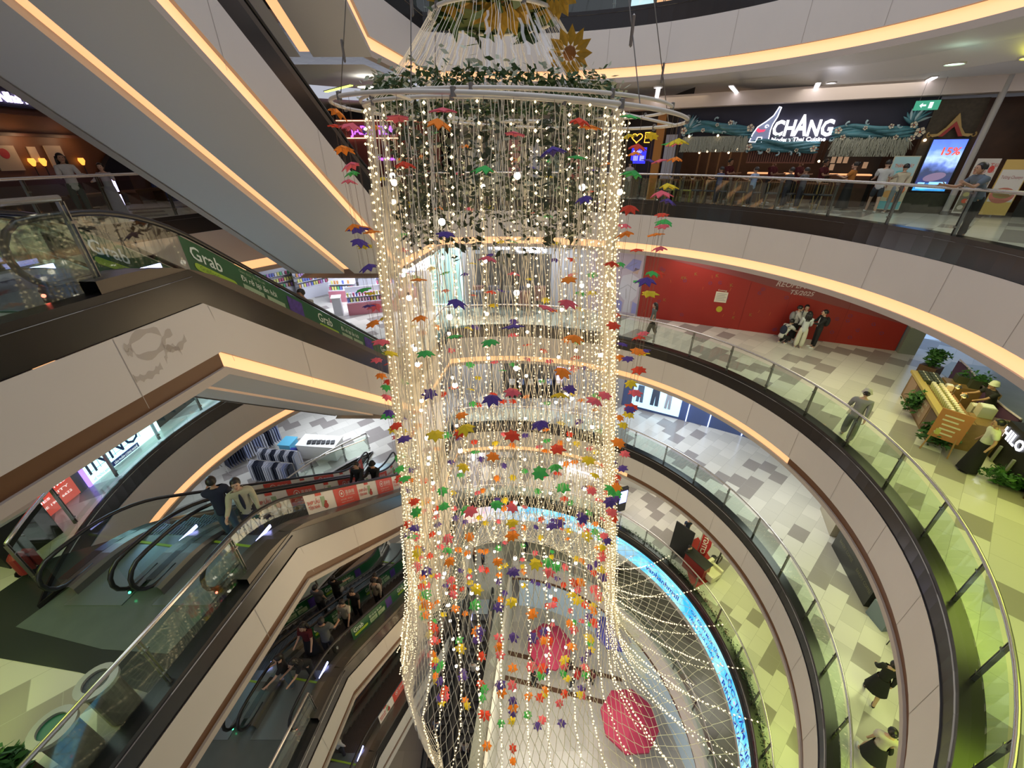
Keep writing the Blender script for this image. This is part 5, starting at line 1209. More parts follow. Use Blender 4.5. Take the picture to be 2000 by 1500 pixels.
t = thing('planter_box', 'brown wooden planter box with a folded green cloth, frame edge', 'planter', (13.2, 7.2, -H), .5); MB().box((0, 0, .25), (.8, .6, .5)).obj('box', mat('planter_brown', (.085, .04, .015)), t); MB().add([(-.3, -.2, .52), (.1, -.3, .56), (.35, .1, .53), (-.1, .2, .60)], [(0, 1, 2, 3)]).obj('cloth', mat('cloth_mint', (.12, .32, .18), .7), t)
# far shop behind the curtain, storey B
FBx = plane((-5.0, 20.95, -H), (8.9, -.25, 0))
def fb(l, u0, u1, v0, v1, m, name, out=.02, parent=None):
    return MB().poly(rect(u0, v0, u1, v1), lambda a, b: FBx(a, b, out)).obj(name, m, parent)
t = thing('lit_display', 'mint green display bay framed by white neon lines behind the curtain', 'display')
fb('', .75, 2.45, -.0, 3.1, mat('mint_panel', (.30, .45, .42), .5, emit=(.4, .75, .68), es=.35), 'panel', .03, t)
for pts in ([(.85, .1), (.78, 3.0)], [(2.42, .1), (2.38, 3.1)], [(.85, .12), (2.42, .12)], [(1.35, .6), (1.32, 2.7)], [(2.0, .7), (2.0, 2.5)]): MB().tube([FBx(a, b, .06) for a, b in pts], .025, 5).obj('neon_line', glow('neon_white', (.85, 1, .95), 4), t)
fb('', 2.6, 3.1, 0, 3.1, mat('pier_pale', (.40, .37, .33), .5), 'wall_pier').__setitem__('kind', 'structure')
fb('', 3.1, 7.0, 0, 2.75, mat('shop_dim', (.13, .12, .10), .6, noise=.7, nscale=2.5), 'wall_shop').__setitem__('kind', 'structure')
t = thing('shop_sign', 'white glowing lettering over the shop behind the curtain', 'sign'); fb('', 3.2, 7.0, 2.75, 3.3, mat('sign_pale', (.42, .44, .46), .4), 'fascia', .05, t)
text_mb('CABIN', .46, lambda a, b: FBx(5.2 + a, 2.83 + b, .10), th=.05, nrm=FBx.n, bold=.03, width=1.5).obj('letters', glow('display_white', (.9, .9, 1), 4), t); text_mb('TIMELESS', .26, lambda a, b: FBx(3.8 + a, 2.98 + b, .10), bold=.02, width=1.1).obj('letters', glow('display_white', (.9, .9, 1), 4), t)
rr = random.Random(9)
for i in range(9):
    u = 3.3 + (i % 5) * .78; v = 0
    tt = thing('clothes_rack', 'small display rack of goods inside the shop behind the curtain', 'rack', group='racks inside the shop behind the curtain'); c = Vector(FBx(u, 0, .5 + .9 * (i // 5)))
    tt.location = c; MB().tube([(-.3, 0, 0), (-.3, 0, 1.3), (.3, 0, 1.3), (.3, 0, 0)], .015, 5).obj('frame', M_STEEL, tt)
    mb = MB()
    for k in range(7): mb.box((-.24 + k * .08, 0, .9), (.05, .3, .7))
    mb.obj('goods', mat('goods%d' % (i % 4), [(.45, .25, .2), (.3, .32, .38), (.5, .45, .35), (.12, .12, .16)][i % 4], .7, noise=.5, nscale=9), tt)
# ================================================================ storey B, left far: bright cosmetics market
M_PK = mat('shelf_pink', (.55, .20, .26), .5); M_SHW = mat('shelf_white', (.62, .62, .70), .4)
prod = [mat('prod%d' % i, c, .5) for i, c in enumerate([(.55, .12, .22), (.70, .68, .2), (.16, .2, .6), (.62, .3, .1), (.7, .7, .75), (.12, .45, .2), (.45, .25, .6), (.7, .45, .55)])]
PM = []
for m in prod:
    mb = MB().box((0, 0, .09), (.09, .07, .18)); me = bpy.data.meshes.new('product'); me.from_pydata(mb.v, [], mb.f); me.materials.append(m); PM.append(me)
def gondola(loc, rz, w, h, label, rows=3, base=M_PK, seed=0, tilt=True):
    t = thing('shelf_unit', label, 'shelf', loc, rz, 'shelf units of the cosmetics market'); rr = random.Random(seed)
    MB().box((0, 0, .3), (w, .6, .6)).obj('plinth', base, t); MB().box((0, .24, h / 2 + .3), (w, .05, h - .3)).obj('back_panel', M_SHW, t)
    for k in range(rows):
        z = .62 + k * (h - .62) / rows; MB().box((0, .0 + .05 * k, z), (w, .5 - .1 * k, .03)).obj('shelf', M_SHW, t)
        n = int(w / .14)
        for i in range(n):
            if prodcount[0] > 290: break
            prodcount[0] += 1
            o = bpy.data.objects.new('product_box', rr.choice(PM[:5] if k % 2 else PM)); COL.objects.link(o)
            lx, ly = -w / 2 + .1 + i * .14, -.12 + .03 * k; o.location = (loc[0] + lx * cos(rz) - ly * sin(rz), loc[1] + lx * sin(rz) + ly * cos(rz), loc[2] + z + .016); o.rotation_euler = (0, 0, rz)
            tag(o, 'product box on ' + label, 'box', 'product boxes in the cosmetics market')
    return t
prodcount = [0]
gondola((-7.1, 20.1, -H), .32, 2.5, 1.15, 'the long pink based counter nearest the void', 2, seed=1)
gondola((-9.3, 21.9, -H), .15, 1.4, 1.25, 'the pink based counter further in', 2, seed=2)
gondola((-6.2, 22.3, -H), .3, 2.6, 1.5, 'the shelf just behind the long counter', 3, seed=3)
gondola((-10.9, 23.4, -H), .9, 3.2, 1.5, 'the slanting white shelf', 3, M_SHW, seed=4)
gondola((-12.6, 22.6, -H), .9, 3.0, 1.6, 'the white shelf beside the escalator man', 3, M_SHW, seed=5)
gondola((-13.4, 25.9, -H), .05, 4.4, 2.2, 'the back wall shelf, far corner', 4, M_SHW, seed=6)
gondola((-9.0, 25.9, -H), .02, 4.0, 2.2, 'the back wall shelf, middle', 4, M_SHW, seed=7)
gondola((-7.9, 24.4, -H), .2, 2.6, 1.4, 'the middle aisle shelf', 3, M_SHW, seed=8)
t = thing('checkout_block', 'white waist-high block at the end of the long pink counter', 'counter', (-8.75, 19.6, -H), .3); MB().box((0, 0, .45), (.4, .5, .9)).obj('body', M_SHW, t); MB().box((0, 0, .92), (.46, .56, .04)).obj('top', M_W, t)
M_LB = glow('lightbox_white', (1.0, .95, 1.0), 3.0, True)
for i, (x0, x1, y) in enumerate([(-8.3, -6.55, 20.2), (-6.05, -4.95, 20.0), (-4.9, -4.1, 20.0)]):
    t = thing('hanging_lightbox', ['largest glowing white panel hanging over the cosmetics counters', 'second glowing white panel, right beside the net', 'smallest glowing panel, half behind the net'][i], 'light panel')
    MB().box(((x0 + x1) / 2, y, -H + 2.55), (x1 - x0, .08, .85)).obj('face', M_LB, t)
    for x in (x0 + .1, x1 - .1): MB().tube([(x, y, -H + 2.97), (x, y, -H + 3.6)], .01, 4).obj('hanger', M_DSTEEL, t)
t = thing('aisle_sign', 'small black hanging sign with a white figure four', 'sign', (-6.3, 20.3, -H + 2.75)); MB().box((0, 0, 0), (.42, .05, .34)).obj('panel', M_K, t); text_mb('4', .3, lambda a, b: (-.08 + a, -.03, -.1 + b)).obj('figure', M_W, t); MB().tube([(0, 0, .17), (0, 0, .85)], .008, 4).obj('hanger', M_DSTEEL, t)

# ================================================================ storeys C and D
CW = plane((6.3, 19.7, -2 * H), (4.43, -2.39, 0))
t = thing('lit_window', 'bright pale blue shop window with hanging trousers', 'window display'); MB().poly(rect(.55, .2, 3.1, 1.75), lambda a, b: CW(a, b, .06)).obj('backlit_panel', mat('window_blue', (.4, .6, .8), .4, emit=(.45, .75, 1.0), es=1.0), t)
for i, (u, w, m) in enumerate([(.95, .32, (.10, .16, .26)), (1.75, .38, (.05, .07, .12)), (2.45, .26, (.35, .38, .45))]):
    MB().poly([(u - w / 2, 1.6), (u + w / 2, 1.6), (u + w / 2 + .03, .55), (u + .03, .55), (u, 1.2), (u - .03, .55), (u - w / 2 - .03, .55)], lambda a, b: CW(a, b, .12), .04, CW.n).obj('trousers', mat('jeans%d' % i, m, .7), t)
for u in (3.5, 4.6, 6.2, 7.6): tag(MB().tube([CW(u, 0.05, .05), CW(u, 2.6, .05)], .03, 5).obj('neon_strip', glow('strip_blue', (.5, .65, 1.0), 2)), 'upright pale blue light strip on the navy wall, ' + {3.5: 'nearest the lit window', 4.6: 'second from the lit window', 6.2: 'third from it', 7.6: 'last'}[u], 'light')
def dbox(name, label, cat, base, L, Wd, h, m, top=None, lines=0, rz=None, extra=None):
    """counter whose inner long edge runs from base[0] to base[1], body extending outwards"""
    a, b = Vector((*base[0], 0)), Vector((*base[1], 0)); d = (b - a).normalized(); n = Vector((-d.y, d.x, 0))
    if n.x < 0: n = -n
    t = thing(name, label, cat, (a.x, a.y, L)); ll = (b - a).length
    mb = MB().hexa([tuple(p) for p in (Vector((0, 0, 0)), d * ll, d * ll + n * Wd, n * Wd)], [tuple(p + Vector((0, 0, h))) for p in (Vector((0, 0, 0)), d * ll, d * ll + n * Wd, n * Wd)]); mb.obj('body', m, t)
    if top:
        mb = MB().hexa([tuple(p + Vector((0, 0, h))) for p in (n * .12, d * ll + n * .12, d * ll + n * Wd, n * Wd)], [tuple(p + Vector((0, 0, h + .03))) for p in (n * .12, d * ll + n * .12, d * ll + n * Wd, n * Wd)]); mb.obj('worktop', top, t)
    for i in range(lines): text_mb('BAKERY COFFEE', .2, lambda p, q: tuple(d * (.25 + i * (ll / lines) + p) - n * .01 + Vector((0, 0, h * .55 + q))), width=ll / lines * .75).obj('lettering', mat('letter_olive', (.16, .15, .09), .5), t)
    return t
zC = -2 * H
dbox('display_counter', 'long black counter with gold lettering under the balcony of the food stall', 'counter', ((11.78, 10.05), (11.22, 7.75)), zC, .8, .95, mat('counter_black', (.02, .02, .018), .35), mat('counter_top', (.12, .14, .20), .2), 2)
dbox('display_counter', 'cream and black counter corner beyond the long black one', 'counter', ((12.55, 11.85), (12.02, 10.5)), zC, .7, .9, mat('counter_cream', (.40, .35, .26), .5), M_K)
dbox('display_counter', 'small blue grey display table at the near end of the long black counter', 'counter', ((11.13, 7.55), (11.16, 6.95)), zC, .6, .7, mat('table_blue', (.16, .2, .26), .5), M_GREY)
for i in range(6):
    tag(MB().box((12.1 - i * .13, 9.4 - i * .35, zC + 1.06), (.16, .2, .16), .3).obj('goods_box', [M_BLUE, M_CREAM, mat('prod3', (.62, .3, .1)), M_W, M_BLUE, M_GREY][i]), ['blue', 'cream', 'orange', 'white', 'second blue', 'grey'][i] + ' carton standing on the long black counter', 'box')
t = thing('folding_rack', 'black folding frame rack past the small display table', 'rack', (11.35, 6.45, zC), .4)
for x in (-.25, .25):
    for y in (-.25, .25): MB().tube([(x, y, 0), (x, y, .8)], .015, 5).obj('leg', M_K, t)
for z in (.35, .8): MB().box((0, 0, z), (.54, .54, .02)).obj('shelf', mat('rack_cream', (.35, .33, .26), .5), t)
# storey D booth
zD = -3 * H
tag(MB().hexa([(8.99, 14.45, zD + .004), (10.1, 15.0, zD + .004), (10.25, 12.7, zD + .004), (8.55, 11.95, zD + .004)], [(8.99, 14.45, zD + .02), (10.1, 15.0, zD + .02), (10.25, 12.7, zD + .02), (8.55, 11.95, zD + .02)]).obj('carpet', mat('carpet_red', (.36, .03, .02), .9)), 'bright red carpet under the fitness booth', 'carpet')
t = thing('feather_flag', 'tall red feather flag with white lettering on the fitness booth', 'flag', (9.3, 13.55, zD), radians(-35)); MB().tube([(0, 0, 0), (0, 0, 2.6)], .02, 6).obj('pole', M_STEEL, t)
MB().poly([(.02, .5), (.02, 2.65), (.25, 2.5), (.45, 2.1), (.5, 1.4), (.38, .6)], lambda a, b: (a, -.01, b), .01, (0, -1, 0)).obj('sail', mat('sail_red', (.40, .02, .03), .6), t)
text_mb('CITIGYM', .30, lambda a, b: (.12 + b, -.03, .75 + a), width=1.5, bold=.02).obj('lettering', M_W, t)
MB().lathe([(0, 0), (.25, 0), (.25, .03), (.02, .06)], (0, 0, 0), 12).obj('base', M_K, t)
t = thing('booth_backdrop', 'black backdrop board at the back of the fitness booth', 'board', (8.62, 13.95, zD), radians(-52)); MB().box((0, 0, 1.0), (1.0, .06, 2.0)).obj('board', M_K, t); MB().box((0, -.25, .02), (.1, .5, .04)).obj('foot', M_DSTEEL, t)
t = thing('reception_desk', 'dark booth desk with red front on the red carpet', 'desk', (9.05, 12.9, zD), radians(-60)); MB().box((0, 0, .5), (1.1, .5, 1.0)).obj('body', mat('desk_red', (.22, .015, .015), .4), t); MB().box((0, 0, 1.02), (1.2, .6, .04)).obj('top', M_K, t)
t = thing('armchair', 'white lounge chair heaped with cushions on the red carpet', 'armchair', (9.72, 12.62, zD), .5)
MB().box((0, 0, .25), (.7, .6, .3)).obj('seat', M_CREAM, t); MB().box((0, .3, .55), (.7, .15, .6)).obj('backrest', M_CREAM, t)
for x in (-.36, .36): MB().box((x, 0, .42), (.12, .6, .3)).obj('armrest', M_CREAM, t)
t = thing('exercise_bike', 'black exercise bike with a round white dial at the edge of the red carpet', 'exercise bike', (10.05, 13.2, zD), .4)
MB().tube([(-.4, 0, .05), (.4, 0, .05)], .04, 6).obj('base', M_K, t); MB().tube([(-.25, 0, .05), (-.1, 0, .75)], .035, 6).obj('seat_post', M_K, t); MB().ball((-.1, 0, .8), .12, 8, 5, (1.2, 1, .4)).obj('saddle', M_K, t)
MB().tube([(.3, 0, .05), (.38, 0, 1.15)], .04, 6).obj('handle_post', M_K, t); MB().lathe([(0, 0), (.17, 0), (.19, .04), (0, .06)], (.36, 0, 1.15), 14).obj('dial', M_W, t)
MB().tube([(.3 + .28 * cos(a), 0, .33 + .28 * sin(a)) for a in [2 * pi * i / 16 for i in range(16)]], .04, 6, closed=True).obj('flywheel', M_DSTEEL, t)
foliage('planting_strip', 'dark planting strip along the foot of the railing above the blue screen', 'plant', [(CX + (RX + .28) * cos(a), CY + (RY + .28) * sin(a), zD + .12) for a in [radians(-60 + k * 1.2) for k in range(150)]], 3000, .05, mat('strip_green', (.02, .05, .02), .7), .07, kind='stuff', seed=77)
t = thing('info_kiosk', 'upright screen kiosk with a lit blue face behind the curtain edge', 'kiosk', (6.3, 16.9, zD), .35); MB().box((0, 0, .9), (.55, .15, 1.8)).obj('body', M_K, t); MB().box((0, -.085, 1.15), (.45, .02, .9)).obj('screen', glow('kiosk_blue', (.3, .35, 1.0), 3), t)
# far fronts of C and D behind the curtain
for i, (x0, x1, m) in enumerate([(-3.6, -1.2, (.40, .38, .37)), (-1.15, -.5, (.45, .42, .38)), (-.4, 3.9, (.07, .065, .06))]):
    struct('wall_shop', MB().box(((x0 + x1) / 2, 21.15, zC + 1.5), (x1 - x0, .2, 3.0)), mat('cfront%d' % i, m, .5))
for i in range(12):
    t = thing('stack_of_shirts', 'small stack of pale folded clothes on a dark display behind the curtain', 'clothes', (0.0 + (i % 6) * .55, 20.6 + .3 * (i // 6), zC + .9), group='folded clothes behind the curtain, third storey'); MB().box((0, 0, -.45), (.5, .28, .88)).obj('plinth', M_K, t); MB().box((0, 0, .05), (.32, .22, .12)).obj('pile', [M_W, mat('pile_blue', (.2, .25, .4)), M_CREAM][i % 3], t)
tag(MB().box((2.8, 20.9, zC + 1.4), (.35, .1, .9)).obj('tall_screen', glow('kiosk_violet', (.5, .45, 1.0), 2.5)), 'upright violet screen among the dark displays behind the curtain', 'screen')
for x0, x1, lab in ((-2.7, -2.5, 'first upright'), (-2.1, -1.95, 'second upright')): tag(MB().box(((x0 + x1) / 2, 21.1, zD + 1.5), (x1 - x0, .06, 2.6)).obj('neon_strip', M_LINE), lab + ' white light strip on the lowest shopfront behind the curtain', 'light')
tag(MB().tube([(3.7, 20.45, zD + .15), (5.6, 19.5, zD + .15), (5.6, 19.5, zD + .8)], .05, 5).obj('neon_strip', M_LINE), 'white light line along the floor of the lowest shopfront, with an upright end', 'light')
tag(MB().tube([(3.7, 20.45, zD + .15), (3.7, 20.45, zD + .9)], .05, 5).obj('neon_strip', M_LINE), 'short upright white light at the start of the floor light line', 'light')
for i in range(5): struct('window_%d' % (i + 1), MB().box((-3.2 + i * 1.35, 21.2, zD + 1.7), (1.1, .05, 2.6)), mat('pale_window', (.5, .48, .47), .3, emit=(.8, .8, .85), es=.25 if i % 2 else .08))

# ---------------------------------------------------------------- curved blue screen on the lowest balcony fascia
def led_material():
    m = bpy.data.materials.new('led_picture'); m.use_nodes = True; nt = m.node_tree; b = nt.nodes['Principled BSDF']; b.inputs['Base Color'].default_value = (.01, .02, .03, 1)
    g = nt.nodes.new('ShaderNodeNewGeometry'); n = nt.nodes.new('ShaderNodeTexNoise'); n.inputs['Scale'].default_value = 1.6; n.inputs['Detail'].default_value = 4; r = nt.nodes.new('ShaderNodeValToRGB')
    nt.links.new(g.outputs[0], n.inputs[0]); nt.links.new(n.outputs[0], r.inputs[0]); e = r.color_ramp.elements; e[0].position = .35; e[0].color = (.03, .42, .85, 1); e[1].position = .68; e[1].color = (.35, .85, 1.0, 1)
    s = nt.nodes.new('ShaderNodeSeparateXYZ'); mr = nt.nodes.new('ShaderNodeMapRange'); mr.inputs[1].default_value = 1.0; mr.inputs[2].default_value = -3.0; nt.links.new(g.outputs[0], s.inputs[0]); nt.links.new(s.outputs[0], mr.inputs[0])
    mx = nt.nodes.new('ShaderNodeMixRGB'); mx.inputs[2].default_value = (.9, .55, .45, 1); nt.links.new(mr.outputs[0], mx.inputs[0]); nt.links.new(r.outputs[0], mx.inputs[1]); nt.links.new(mx.outputs[0], b.inputs['Emission Color']); b.inputs['Emission Strength'].default_value = 1.15; return m
led = thing('curved_screen', 'long curved cyan screen wrapped round the lowest balcony edge', 'screen')
Z1, Z0 = -16.92, -18.1
def ap(a, z, d=0.0): return (CX + (RX - d) * cos(a), CY + (RY - d) * sin(a), z)
mb = MB(); hb = MB(); hc = MB(); n = 90; a0, a1 = radians(106), radians(-62)
for i in range(n):
    p, q = a0 + (a1 - a0) * i / n, a0 + (a1 - a0) * (i + 1) / n; mb.quad(ap(p, Z0, .06), ap(q, Z0, .06), ap(q, Z1, .06), ap(p, Z1, .06))
    hb.quad(ap(p, Z0, .06), ap(q, Z0, .06), ap(q, Z0, -.1), ap(p, Z0, -.1)); hc.quad(ap(p, Z1, .06), ap(q, Z1, .06), ap(q, Z1, -.1), ap(p, Z1, -.1))
mb.obj('display', led_material(), led); hb.obj('lower_housing', M_DSTEEL, led); hc.obj('upper_housing', M_DSTEEL, led)
struct('wall_fascia', band(right_path(zD), 0.0, -1.62, 0.0, -1.98), M_WHITE)
struct('wall_fascia', band([p for p in [(EX(YF), YF, zD)] + rarc(zD)[:3]], 0.0, -.40, 0.0, -1.42), M_WHITE); struct('wall_fascia', band(right_path(zD)[-3:], 0.0, -.40, 0.0, -1.42), M_WHITE)
def led_text(body, size, adeg, z, m, width=None, bold=.02):
    a_ = radians(adeg); k = 1 / 9.1
    text_mb(body, size, lambda x, y: ap(a_ - x * k, z + y, .075), width=width, bold=bold).obj('lettering', m, led)
M_LT = glow('led_navy', (.01, .03, .30), 1.0); M_LW = glow('led_white', (.85, .95, 1.0), 1.4); M_LP = glow('led_pink', (.9, .3, .5), 1.2)
led_text('LỘC THẮM LIỀN TAY', .44, -1, -17.42, M_LT, 4.4); led_text('RINH QUÀ VỀ NGAY', .44, -1, -17.98, M_LT, 4.4)
led_text('vanhanhmall', .5, 36, -17.75, M_LT, 2.2); led_text('GIA ĐÌNH MUA SẮM', .26, 17, -17.4, M_LT, 2.2); led_text('TẶNG QUÀ NGAY', .26, 17, -17.85, M_LT, 2.0); led_text('vanhanhmall', .45, 84, -17.75, M_LW, 2.0); led_text('chào xuân', .5, 70, -17.75, M_LW, 1.8)
rr = random.Random(4)
for i in range(60):
    a = radians(rr.uniform(-50, 104)); z = rr.uniform(-18.0, -17.05); r = rr.uniform(.04, .1); c = rr.choice([M_LP, M_LW, glow('led_orange', (1, .5, .2), 1.1), glow('led_green', (.2, .8, .3), 1.0)])
    MB().poly([(r * cos(2 * pi * k / 10) * (1 if k % 2 else .45), r * sin(2 * pi * k / 10) * (1 if k % 2 else .45)) for k in range(10)], lambda x, y: ap(a - x / 9.1, z + y, .072)).obj('blossom_picture', c, led)

# ---------------------------------------------------------------- lower storey: parasols and lobby
zL = -5 * H
def parasol(loc, r, h, m, label, trim=None, rz=0.2):
    t = thing('parasol', label, 'parasol', loc); mb = MB(); n = 8
    rim = [(r * cos(2 * pi * i / n + rz), r * sin(2 * pi * i / n + rz), h) for i in range(n)]; mid = [(r * .5 * cos(2 * pi * i / n + rz), r * .5 * sin(2 * pi * i / n + rz), h + .42) for i in range(n)]
    mb.add([(0, 0, h + .6)] + mid + rim, [(0, 1 + (i + 1) % n, 1 + i) for i in range(n)] + [(1 + i, 1 + (i + 1) % n, 1 + n + (i + 1) % n, 1 + n + i) for i in range(n)])
    mb.add(rim + [(x, y, z - .16) for x, y, z in rim], [(i, (i + 1) % n, n + (i + 1) % n, n + i) for i in range(n)]); mb.obj('canopy', m, t)
    MB().tube([(0, 0, 0), (0, 0, h + .68)], .025, 8).obj('pole', M_STEEL, t); MB().lathe([(0, 0), (.3, 0), (.3, .06), (.05, .1), (0, .1)], (0, 0, 0), 16).obj('base', M_GREY, t)
    for i in range(n): MB().tube([(0, 0, h + .57), (rim[i][0], rim[i][1], h - .02)], .01, 4).obj('rib', M_DSTEEL, t)
    return t
M_PAR = mat('parasol_crimson', (.42, .03, .08), .7)
parasol((2.35, 14.05, zL), 1.42, 2.2, M_PAR, 'crimson parasol nearer the shopfront, two dark figures beside it')
parasol((6.4, 10.2, zL), 1.55, 2.2, M_PAR, 'crimson parasol nearer the bottom edge of the photo', rz=.45)
parasol((6.6, 14.9, zL), 1.25, 2.3, mat('parasol_blue', (.08, .08, .42), .7), 'folded dark blue parasol beside the shopfront')
t = thing('motor_scooter', 'black and white scooter parked beside the crimson parasol', 'scooter', (3.9, 12.9, zL), .9)
for x in (-.55, .55):
    MB().tube([(x + .24 * cos(a), 0, .26 + .24 * sin(a)) for a in [2 * pi * i / 14 for i in range(14)]], .06, 6, closed=True).obj('wheel', M_K, t); MB().lathe([(0, -.04), (.16, -.04), (.16, .04), (0, .04)], (x, 0, .26), 10).obj('hub', M_STEEL, t)
MB().hexa([(-.6, -.17, .35), (.25, -.17, .28), (.25, .17, .28), (-.6, .17, .35)], [(-.75, -.14, .7), (-.05, -.14, .72), (-.05, .14, .72), (-.75, .14, .7)]).obj('body', M_W, t); MB().ball((-.35, 0, .78), .3, 10, 6, (1.2, .5, .3)).obj('seat', M_K, t)
MB().hexa([(.2, -.16, .3), (.42, -.2, .3), (.42, .2, .3), (.2, .16, .3)], [(.38, -.14, .95), (.5, -.14, .9), (.5, .14, .9), (.38, .14, .95)]).obj('leg_shield', M_RED, t); MB().tube([(.4, -.32, 1.02), (.42, 0, .98), (.4, .32, 1.02)], .02, 6).obj('handlebar', M_K, t)
t = thing('armchair', 'brown lounge seat on the ground floor behind the net', 'armchair', (1.1, 19.6, -4 * H), 2.6); MB().box((0, 0, .22), (.8, .7, .44)).obj('seat', mat('sofa_brown', (.14, .06, .04), .6), t); MB().box((0, .33, .5), (.8, .16, .6)).obj('backrest', mat('sofa_brown', (.14, .06, .04)), t)
for i in range(2): struct('wall_counter', MB().box((3.2 + i * 2.8, 18.9 - i * 1.5, -4 * H + .5), (2.4, .8, 1.0), -.45), mat('lobby_counter', (.05, .04, .035), .3))
# escalators from the ground storey down: run towards the camera
def low_escalator(xa, label):
    t = thing('escalator', label, 'escalator', group='escalators from the ground storey down'); y0, y1 = 14.0, 6.8
    def q(y, w, dz): f = min(1, max(0, (y0 - y) / (y0 - y1))); return (xa + w + (14 - y) * -.114 * 1.0, y, zg + dz - H * f)
    for w in (0, 1.15):
        MB().tube([q(15.2, w, .25)] + [q(15.3, w, .6)] + [q(15.1 - i * .4, w, .95) for i in range(26)], .045, 6).obj('handrail', M_RUBBER, t)
        mb = MB(); dk = MB()
        for i in range(20):
            a, b = 15.1 - i * .5, 15.1 - (i + 1) * .5; mb.quad(q(a, w, .25), q(b, w, .25), q(b, w, .9), q(a, w, .9)); dk.quad(q(a, w - .12, .25), q(b, w - .12, .25), q(b, w + .12, .25), q(a, w + .12, .25))
        mb.obj('glass_balustrade', M_EGLASS, t); dk.obj('skirt_deck', mat('escalator_deck', (.16, .15, .14)), t)
    mb = MB()
    for i in range(26):
        y = y0 - i * (y0 - y1) / 26; a, b = q(y, .12, 0), q(y, 1.03, 0); d = (y0 - y1) / 26; r_ = H / 26
        o = MB().add([a, b, (b[0], b[1] - d, b[2]), (a[0], a[1] - d, a[2]), (b[0], b[1] - d, b[2] - r_), (a[0], a[1] - d, a[2] - r_)], [(0, 1, 2, 3), (3, 2, 4, 5)]).obj('step', mat('step_metal', (.07, .07, .075)), t)
    MB().box((q(14.3, .57, 0)[0], 14.5, zg + .03), (1.0, .9, .02)).obj('landing_plate', mat('landing_steel', (.22, .26, .27)), t)
    MB().box(q(13.9, .1, .12), (.03, .5, .07)).obj('comb_light', glow('comb_lamp', (.42, .42, 1.0), 6), t)
low_escalator(-3.95, 'descending escalator in the ground floor, farther from the parasols'); low_escalator(-2.45, 'descending escalator in the ground floor, nearer the parasols')
# ================================================================ left side, storey A: brown restaurant front
zA = 0.0
LA = plane((-14.45, 24, 0), (0, -1, 0))          # u grows towards the camera; faces the void
def la(y, z, out=0.0): return (-14.45 + out, y, z)
def lbox(y0, y1, z0, z1, o0, o1): return MB().hexa([la(y0, z0, o0), la(y1, z0, o0), la(y1, z0, o1), la(y0, z0, o1)], [la(y0, z1, o0), la(y1, z1, o0), la(y1, z1, o1), la(y0, z1, o1)])
struct('wall_left', lbox(5, 24, 0, 3.4, -.1, 0), mat('restaurant_brown', (.13, .055, .025), .5, noise=.25, nscale=2))
struct('trim_ledge', join(lbox(8, 15.6, 2.02, 2.10, 0, .18), lbox(8, 15.8, 2.56, 2.66, 0, .25), lbox(8, 17, 0, .95, 0, .12)), mat('ledge_dark', (.05, .02, .012), .5))
t = thing('restaurant_sign', 'violet white glowing lettering on the dark restaurant fascia beyond the escalators', 'sign'); text_mb('Nhà hàng Nhật', .34, lambda a, b: la(13.75 + a * 1.0, 2.86 + b, .14), th=.04, nrm=(1, 0, 0), bold=.02, width=2.3).obj('letters', glow('sign_violet', (.62, .5, 1.0), 4), t); lbox(11.8, 16.2, 2.74, 3.3, .02, .08).obj('backing', M_K, t)
def panel(y0, y1, z0, z1, label, red=True):
    t = thing('wall_panel', label, 'poster'); lbox(y0, y1, z0, z1, .02, .05).obj('board', mat('panel_cream', (.45, .36, .26), .5), t)
    if red: MB().poly([((y0 + y1) / 2 - .02 + .13 * cos(a), z1 - .2 + .13 * sin(a)) for a in [2 * pi * i / 14 for i in range(14)]], lambda a, b: la(a, b, .055)).obj('red_disc', mat('disc_red', (.42, .02, .03), .5), t)
panel(12.9, 13.55, 1.15, 1.78, 'cream panel with a red disc on the brown restaurant wall'); panel(13.9, 14.15, 1.35, 1.76, 'narrow cream panel on the brown restaurant wall', False); panel(14.42, 14.95, 1.2, 1.8, 'cream panel behind the woman in the white blouse', False)
for i, y in enumerate((13.8, 14.12, 15.4, 17.0)):
    t = thing('table_lamp', 'small amber lamp glowing on the restaurant ledge, ' + ['first by the red disc panel', 'second by the red disc panel', 'beyond the woman', 'farthest, by the dark arch'][i], 'lamp', la(y, .96 if i < 3 else 1.3, .1)); MB().lathe([(.0, .28), (.04, .30), (.09, .42), (.07, .50), (0, .5)], (0, 0, 0), 10).obj('shade', glow('amber', (1.0, .35, .05), 1.6), t); MB().tube([(0, 0, 0), (0, 0, .3)], .015, 5).obj('stem', M_K, t)
point('ledge_lamp', la(13.8, 1.95, .45), 8, (1, .62, .35), .1); point('ledge_lamp', la(15.2, 1.95, .45), 5, (1, .62, .35), .1)
t = thing('lantern', 'white paper lantern panel hanging from the restaurant soffit', 'lantern', la(15.4, 2.3, .4)); MB().lathe([(.0, .1), (.26, .1), (.18, -.12), (0, -.15)], (0, 0, .1), 10).obj('shade', mat('lantern_white', (.5, .5, .52), .6, emit=(.6, .6, .7), es=.35), t); MB().tube([(0, 0, .2), (0, 0, 1.1)], .01, 4).obj('cord', M_K, t)
MBa = MB().poly([(15.8, .95), (16.0, 1.25), (16.5, 1.62), (17.2, 1.68), (18.0, 1.3), (18.6, .95)], lambda a, b: la(a, b, .3), .2, (1, 0, 0)); tag(MBa.obj('counter_canopy', M_K), 'black arched canopy over the restaurant counter', 'canopy')
for i, y in enumerate((12.6, 14.6, 16.6)):
    t = thing('restaurant_bench', 'dark wooden bench seat along the restaurant, ' + ['nearest the camera', 'behind the standing pair', 'by the arched canopy'][i], 'bench', (-13.6, y, 0), 0); MB().box((0, 0, .42), (.5, 1.5, .08)).obj('seat', M_BROWN, t)
    for yy in (-.6, .6): MB().box((0, yy, .19), (.4, .08, .38)).obj('leg', M_BROWN, t)
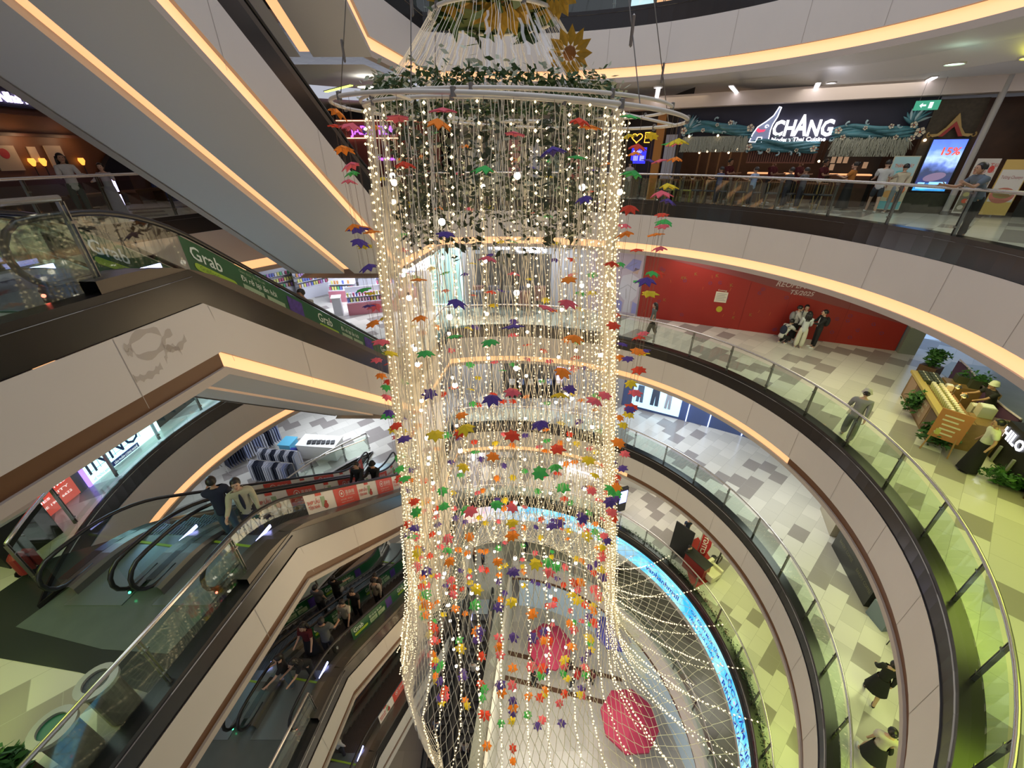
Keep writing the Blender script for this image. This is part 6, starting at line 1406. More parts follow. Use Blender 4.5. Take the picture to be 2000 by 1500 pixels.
for i, (y, c) in enumerate(((18.0, (.05, .07, .2)), (19.3, (.25, .05, .04)), (20.6, (.25, .2, .12)))): struct('wall_shop', lbox(y, y + 1.15, 0, 2.2, .02, .1), mat('dim_shop%d' % i, c, .5, noise=.6, nscale=4))
for y in (15.2, 20.2): tag(MB().tube([(-13.4, y, .02), (-13.4, y, 1.0)], .04, 5).obj('neon_strip', glow('sign_violet', (.62, .5, 1.0), 4)), 'violet white upright light strip on the restaurant storey, ' + ('behind the railing by the pair' if y < 16 else 'far end'), 'light')
# round sticker on the near glass
t = thing('glass_sticker', 'round pale sticker with blue characters on the near glass panel', 'sticker'); f = plane((EX(4.0, .16), 4.0, .58), (ED.x, ED.y, 0))
MB().poly([(.17 * cos(a), .17 * sin(a)) for a in [2 * pi * i / 24 for i in range(24)]], lambda a, b: f(a - .35, b, .02)).obj('disc', mat('sticker_grey', (.30, .32, .42), .5), t); text_mb('01', .2, lambda a, b: f(a - .48, b - .08, .026), bold=.02).obj('lettering', M_BLUE, t); text_mb('-23', .1, lambda a, b: f(a - .28, b + .0, .026)).obj('lettering', M_BLUE, t)
# ================================================================ left side, storey B: lit shop sign, red board, café poster
zB = -H
SB = plane((-9.85, 9.6, -H), (-.04, -1, 0)) # dummy orientation helper
# display wall just inside the left railing
DW = plane((-10.25, 6.7, -H), (-.04, 2.75, 0))
def dwp(u, v, out=0.0): p = Vector((-10.28 - .02 * u, 6.5 + u, -H + v)); return (p.x + out, p.y, p.z)
def dbx(u0, u1, v0, v1, o0, o1): return MB().hexa([dwp(u0, v0, o0), dwp(u1, v0, o0), dwp(u1, v0, o1), dwp(u0, v0, o1)], [dwp(u0, v1, o0), dwp(u1, v1, o0), dwp(u1, v1, o1), dwp(u0, v1, o1)])
t = thing('lit_shop_sign', 'large glowing white shop sign wall with tall blue letters', 'sign')
dbx(.92, 3.2, .0, 3.2, -.25, 0).obj('lightbox', mat('sign_box', (.7, .9, .95), .4, emit=(.55, .93, 1.0), es=1.7), t)
dbx(.84, .92, .0, 3.25, -.27, .03).obj('edge_glow', glow('edge_violet', (.25, .12, 1.0), 3), t)
text_mb('INNO', .80, lambda a, b: dwp(.98 + a, .24 + b, .03), width=1.55, bold=0).obj('letters', P('letters_navy', .01, .03, .16), t)
text_mb('HỆ THỐNG BÁN LẺ', .09, lambda a, b: dwp(1.0 + a, .06 + b, .03), width=.5).obj('letters', P('letters_navy', .01, .03, .16), t); dbx(1.55, 2.4, .03, .16, .0, .02).obj('label_bar', M_BLUE, t); text_mb('SẢN PHẨM CÔNG NGHỆ', .09, lambda a, b: dwp(1.6 + a, .06 + b, .03), width=.75).obj('letters', M_LW, t)
for v in (.3, .7): MB().tube([dwp(.95, v, .02), dwp(2.5, v, .02)], .006, 4).obj('grid_line', P('grid_cyan', .1, .4, .6), t)
for u in (1.3, 1.75, 2.2, 2.55): MB().tube([dwp(u, .25, .02), dwp(u, 1.4, .02)], .006, 4).obj('grid_line', P('grid_cyan', .1, .4, .6), t)
pL = area('sign_glow', (-9.9, 8.5, -H + 1.2), 2.0, 14, (.45, .75, 1.0)); pL.rotation_euler = (0, radians(-90), 0)
for i, v in enumerate((.35, .6, .85)): tag(MB().tube([dwp(3.6, v, 0), dwp(6.2, v - .1, 0)], .035, 5).obj('light_tube', glow('tube_cyan', (.6, .85, 1.0), 4)), ['lowest', 'middle', 'highest'][i] + ' of the long cyan white light tubes past the lit shop sign', 'light')
dbx(3.3, 6.5, 0, 1.8, -.3, -.1).obj('wall_shop', mat('tech_dark', (.02, .025, .03), .3))['kind'] = 'structure'
t = thing('red_board', 'big red advert board with white lines beside the lit shop sign', 'board')
dbx(-.75, .62, .05, 1.9, -.06, .02).obj('board', mat('board_red', (.70, .07, .05), .4, emit=(.9, .10, .06), es=.40), t)
for i, (tx, sz_, vv) in enumerate((('BUFFET LẨU', .13, .98), ('Haidilao', .16, .78), ('1. TRẺ EM 1M3', .08, .55), ('2. TIMES CITY', .08, .40), ('HOTLINE 1900 6622', .08, .24))):
    text_mb(tx, sz_, (lambda vv: lambda a, b: dwp(-.55 + a, vv + b, .032))(vv), bold=.01, width=1.05).obj('lettering', glow('board_white', (1, .9, .9), 1.0), t)
struct('wall_pier', dbx(.62, .84, .0, 3.4, -.4, -.02), M_DARK)
struct('wall_left', MB().box((-11.0, 5.4, -H + 1.7), (.2, 2.3, 3.4)), mat('wall_slate', (.10, .11, .16)))
t = thing('cafe_poster', 'dark poster with pale letters and pictures of cups on the slate wall', 'poster'); PQ = plane((-10.2, 4.75, -H), (-.35, -1, 0))
def pq(u, v, o=0.0): return (-10.25 - u * .33 + .95 * o, 5.35 - u * .94, -H + v)
MB().hexa([pq(.1, .15), pq(1.9, .15), pq(1.9, .15, .05), pq(.1, .15, .05)], [pq(.1, 1.85), pq(1.9, 1.85), pq(1.9, 1.85, .05), pq(.1, 1.85, .05)]).obj('board', M_K, t)
text_mb('HO', .42, lambda a, b: pq(.85 - a, 1.25 + b, .07), bold=.02).obj('lettering', M_CREAM, t); text_mb('XUẤT', .25, lambda a, b: pq(.9 - a, .9 + b, .07), bold=.02).obj('lettering', M_CREAM, t)
for i in range(4): MB().poly(rect(.3 + .36 * i, .28, .58 + .36 * i, .72), lambda a, b: pq(a, b, .06)).obj('cup_picture', mat('cup_pic%d' % (i % 2), [(.45, .40, .33), (.5, .22, .12)][i % 2], .5), t)
t = thing('service_desk', 'dark angular desk with a grey frame top behind the escalator newels', 'desk', (-10.0, 5.6, -H), -.2); MB().box((0, 0, .45), (.6, .9, .9)).obj('body', M_K, t); MB().box((0, 0, .92), (.7, 1.0, .05)).obj('top', M_GREY, t)
t = thing('fire_cart', 'red trolley tank standing beside the outermost escalator', 'cart', (-9.3, 5.0, -H), 0); MB().lathe([(0, .1), (.12, .1), (.12, .5), (.06, .58), (0, .58)], (0, 0, 0), 12).obj('tank', mat('cart_red', (.25, .02, .02), .5), t); MB().box((.0, .16, .28), (.2, .1, .36)).obj('crate', mat('cart_red', (.25, .02, .02)), t)
for x in (-.13, .13): MB().tube([(x + .0, -.05, .08), (x + .02, -.05, .08)], .08, 8).obj('wheel', M_K, t)
# litter bins on the landing floor
def bin_(loc, label, topm):
    t = thing('litter_bin', label, 'litter bin', loc, group='litter bins by the railing'); MB().lathe([(0, 0), (.17, 0), (.19, .03), (.19, .80), (.0, .80)], (0, 0, 0), 24).obj('body', mat('bin_stone', (.14, .12, .11), .4, noise=.3, nscale=14), t, smooth=False)
    MB().lathe([(.19, .78), (.235, .80), (.235, .86), (.15, .87), (.15, .80)], (0, 0, 0), 24).obj('rim', mat('bin_rim', (.32, .33, .30), .3), t); MB().lathe([(0, .83), (.15, .83)], (0, 0, 0), 20).obj('tray', topm, t)
bin_((-5.62, 2.78, -H), 'stone litter bin with dark pebbled tray behind the straight glass railing', mat('tray_pebble', (.05, .06, .06), .6, noise=.9, nscale=60)); bin_((-5.72, 2.28, -H), 'stone litter bin with green tray, lower down by the railing', mat('tray_green', (.02, .14, .06), .3))
plant('potted_palm', 'dark leafy palm at the bottom corner by the bins', 'plant', (-6.25, 1.98, -H), (.3, .3, 1, 0), .35, 420, .10, 61)
# blue patterned mat seen through the glass by the beige jacket rider
# ================================================================ storey C, left: clothes racks and tables
hang = [mat('garment%d' % i, c, .8) for i, c in enumerate([(.02, .025, .05), (.30, .34, .50), (.55, .56, .62), (.42, .44, .52), (.06, .07, .10), (.6, .6, .62)])]
GM = {}
def rail_rack(loc, rz, w, n, palette, label, h=1.35):
    t = thing('clothes_rack', label, 'clothes rack', (loc[0], loc[1], zC), rz)
    MB().tube([(-w / 2, 0, 0), (-w / 2, 0, h), (w / 2, 0, h), (w / 2, 0, 0)], .018, 6).obj('frame', M_STEEL, t)
    for x in (-w / 2, w / 2): MB().tube([(x, -.25, .03), (x, .25, .03)], .018, 5).obj('foot', M_STEEL, t)
    for i in range(n):
        c = palette[int(i * len(palette) / n)]
        if c not in GM:
            mb = MB(); mb.hexa([(-.018, -.22, .35), (.018, -.22, .35), (.018, .22, .35), (-.018, .22, .35)], [(-.012, -.2, 1.16), (.012, -.2, 1.16), (.012, .2, 1.16), (-.012, .2, 1.16)]); mb.add([(0, -.2, 1.16), (.01, 0, 1.28), (0, .2, 1.16)], [(0, 1, 2)])
            me = bpy.data.meshes.new('garment'); me.from_pydata(mb.v, [], mb.f); me.materials.append(hang[c]); GM[c] = me
        o = bpy.data.objects.new('garment', GM[c]); COL.objects.link(o); x = -w / 2 + .1 + (w - .2) * i / max(1, n - 1)
        o.location = (loc[0] + x * cos(rz), loc[1] + x * sin(rz), zC); o.rotation_euler = (0, 0, rz + R.uniform(-.08, .08)); tag(o, ['black', 'pale blue', 'white', 'grey blue', 'dark', 'white'][c] + ' garment on the ' + label.split(',')[0], 'garment', 'garments on the ' + label.split(',')[0])
rail_rack((-12.1, 15.0), radians(58), 2.6, 22, [0, 0, 0, 1, 2, 1, 2, 0, 3, 1], 'long rack of dark and pale shirts, middle one')
rail_rack((-12.9, 15.6), radians(58), 2.6, 20, [0, 0, 0, 2, 2, 4, 2, 1], 'long rack behind the middle one, half under the balcony')
rail_rack((-10.3, 14.0), radians(-8), 2.0, 18, [2, 4, 2, 0, 2, 4, 2, 0, 3], 'rack of black and white shirts nearest the tables')
rail_rack((-10.2, 13.2), radians(-8), 2.1, 18, [2, 0, 4, 2, 3, 0, 2, 1, 4], 'rack of striped shirts nearest the escalators')
for i, (x, y, w, d, m, lb) in enumerate(((-9.1, 15.3, 1.9, .9, M_W, 'long white table of folded black clothes'), (-10.6, 15.3, .6, .7, mat('box_cyan', (.12, .45, .65), .5), 'pale cyan box table beside the long white table'))):
    t = thing('display_table', lb, 'table', (x, y, zC), radians(-6)); MB().box((0, 0, .78), (w, d, .05)).obj('tabletop', M_W if i == 0 else m, t); MB().box((0, 0, .38), (w - .06, d - .06, .75)).obj('plinth', m, t)
for i in range(9): t = thing('folded_garment', ['black', 'white'][i % 9 > 5] + ' folded garment in the row on the long white table', 'garment', (-9.5 + (i % 6) * .22, 15.15 + .28 * (i // 6), zC + .805), .2, 'folded garments on the long white table'); MB().box((0, 0, .03), (.17, .26, .06)).obj('fold', M_K if i < 6 else M_W, t)
tag(MB().box((-10.7, 14.75, zC + .55), (.26, .35, .04), .4).obj('price_card', M_RED), 'red card lying between the racks and tables', 'card'); tag(MB().box((-10.2, 14.9, zC + .3), (.3, .3, .6)).obj('carton', M_BLUE), 'blue carton under the long white table edge', 'carton')
tag(MB().tube([(-9.2, 13.5, zC + .9), (-6.9, 15.2, zC + .95)], .03, 6).obj('barrier_rail', M_STEEL), 'white sloping barrier rail beside the tables', 'rail')
fitting('downlight', 'round white downlight reflected on the tiled floor by the clothes', 'ceiling light', (-7.3, 17.0), .16, group='lamps over the clothes floor', z=zC + 3.3)
t = thing('violet_wall_panel', 'violet lit wall panel at the back of the clothes floor', 'light panel'); MB().box((-6.2, 20.9, zC + 1.2), (2.6, .1, 1.6)).obj('face', mat('violet_face', (.4, .2, .5), .5, emit=(.55, .28, .8), es=.6), t); MB().box((-6.2, 20.88, zC + .3), (2.8, .16, .12)).obj('sill', M_K, t)

# brownish damp stains on the landing cladding
mb = MB(); rr = random.Random(12)
for (cy, cz, ra, rb_, a0, a1) in ((4.9, -.62, .22, .16, .3, 5.6), (5.25, -.72, .16, .12, 1.5, 6.0), (4.75, -.95, .18, .06, 3.2, 6.0), (5.15, -.95, .12, .16, .2, 3.0), (4.65, -.6, .04, .04, 0, 6.28)):
    pts = [(cy + ra * cos(a0 + (a1 - a0) * i / 20) * (1 + .1 * sin(i)), cz + rb_ * sin(a0 + (a1 - a0) * i / 20), .045 * (1 + .4 * sin(i * 1.3))) for i in range(21)]
    for (y, z, w), (y2, z2, w2) in zip(pts, pts[1:]): mb.quad((EX(y, -.006), y, z - w), (EX(y2, -.006), y2, z2 - w2), (EX(y2, -.006), y2, z2 + w2), (EX(y, -.006), y, z + w))
struct('trim_stain', mb, sheer('stain_brown', (.40, .32, .24), .28))

# ================================================================ people
SKIN = {'a': mat('skin_light', (.52, .33, .24), .5), 'b': mat('skin_tan', (.40, .23, .15), .5)}
HAIRM = mat('hair_black', (.010, .008, .008), .4); EYEM = mat('eye_dark', (.01, .01, .01), .3); MOUTHM = mat('mouth_rose', (.35, .10, .08), .5)
def cloth(c): return mat('cloth_%02d%02d%02d' % tuple(int(q * 99) for q in c), c, .85, noise=.12, nscale=12)
def skin_obj(name, verts, edges, radii, m, parent, root=0, sub=1):
    me = bpy.data.meshes.new(name); me.from_pydata([tuple(v) for v in verts], edges, []); me.materials.append(m)
    o = bpy.data.objects.new(name, me); COL.objects.link(o); o.parent = parent
    s = o.modifiers.new('skin', 'SKIN'); s.use_smooth_shade = True
    for i, r in enumerate(radii):
        sv = me.skin_vertices[0].data[i]; sv.radius = (r, r) if not isinstance(r, tuple) else r; sv.use_root = (i == root)
    if sub: q = o.modifiers.new('sub', 'SUBSURF'); q.levels = sub; q.render_levels = sub
    return o
def person(label, loc, face, h=1.62, top=(.1, .1, .1), legs=(.03, .03, .04), kind='pants', sleeves='short', hair='short', lean=0.0, arms=((.12, .15, .05), (.12, .15, .05)), leg=((0, 0), (0, 0)), crouch=0.0,
           skin='a', hat=None, bag=None, shoes=(.6, .6, .6), group=None, fingers=False, fem=False, head_dip=0.15, open_jacket=None):
    """face: heading in degrees (0 looks along +x). arms: (forward swing, elbow bend, out) in radians per arm. leg: (forward swing, knee bend)."""
    t = thing('person', label, 'person', loc, radians(face - 90), group); k = h / 1.62; V = Vector; t['local'] = 1
    hip = V((0, 0, .84 - crouch * .55)) * k; 
    def rx(v, a): return V((v.x, v.y * cos(a) - v.z * sin(a), v.y * sin(a) + v.z * cos(a)))
    up = rx(V((0, 0, 1)), -lean - crouch * .6)
    sh = hip + up * .48 * k; neck = hip + up * .545 * k; fw = V((0, 1, 0)); hd = neck + (up + fw * (head_dip)).normalized() * .10 * k
    hw, sw = .085 * k, (.155 if fem else .175) * k
    verts = [hip, hip + up * .16 * k, hip + up * .36 * k, sh + up * .0, neck, neck + up * .05 * k]; edges = [(0, 1), (1, 2), (2, 3), (3, 4), (4, 5)]; rad = [.10 * k, .095 * k, .100 * k, .072 * k, .045 * k, .045 * k]
    ends = {}
    for s in (-1, 1):
        f, e, o_ = arms[0 if s < 0 else 1]; i0 = len(verts); S = sh + V((s * sw, 0, -.02 * k)); d1 = rx(V((s * sin(o_), 0, -cos(o_))), f); E_ = S + d1 * .27 * k; d2 = rx(V((s * sin(o_) * .6, 0, -cos(o_))), f + e); Wt = E_ + d2 * .23 * k; Hd = Wt + d2 * .08 * k
        verts += [S, E_, Wt, Hd]; edges += [(3, i0), (i0, i0 + 1), (i0 + 1, i0 + 2), (i0 + 2, i0 + 3)]; rad += [.042 * k, .036 * k, .024 * k, .030 * k]; ends[s] = (S, E_, Wt, Hd, d2)
        if fingers:
            sd = d2.cross(V((s, 0, .3))).normalized()
            for q, (off, ln) in enumerate(((-.028, .065), (-.010, .08), (.010, .075), (.028, .06))):
                j = len(verts); a = Hd + sd * off * k + d2 * .03 * k; b = a + (d2 * .8 + V((-s * .5, 0, 0))) * ln * k * .6; c = b + (d2 * .4 + V((-s * .9, 0, 0))) * ln * k * .4
                verts += [a, b, c]; edges += [(i0 + 3, j), (j, j + 1), (j + 1, j + 2)]; rad += [.0095 * k, .0085 * k, .007 * k]
            j = len(verts); a = Wt + d2 * .035 * k - sd * .035 * k; verts += [a, a + (d2 - sd * .7) * .04 * k]; edges += [(i0 + 2, j), (j, j + 1)]; rad += [.011 * k, .009 * k]
    feet = {}
    for s in (-1, 1):
        f, kn = leg[0 if s < 0 else 1]; i0 = len(verts); Hj = hip + V((s * hw, 0, -.03 * k))
        if crouch: f, kn = 1.5 * crouch + (.1 if s > 0 else -.1), -2.5 * crouch
        d1 = rx(V((s * .03, 0, -1)), f); K = Hj + d1 * .39 * k; d2 = rx(V((0, 0, -1)), f + kn); A = K + d2 * .37 * k
        A.z = max(A.z, .05); T = A + V((s * .02, .12 * k, -.04 * k)); T.z = max(T.z, .02)
        verts += [Hj, K, A, T]; edges += [(0, i0), (i0, i0 + 1), (i0 + 1, i0 + 2), (i0 + 2, i0 + 3)]; rad += [.080 * k, .055 * k, .036 * k, (.036 * k, .026 * k)]; feet[s] = (Hj, K, A, T)
    skin_obj('body', verts, edges, rad, SKIN[skin], t, 0)
    # head with nose, ears; eyes and mouth; hair
    HB_ = MB().ball(hd + V((0, .012, .03)) * k, .094 * k, 12, 9, (.80, .98, 1.18)); HB_.ball(hd + V((0, .108, .015)) * k, .018 * k, 6, 4, (.7, 1, 1.3)); HB_.ball(hd + V((0, .065, -.055)) * k, .045 * k, 8, 5, (1, .8, .8))
    for s in (-1, 1): HB_.ball(hd + V((s * .077, .0, .02)) * k, .022 * k, 6, 4, (.4, .8, 1.2))
    HB_.obj('head', SKIN[skin], t, smooth=True)
    for s in (-1, 1): MB().ball(hd + V((s * .030, .098, .045)) * k, .011 * k, 6, 4, (1.3, .6, .7)).obj('eye', EYEM, t)
    MB().ball(hd + V((0, .100, -.030)) * k, .02 * k, 6, 4, (1.2, .4, .4)).obj('mouth', MOUTHM, t)
    if hair:
        n, m_ = 14, 8; mb = MB(); c = hd + V((0, -.012, .050)) * k; rows = []
        for i in range(m_):
            ph = pi / 2 - (pi * .62) * i / (m_ - 1); rows.append([])
            for j in range(n):
                th = 2 * pi * j / n; fr = max(0, sin(th)); z = sin(max(ph, .12 * 1 + .30 * fr) if fr > .45 else ph); r_ = cos(max(ph, .42) if fr > .45 else ph)
                rows[-1].append(mb.v.append(tuple(c + V((.092 * r_ * cos(th), .112 * r_ * sin(th), .108 * z)) * k)) or len(mb.v) - 1)
        for a, b in zip(rows, rows[1:]):
            for j in range(n): mb.f.append((a[j], a[(j + 1) % n], b[(j + 1) % n], b[j]))
        if hair == 'long':
            L_ = .34
            for q in range(5):
                a = pi + pi * (q + .5) / 5 ; p0 = c + V((.082 * cos(a), .085 * sin(a), .02)) * k; mb.tube([p0, p0 + V((.01 * cos(a), -.02, -.12)) * k, p0 + V((.015 * cos(a), -.035, -.22)) * k, p0 + V((.0, -.03, -L_)) * k], [.034 * k, .040 * k, .036 * k, .012 * k], 6)
        if hair == 'bun': mb.ball(c + V((0, -.10, .05)) * k, .045 * k, 8, 6)
        mb.obj('hair', HAIRM, t, smooth=True)
    if hat:
        MB().lathe([(.001, .13), (.07, .115), (.10, .05), (.104, .0), (.125, -.005), (.104, -.012)], tuple(hd + V((0, 0, .055)) * k), 14).obj('hat', cloth(hat), t, smooth=True)
    # clothing
    tv = [hip - up * .13 * k, hip + up * .18 * k, hip + up * .36 * k, sh - up * .0, sh + up * .045 * k]; te = [(0, 1), (1, 2), (2, 3), (3, 4)]; wd = .9 if fem else 1.0
    tr = [(.160 * k * wd, .140 * k), (.140 * k * wd, .120 * k), (.155 * k * wd, .125 * k), (.140 * k, .118 * k), (.085 * k, .085 * k)]
    for s in (-1, 1):
        S, E_, Wt, Hd, d2 = ends[s]; i0 = len(tv)
        if sleeves == 'long': tv += [S, E_, Wt]; te += [(3, i0), (i0, i0 + 1), (i0 + 1, i0 + 2)]; tr += [.078 * k, .054 * k, .040 * k]
        else: tv += [S, S.lerp(E_, .72)]; te += [(3, i0), (i0, i0 + 1)]; tr += [.080 * k, .062 * k]
    skin_obj('shirt' if kind != 'dress' else 'dress_top', tv, te, tr, cloth(top), t, 0)
    if open_jacket:
        MB().ball(tuple(hip + up * .26 * k + fw * .10 * k), .085 * k, 8, 6, (.42, .45, 2.5)).obj('undershirt', cloth(open_jacket), t, smooth=True)
    if kind in ('pants', 'shorts', 'wide'):
        lv = [hip + up * .13 * k, hip]; le = [(0, 1)]; lr = [(.125 * k, .105 * k), (.15 * k, .12 * k)]
        for s in (-1, 1):
            Hj, K, A, T = feet[s]; i0 = len(lv); w = .03 if kind == 'wide' else 0
            if kind == 'shorts': lv += [Hj, Hj.lerp(K, .9)]; le += [(1, i0), (i0, i0 + 1)]; lr += [.098 * k, .085 * k]
            else: lv += [Hj, K, K.lerp(A, .92)]; le += [(1, i0), (i0, i0 + 1), (i0 + 1, i0 + 2)]; lr += [.098 * k, (.070 + w) * k, (.055 + w) * k]
        skin_obj('trousers' if kind != 'shorts' else 'shorts', lv, le, lr, cloth(legs), t, 1)
    else:
        zb = {'skirt': .12, 'dress': .48, 'long_dress': .06}[kind] * k; mb = MB(); n = 18; rows = []
        base = (feet[-1][2] + feet[1][2]) / 2
        for i in range(6):
            f = i / 5; z = hip.z + .10 * k + (zb - hip.z - .10 * k) * f; rr_ = (.145 + .10 * f) * k; cx_, cy_ = base.x * f, base.y * f + hip.y * (1 - f)
            rows.append([(cx_ + rr_ * cos(2 * pi * j / n) * (1 + .05 * sin(j * 4.1) * f), cy_ + rr_ * .85 * sin(2 * pi * j / n) * (1 + .05 * cos(j * 3.3) * f), z) for j in range(n)])
        mb.add(sum(rows, []), [(i * n + j, i * n + (j + 1) % n, (i + 1) * n + (j + 1) % n, (i + 1) * n + j) for i in range(5) for j in range(n)]); mb.obj('skirt', cloth(legs), t, smooth=True)
    for s in (-1, 1):
        Hj, K, A, T = feet[s]; MB().ball(tuple((A + T) / 2 + V((0, .02, -.01))), .06 * k, 8, 5, (.75, 1.9, .62)).obj('shoe', cloth(shoes), t, smooth=True)
    if bag:
        c = sh - up * .17 * k - V((0, .17, 0)) * k
        if bag[0] == 'back':
            mb = MB().ball(tuple(c), .15 * k, 10, 8, (1.0, .65, 1.35)); mb.obj('backpack', cloth(bag[1]), t, smooth=True)
            for s in (-1, 1): MB().tube([c + V((s * .09, .06, .16)) * k, sh + V((s * .10, .10, .06)) * k, sh + V((s * .12, .12, -.15)) * k, c + V((s * .11, .08, -.12)) * k], .016 * k, 5).obj('strap', cloth(bag[1]), t)
        else:
            c = hip + V((.20, .05, .0)) * k; MB().ball(tuple(c), .11 * k, 8, 6, (.5, 1, 1.1)).obj('handbag', cloth(bag[1]), t, smooth=True); MB().tube([c + V((0, 0, .08)) * k, sh + V((.14, .02, .05)) * k], .009 * k, 5).obj('strap', cloth(bag[1]), t)
    return t
def rider(y, w, z0): return (EX(y, w), y, tread_z(y, z0) + .0)
FWD, BCK = 81.4, -98.6
# storey A
person('person in a white shirt and dark shorts standing before the tall beach menu poster', (11.0, 13.45, 0), 60, 1.42, (.50, .52, .54), (.03, .035, .05), 'shorts', leg=((.35, -.2), (-.25, -.1)), arms=((.5, .9, .1), (.2, .3, .1)))
person('person in a pale top and light jeans standing close beside the white-shirted one', (11.35, 13.2, 0), 70, 1.32, (.50, .46, .36), (.20, .24, .27), 'pants', hair='short', arms=((.9, .9, .2), (.5, .8, .1)), fem=True)
person('person in dark clothes leaning on the railing before the bright promotional screen', (9.35, 8.9, 0), 170, 1.45, (.10, .13, .17), (.012, .012, .014), 'pants', hair='short', skin='b', lean=.35, arms=((.9, 1.0, .3), (.8, .9, .3)), leg=((.1, 0), (-.2, 0)), fingers=True)
person('waitress in orange and maroon with a long black skirt beside the shoppers', tuple(FA(5.2, 0, .35)), 130, 1.36, (.42, .16, .03), (.01, .01, .012), 'long_dress', hair='bun', arms=((.7, 1.2, .1), (.4, .9, .1)), fem=True)
for i, (u, lb) in enumerate(((2.95, 'nearest the elephant end of the counter'), (3.75, 'in the middle of the counter'), (4.45, 'at the thatch end'), (1.55, 'beside the warm timber posts'))): person('waiter in a maroon shirt behind the restaurant counter, ' + lb, tuple(FA(u, 0, -.62)), -60, 1.42, (.10, .012, .02), (.02, .02, .02), hair='short', skin='b', arms=((.6, 1.1, .1), (.6, 1.1, .1)), group='waiters in maroon')
for i, (u, c, lb) in enumerate(((1.5, (.05, .06, .12), 'in navy'), (2.55, (.20, .28, .42), 'in pale blue'), (3.55, (.03, .03, .035), 'in black'), (3.95, (.08, .08, .09), 'in charcoal'))): person('diner ' + lb + ' standing among the chairs', tuple(FA(u, 0, .95)), 120, 1.2, c, (.02, .02, .03), hair='short', skin='b', arms=((.8, 1.0, .1), (.8, 1.0, .1)), group='diners at the thai restaurant')
person('person in a white top with tied hair under the orange neon heart', tuple(FA(-1.9, 0, .2)), 100, 1.35, (.35, .33, .30), (.10, .10, .09), 'wide', hair='bun', fem=True)
person('woman with long black hair in a white blouse behind the left railing', (-11.6, 11.9, 0), -35, 1.58, (.50, .50, .50), (.04, .05, .04), 'pants', 'long', 'long', arms=((.7, 1.0, .2), (.5, 1.2, .2)), fem=True, skin='b')
person('person in a long pale coat beside the woman in the white blouse', (-11.3, 12.6, 0), -60, 1.35, (.42, .40, .44), (.34, .32, .38), 'long_dress', 'long', 'short', arms=((.9, .7, .3), (.9, .5, .3)), fem=True)
# escalators
person('man in a pale grey shirt riding the outer escalator behind the green adverts', rider(9.7, 1.05, 0), BCK, 1.62, (.36, .36, .33), (.05, .05, .06), skin='b', arms=((.3, .4, .1), (.3, .4, .1)), head_dip=.5)
person('man in a navy shirt resting his arm on the handrail of the red advert escalator', rider(6.0, 1.32, -H), 120, 1.66, (.012, .016, .04), (.06, .10, .14), skin='b', lean=.12, arms=((1.0, .25, .15), (.25, .4, .1)), fingers=True, leg=((.1, 0), (-.1, 0)))
person('man in an open beige jacket over a dark shirt on the red advert escalator', rider(6.05, .88, -H), -60, 1.66, (.42, .40, .28), (.02, .02, .03), sleeves='long', skin='a', arms=((.15, .5, .12), (.5, .9, .25)), open_jacket=(.01, .014, .035), fingers=True)
person('rider in black near the foot of the red advert escalator, bright phone side', rider(10.3, 1.15, -H), BCK, 1.62, (.012, .012, .014), (.012, .012, .014), sleeves='long', arms=((.9, .9, .1), (.3, .3, .1)))
person('rider in black with a cap near the foot of the red advert escalator, void side', rider(10.7, .85, -H), BCK, 1.60, (.02, .015, .015), (.012, .012, .014), sleeves='long', hat=(.012, .012, .014), arms=((.9, 1.1, .1), (.9, 1.1, .1)))
person('woman in a dark red top riding the lower green advert escalator', rider(6.55, 1.32, -2 * H), BCK, 1.62, (.10, .006, .01), (.01, .01, .012), 'skirt', hair='long', fem=True, arms=((.5, .3, .3), (.4, .8, .1)))
person('man in a grey shirt beside the woman in dark red', rider(6.6, .85, -2 * H), 100, 1.68, (.10, .105, .10), (.01, .01, .012), skin='b', lean=.1, arms=((.4, .9, .2), (.3, .8, .25)), fingers=True)
person('boy in a white face mask, black shirt and jeans at the lower escalator head', rider(5.55, 1.25, -2 * H), -150, 1.5, (.008, .008, .01), (.10, .14, .17), shoes=(.4, .4, .4), arms=((.9, .3, .35), (.4, .9, .1)), fingers=True)
person('woman in black crouching forward beside the boy in the face mask', rider(5.75, .80, -2 * H), -120, 1.5, (.006, .006, .008), (.006, .006, .008), hair='long', lean=.5, fem=True, arms=((.9, .6, .1), (.6, .9, .1)))
person('rider in a white tee with a plastic bag halfway down the lower escalator', rider(7.85, 1.1, -2 * H), BCK, 1.62, (.46, .44, .36), (.012, .012, .014), hair='short', arms=((.8, .2, .35), (.1, .2, .1)), bag=('hand', (.45, .45, .42)))
person('rider in black directly behind the one in the white tee', rider(8.65, 1.3, -2 * H), BCK, 1.62, (.010, .010, .012), (.010, .010, .012), hair='short')
person('rider in a pale sweater with a black backpack on the lower escalator', rider(9.45, 1.0, -2 * H), BCK, 1.6, (.40, .36, .32), (.03, .02, .02), sleeves='long', bag=('back', (.01, .01, .012)))
person('last rider down the lower green advert escalator, dark clothes and short hair', rider(9.95, 1.25, -2 * H), BCK, 1.62, (.05, .045, .04), (.02, .02, .02), hair='short')
person('rider in black on the outer lower escalator, arm reaching to the handrail', rider(9.65, 2.65, -2 * H), FWD, 1.62, (.008, .008, .01), (.008, .008, .01), arms=((.3, .2, .1), (.9, .2, .4)), bag=('hand', (.35, .33, .3)))
person('rider in a striped black and white shirt on the outer lower escalator', rider(8.9, 2.75, -2 * H), FWD, 1.62, (.09, .09, .10), (.02, .02, .02))
person('rider with a white scarf over dark clothes on the lowest escalator', rider(5.9, 1.2, -3 * H), 60, 1.5, (.38, .38, .38), (.012, .01, .01), sleeves='long', fem=True, hair='long')
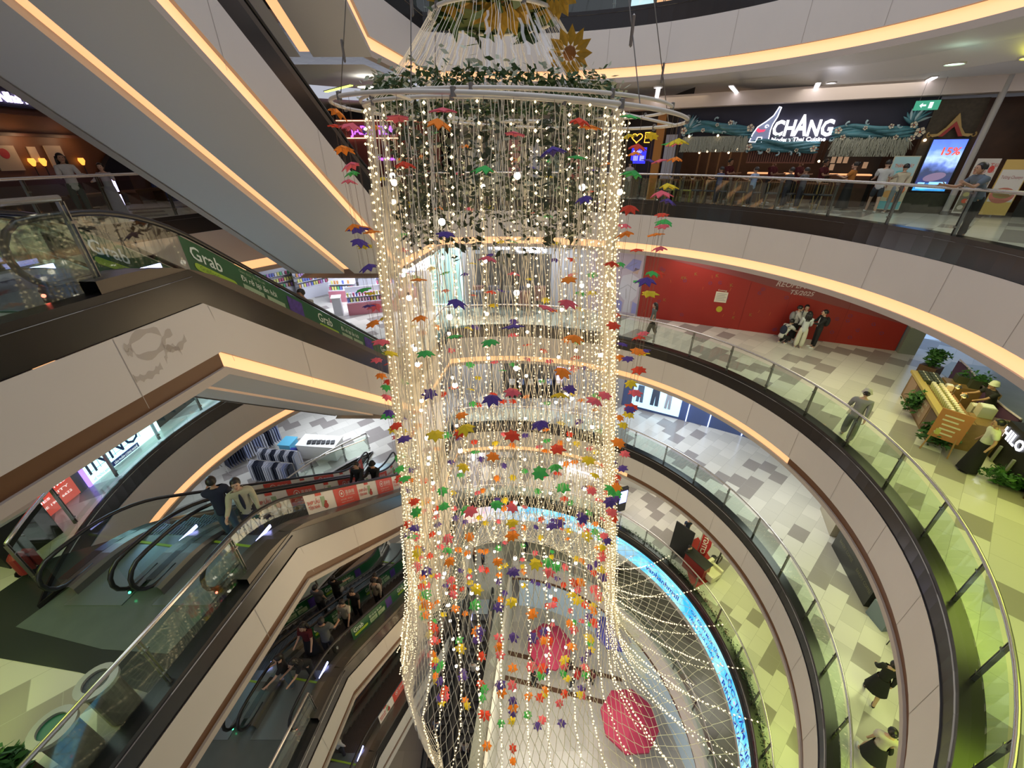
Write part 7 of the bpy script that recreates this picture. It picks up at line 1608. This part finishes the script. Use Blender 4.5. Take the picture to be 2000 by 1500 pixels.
# storey B
person('youth crouching with a dark backpack in front of the red hoarding', (11.45, 15.95, -H), 20, 1.62, (.48, .48, .45), (.012, .012, .012), crouch=.85, bag=('back', (.012, .018, .035)), arms=((.9, .4, .1), (.9, .4, .1)))
person('youth in a white hoodie with a grey backpack by the hoarding', (11.95, 16.15, -H), -20, 1.62, (.52, .51, .48), (.012, .012, .012), sleeves='long', bag=('back', (.22, .22, .23)), arms=((.6, 1.3, .1), (.6, 1.3, .1)))
person('girl with long black hair in a white shirt and cream wide trousers', (11.95, 15.5, -H), 60, 1.60, (.50, .54, .54), (.55, .54, .44), 'wide', 'long', 'long', fem=True, arms=((.3, .8, .1), (.3, .8, .1)))
person('youth in a white hoodie half hidden behind the long-haired girl', (12.3, 16.25, -H), -110, 1.62, (.45, .45, .44), (.012, .012, .012), sleeves='long', bag=('back', (.015, .02, .03)))
person('youth in a black jacket with a white cross and a black backpack', (12.6, 15.55, -H), 165, 1.64, (.018, .018, .02), (.012, .012, .012), sleeves='long', bag=('back', (.012, .012, .014)), arms=((.6, 1.2, .1), (.6, 1.2, .1)), open_jacket=(.5, .5, .5))
person('woman with long dark hair walking past the mural board', (6.15, 16.75, -H), 170, 1.55, (.10, .12, .11), (.03, .025, .02), 'wide', hair='long', fem=True, leg=((.3, -.1), (-.3, -.1)))
person('person in grey with a pale cap walking close to the curved railing', (9.45, 9.25, -H), 45, 1.62, (.24, .24, .24), (.20, .20, .20), 'wide', 'long', 'short', hat=(.48, .46, .38), leg=((.35, -.2), (-.3, -.15)), arms=((.2, .9, .2), (-.3, .2, .1)), fingers=True, shoes=(.3, .3, .3))
person('woman in a white blouse and long black skirt standing beside the menu easel', (11.65, 7.95, -H), 150, 1.56, (.56, .58, .48), (.008, .008, .009), 'long_dress', 'short', 'bun', fem=True, arms=((-.2, .6, .35), (-.2, .6, .35)), skin='b', shoes=(.01, .01, .01))
person('stall attendant in a white cap and black top leaning over the food stall', kp(1.45, 1.42, 0), 165, 1.56, (.012, .012, .014), (.02, .02, .02), hat=(.55, .55, .45), lean=.3, arms=((.9, .4, .1), (.9, .4, .1)), skin='b')
# storey C, D, lower
person('woman in a black dress and yellow shorts walking under the balcony of the food stall', (9.5, 5.3, -2 * H), 45, 1.62, (.008, .008, .010), (.008, .008, .010), 'dress', 'long', 'short', fem=True, leg=((.35, -.3), (-.35, -.2)), arms=((.4, .6, .1), (-.2, .3, .1)), shoes=(.02, .02, .02))
person('woman in a white top and black skirt with a black shoulder bag, bottom edge', (8.35, 3.95, -2 * H), 55, 1.62, (.50, .46, .40), (.012, .012, .014), 'dress', 'short', 'bun', fem=True, leg=((.4, -.3), (-.4, -.2)), bag=('hand', (.012, .012, .012)))
person('person in navy and yellow walking behind the red feather flag', (9.35, 15.0, -3 * H), 90, 1.45, (.02, .03, .07), (.40, .32, .03), 'shorts', hair=None, hat=(.25, .24, .2))
person('dark figure seated at the fitness booth desk on the red carpet', (8.75, 13.35, -3 * H), -60, 1.4, (.01, .01, .012), (.01, .01, .012))
person('person in blue crossing the ground floor behind the net', (-1.9, 17.4, -4 * H), -20, 1.6, (.08, .14, .28), (.02, .02, .025)); person('person in orange beside the one in blue on the ground floor', (-2.5, 17.6, -4 * H), 0, 1.58, (.40, .14, .04), (.02, .02, .025))
person('person in dark blue standing near the ground floor lobby counters', (1.0, 18.3, -4 * H), -90, 1.62, (.02, .03, .06), (.02, .02, .025))
person('dark-suited person beside the crimson parasol nearer the shopfront', (1.35, 12.75, zL), 60, 1.7, (.006, .006, .008), (.006, .006, .008), sleeves='long'); person('person in black bending by the scooter under the curtain', (3.4, 13.35, zL), 0, 1.68, (.01, .01, .012), (.01, .01, .012), lean=.4)
person('person in a white and red costume beside the scooter', (4.4, 12.4, zL), 120, 1.68, (.5, .48, .46), (.35, .04, .03), sleeves='long'); person('person in dark red walking by the scooter', (5.0, 12.9, zL), 200, 1.65, (.12, .02, .02), (.02, .015, .015))
for i, (y, w, c, lb) in enumerate(((11.6, 0.6, (.45, .43, .4), 'in a cream top'), (9.6, .55, (.14, .18, .28), 'in pale denim'), (8.9, .6, (.5, .48, .46), 'in a white top and black bag'))):
    xa = -3.95 if i == 1 else -2.45; f = (14 - y) / 7.2; person('rider ' + lb + ' on the escalator down from the ground floor', (xa + w + (14 - y) * -.114, y, zg - H * f), -97, 1.62, c, (.02, .02, .025), hair='short', group='riders below the ground floor')
print("built", len(bpy.data.objects))
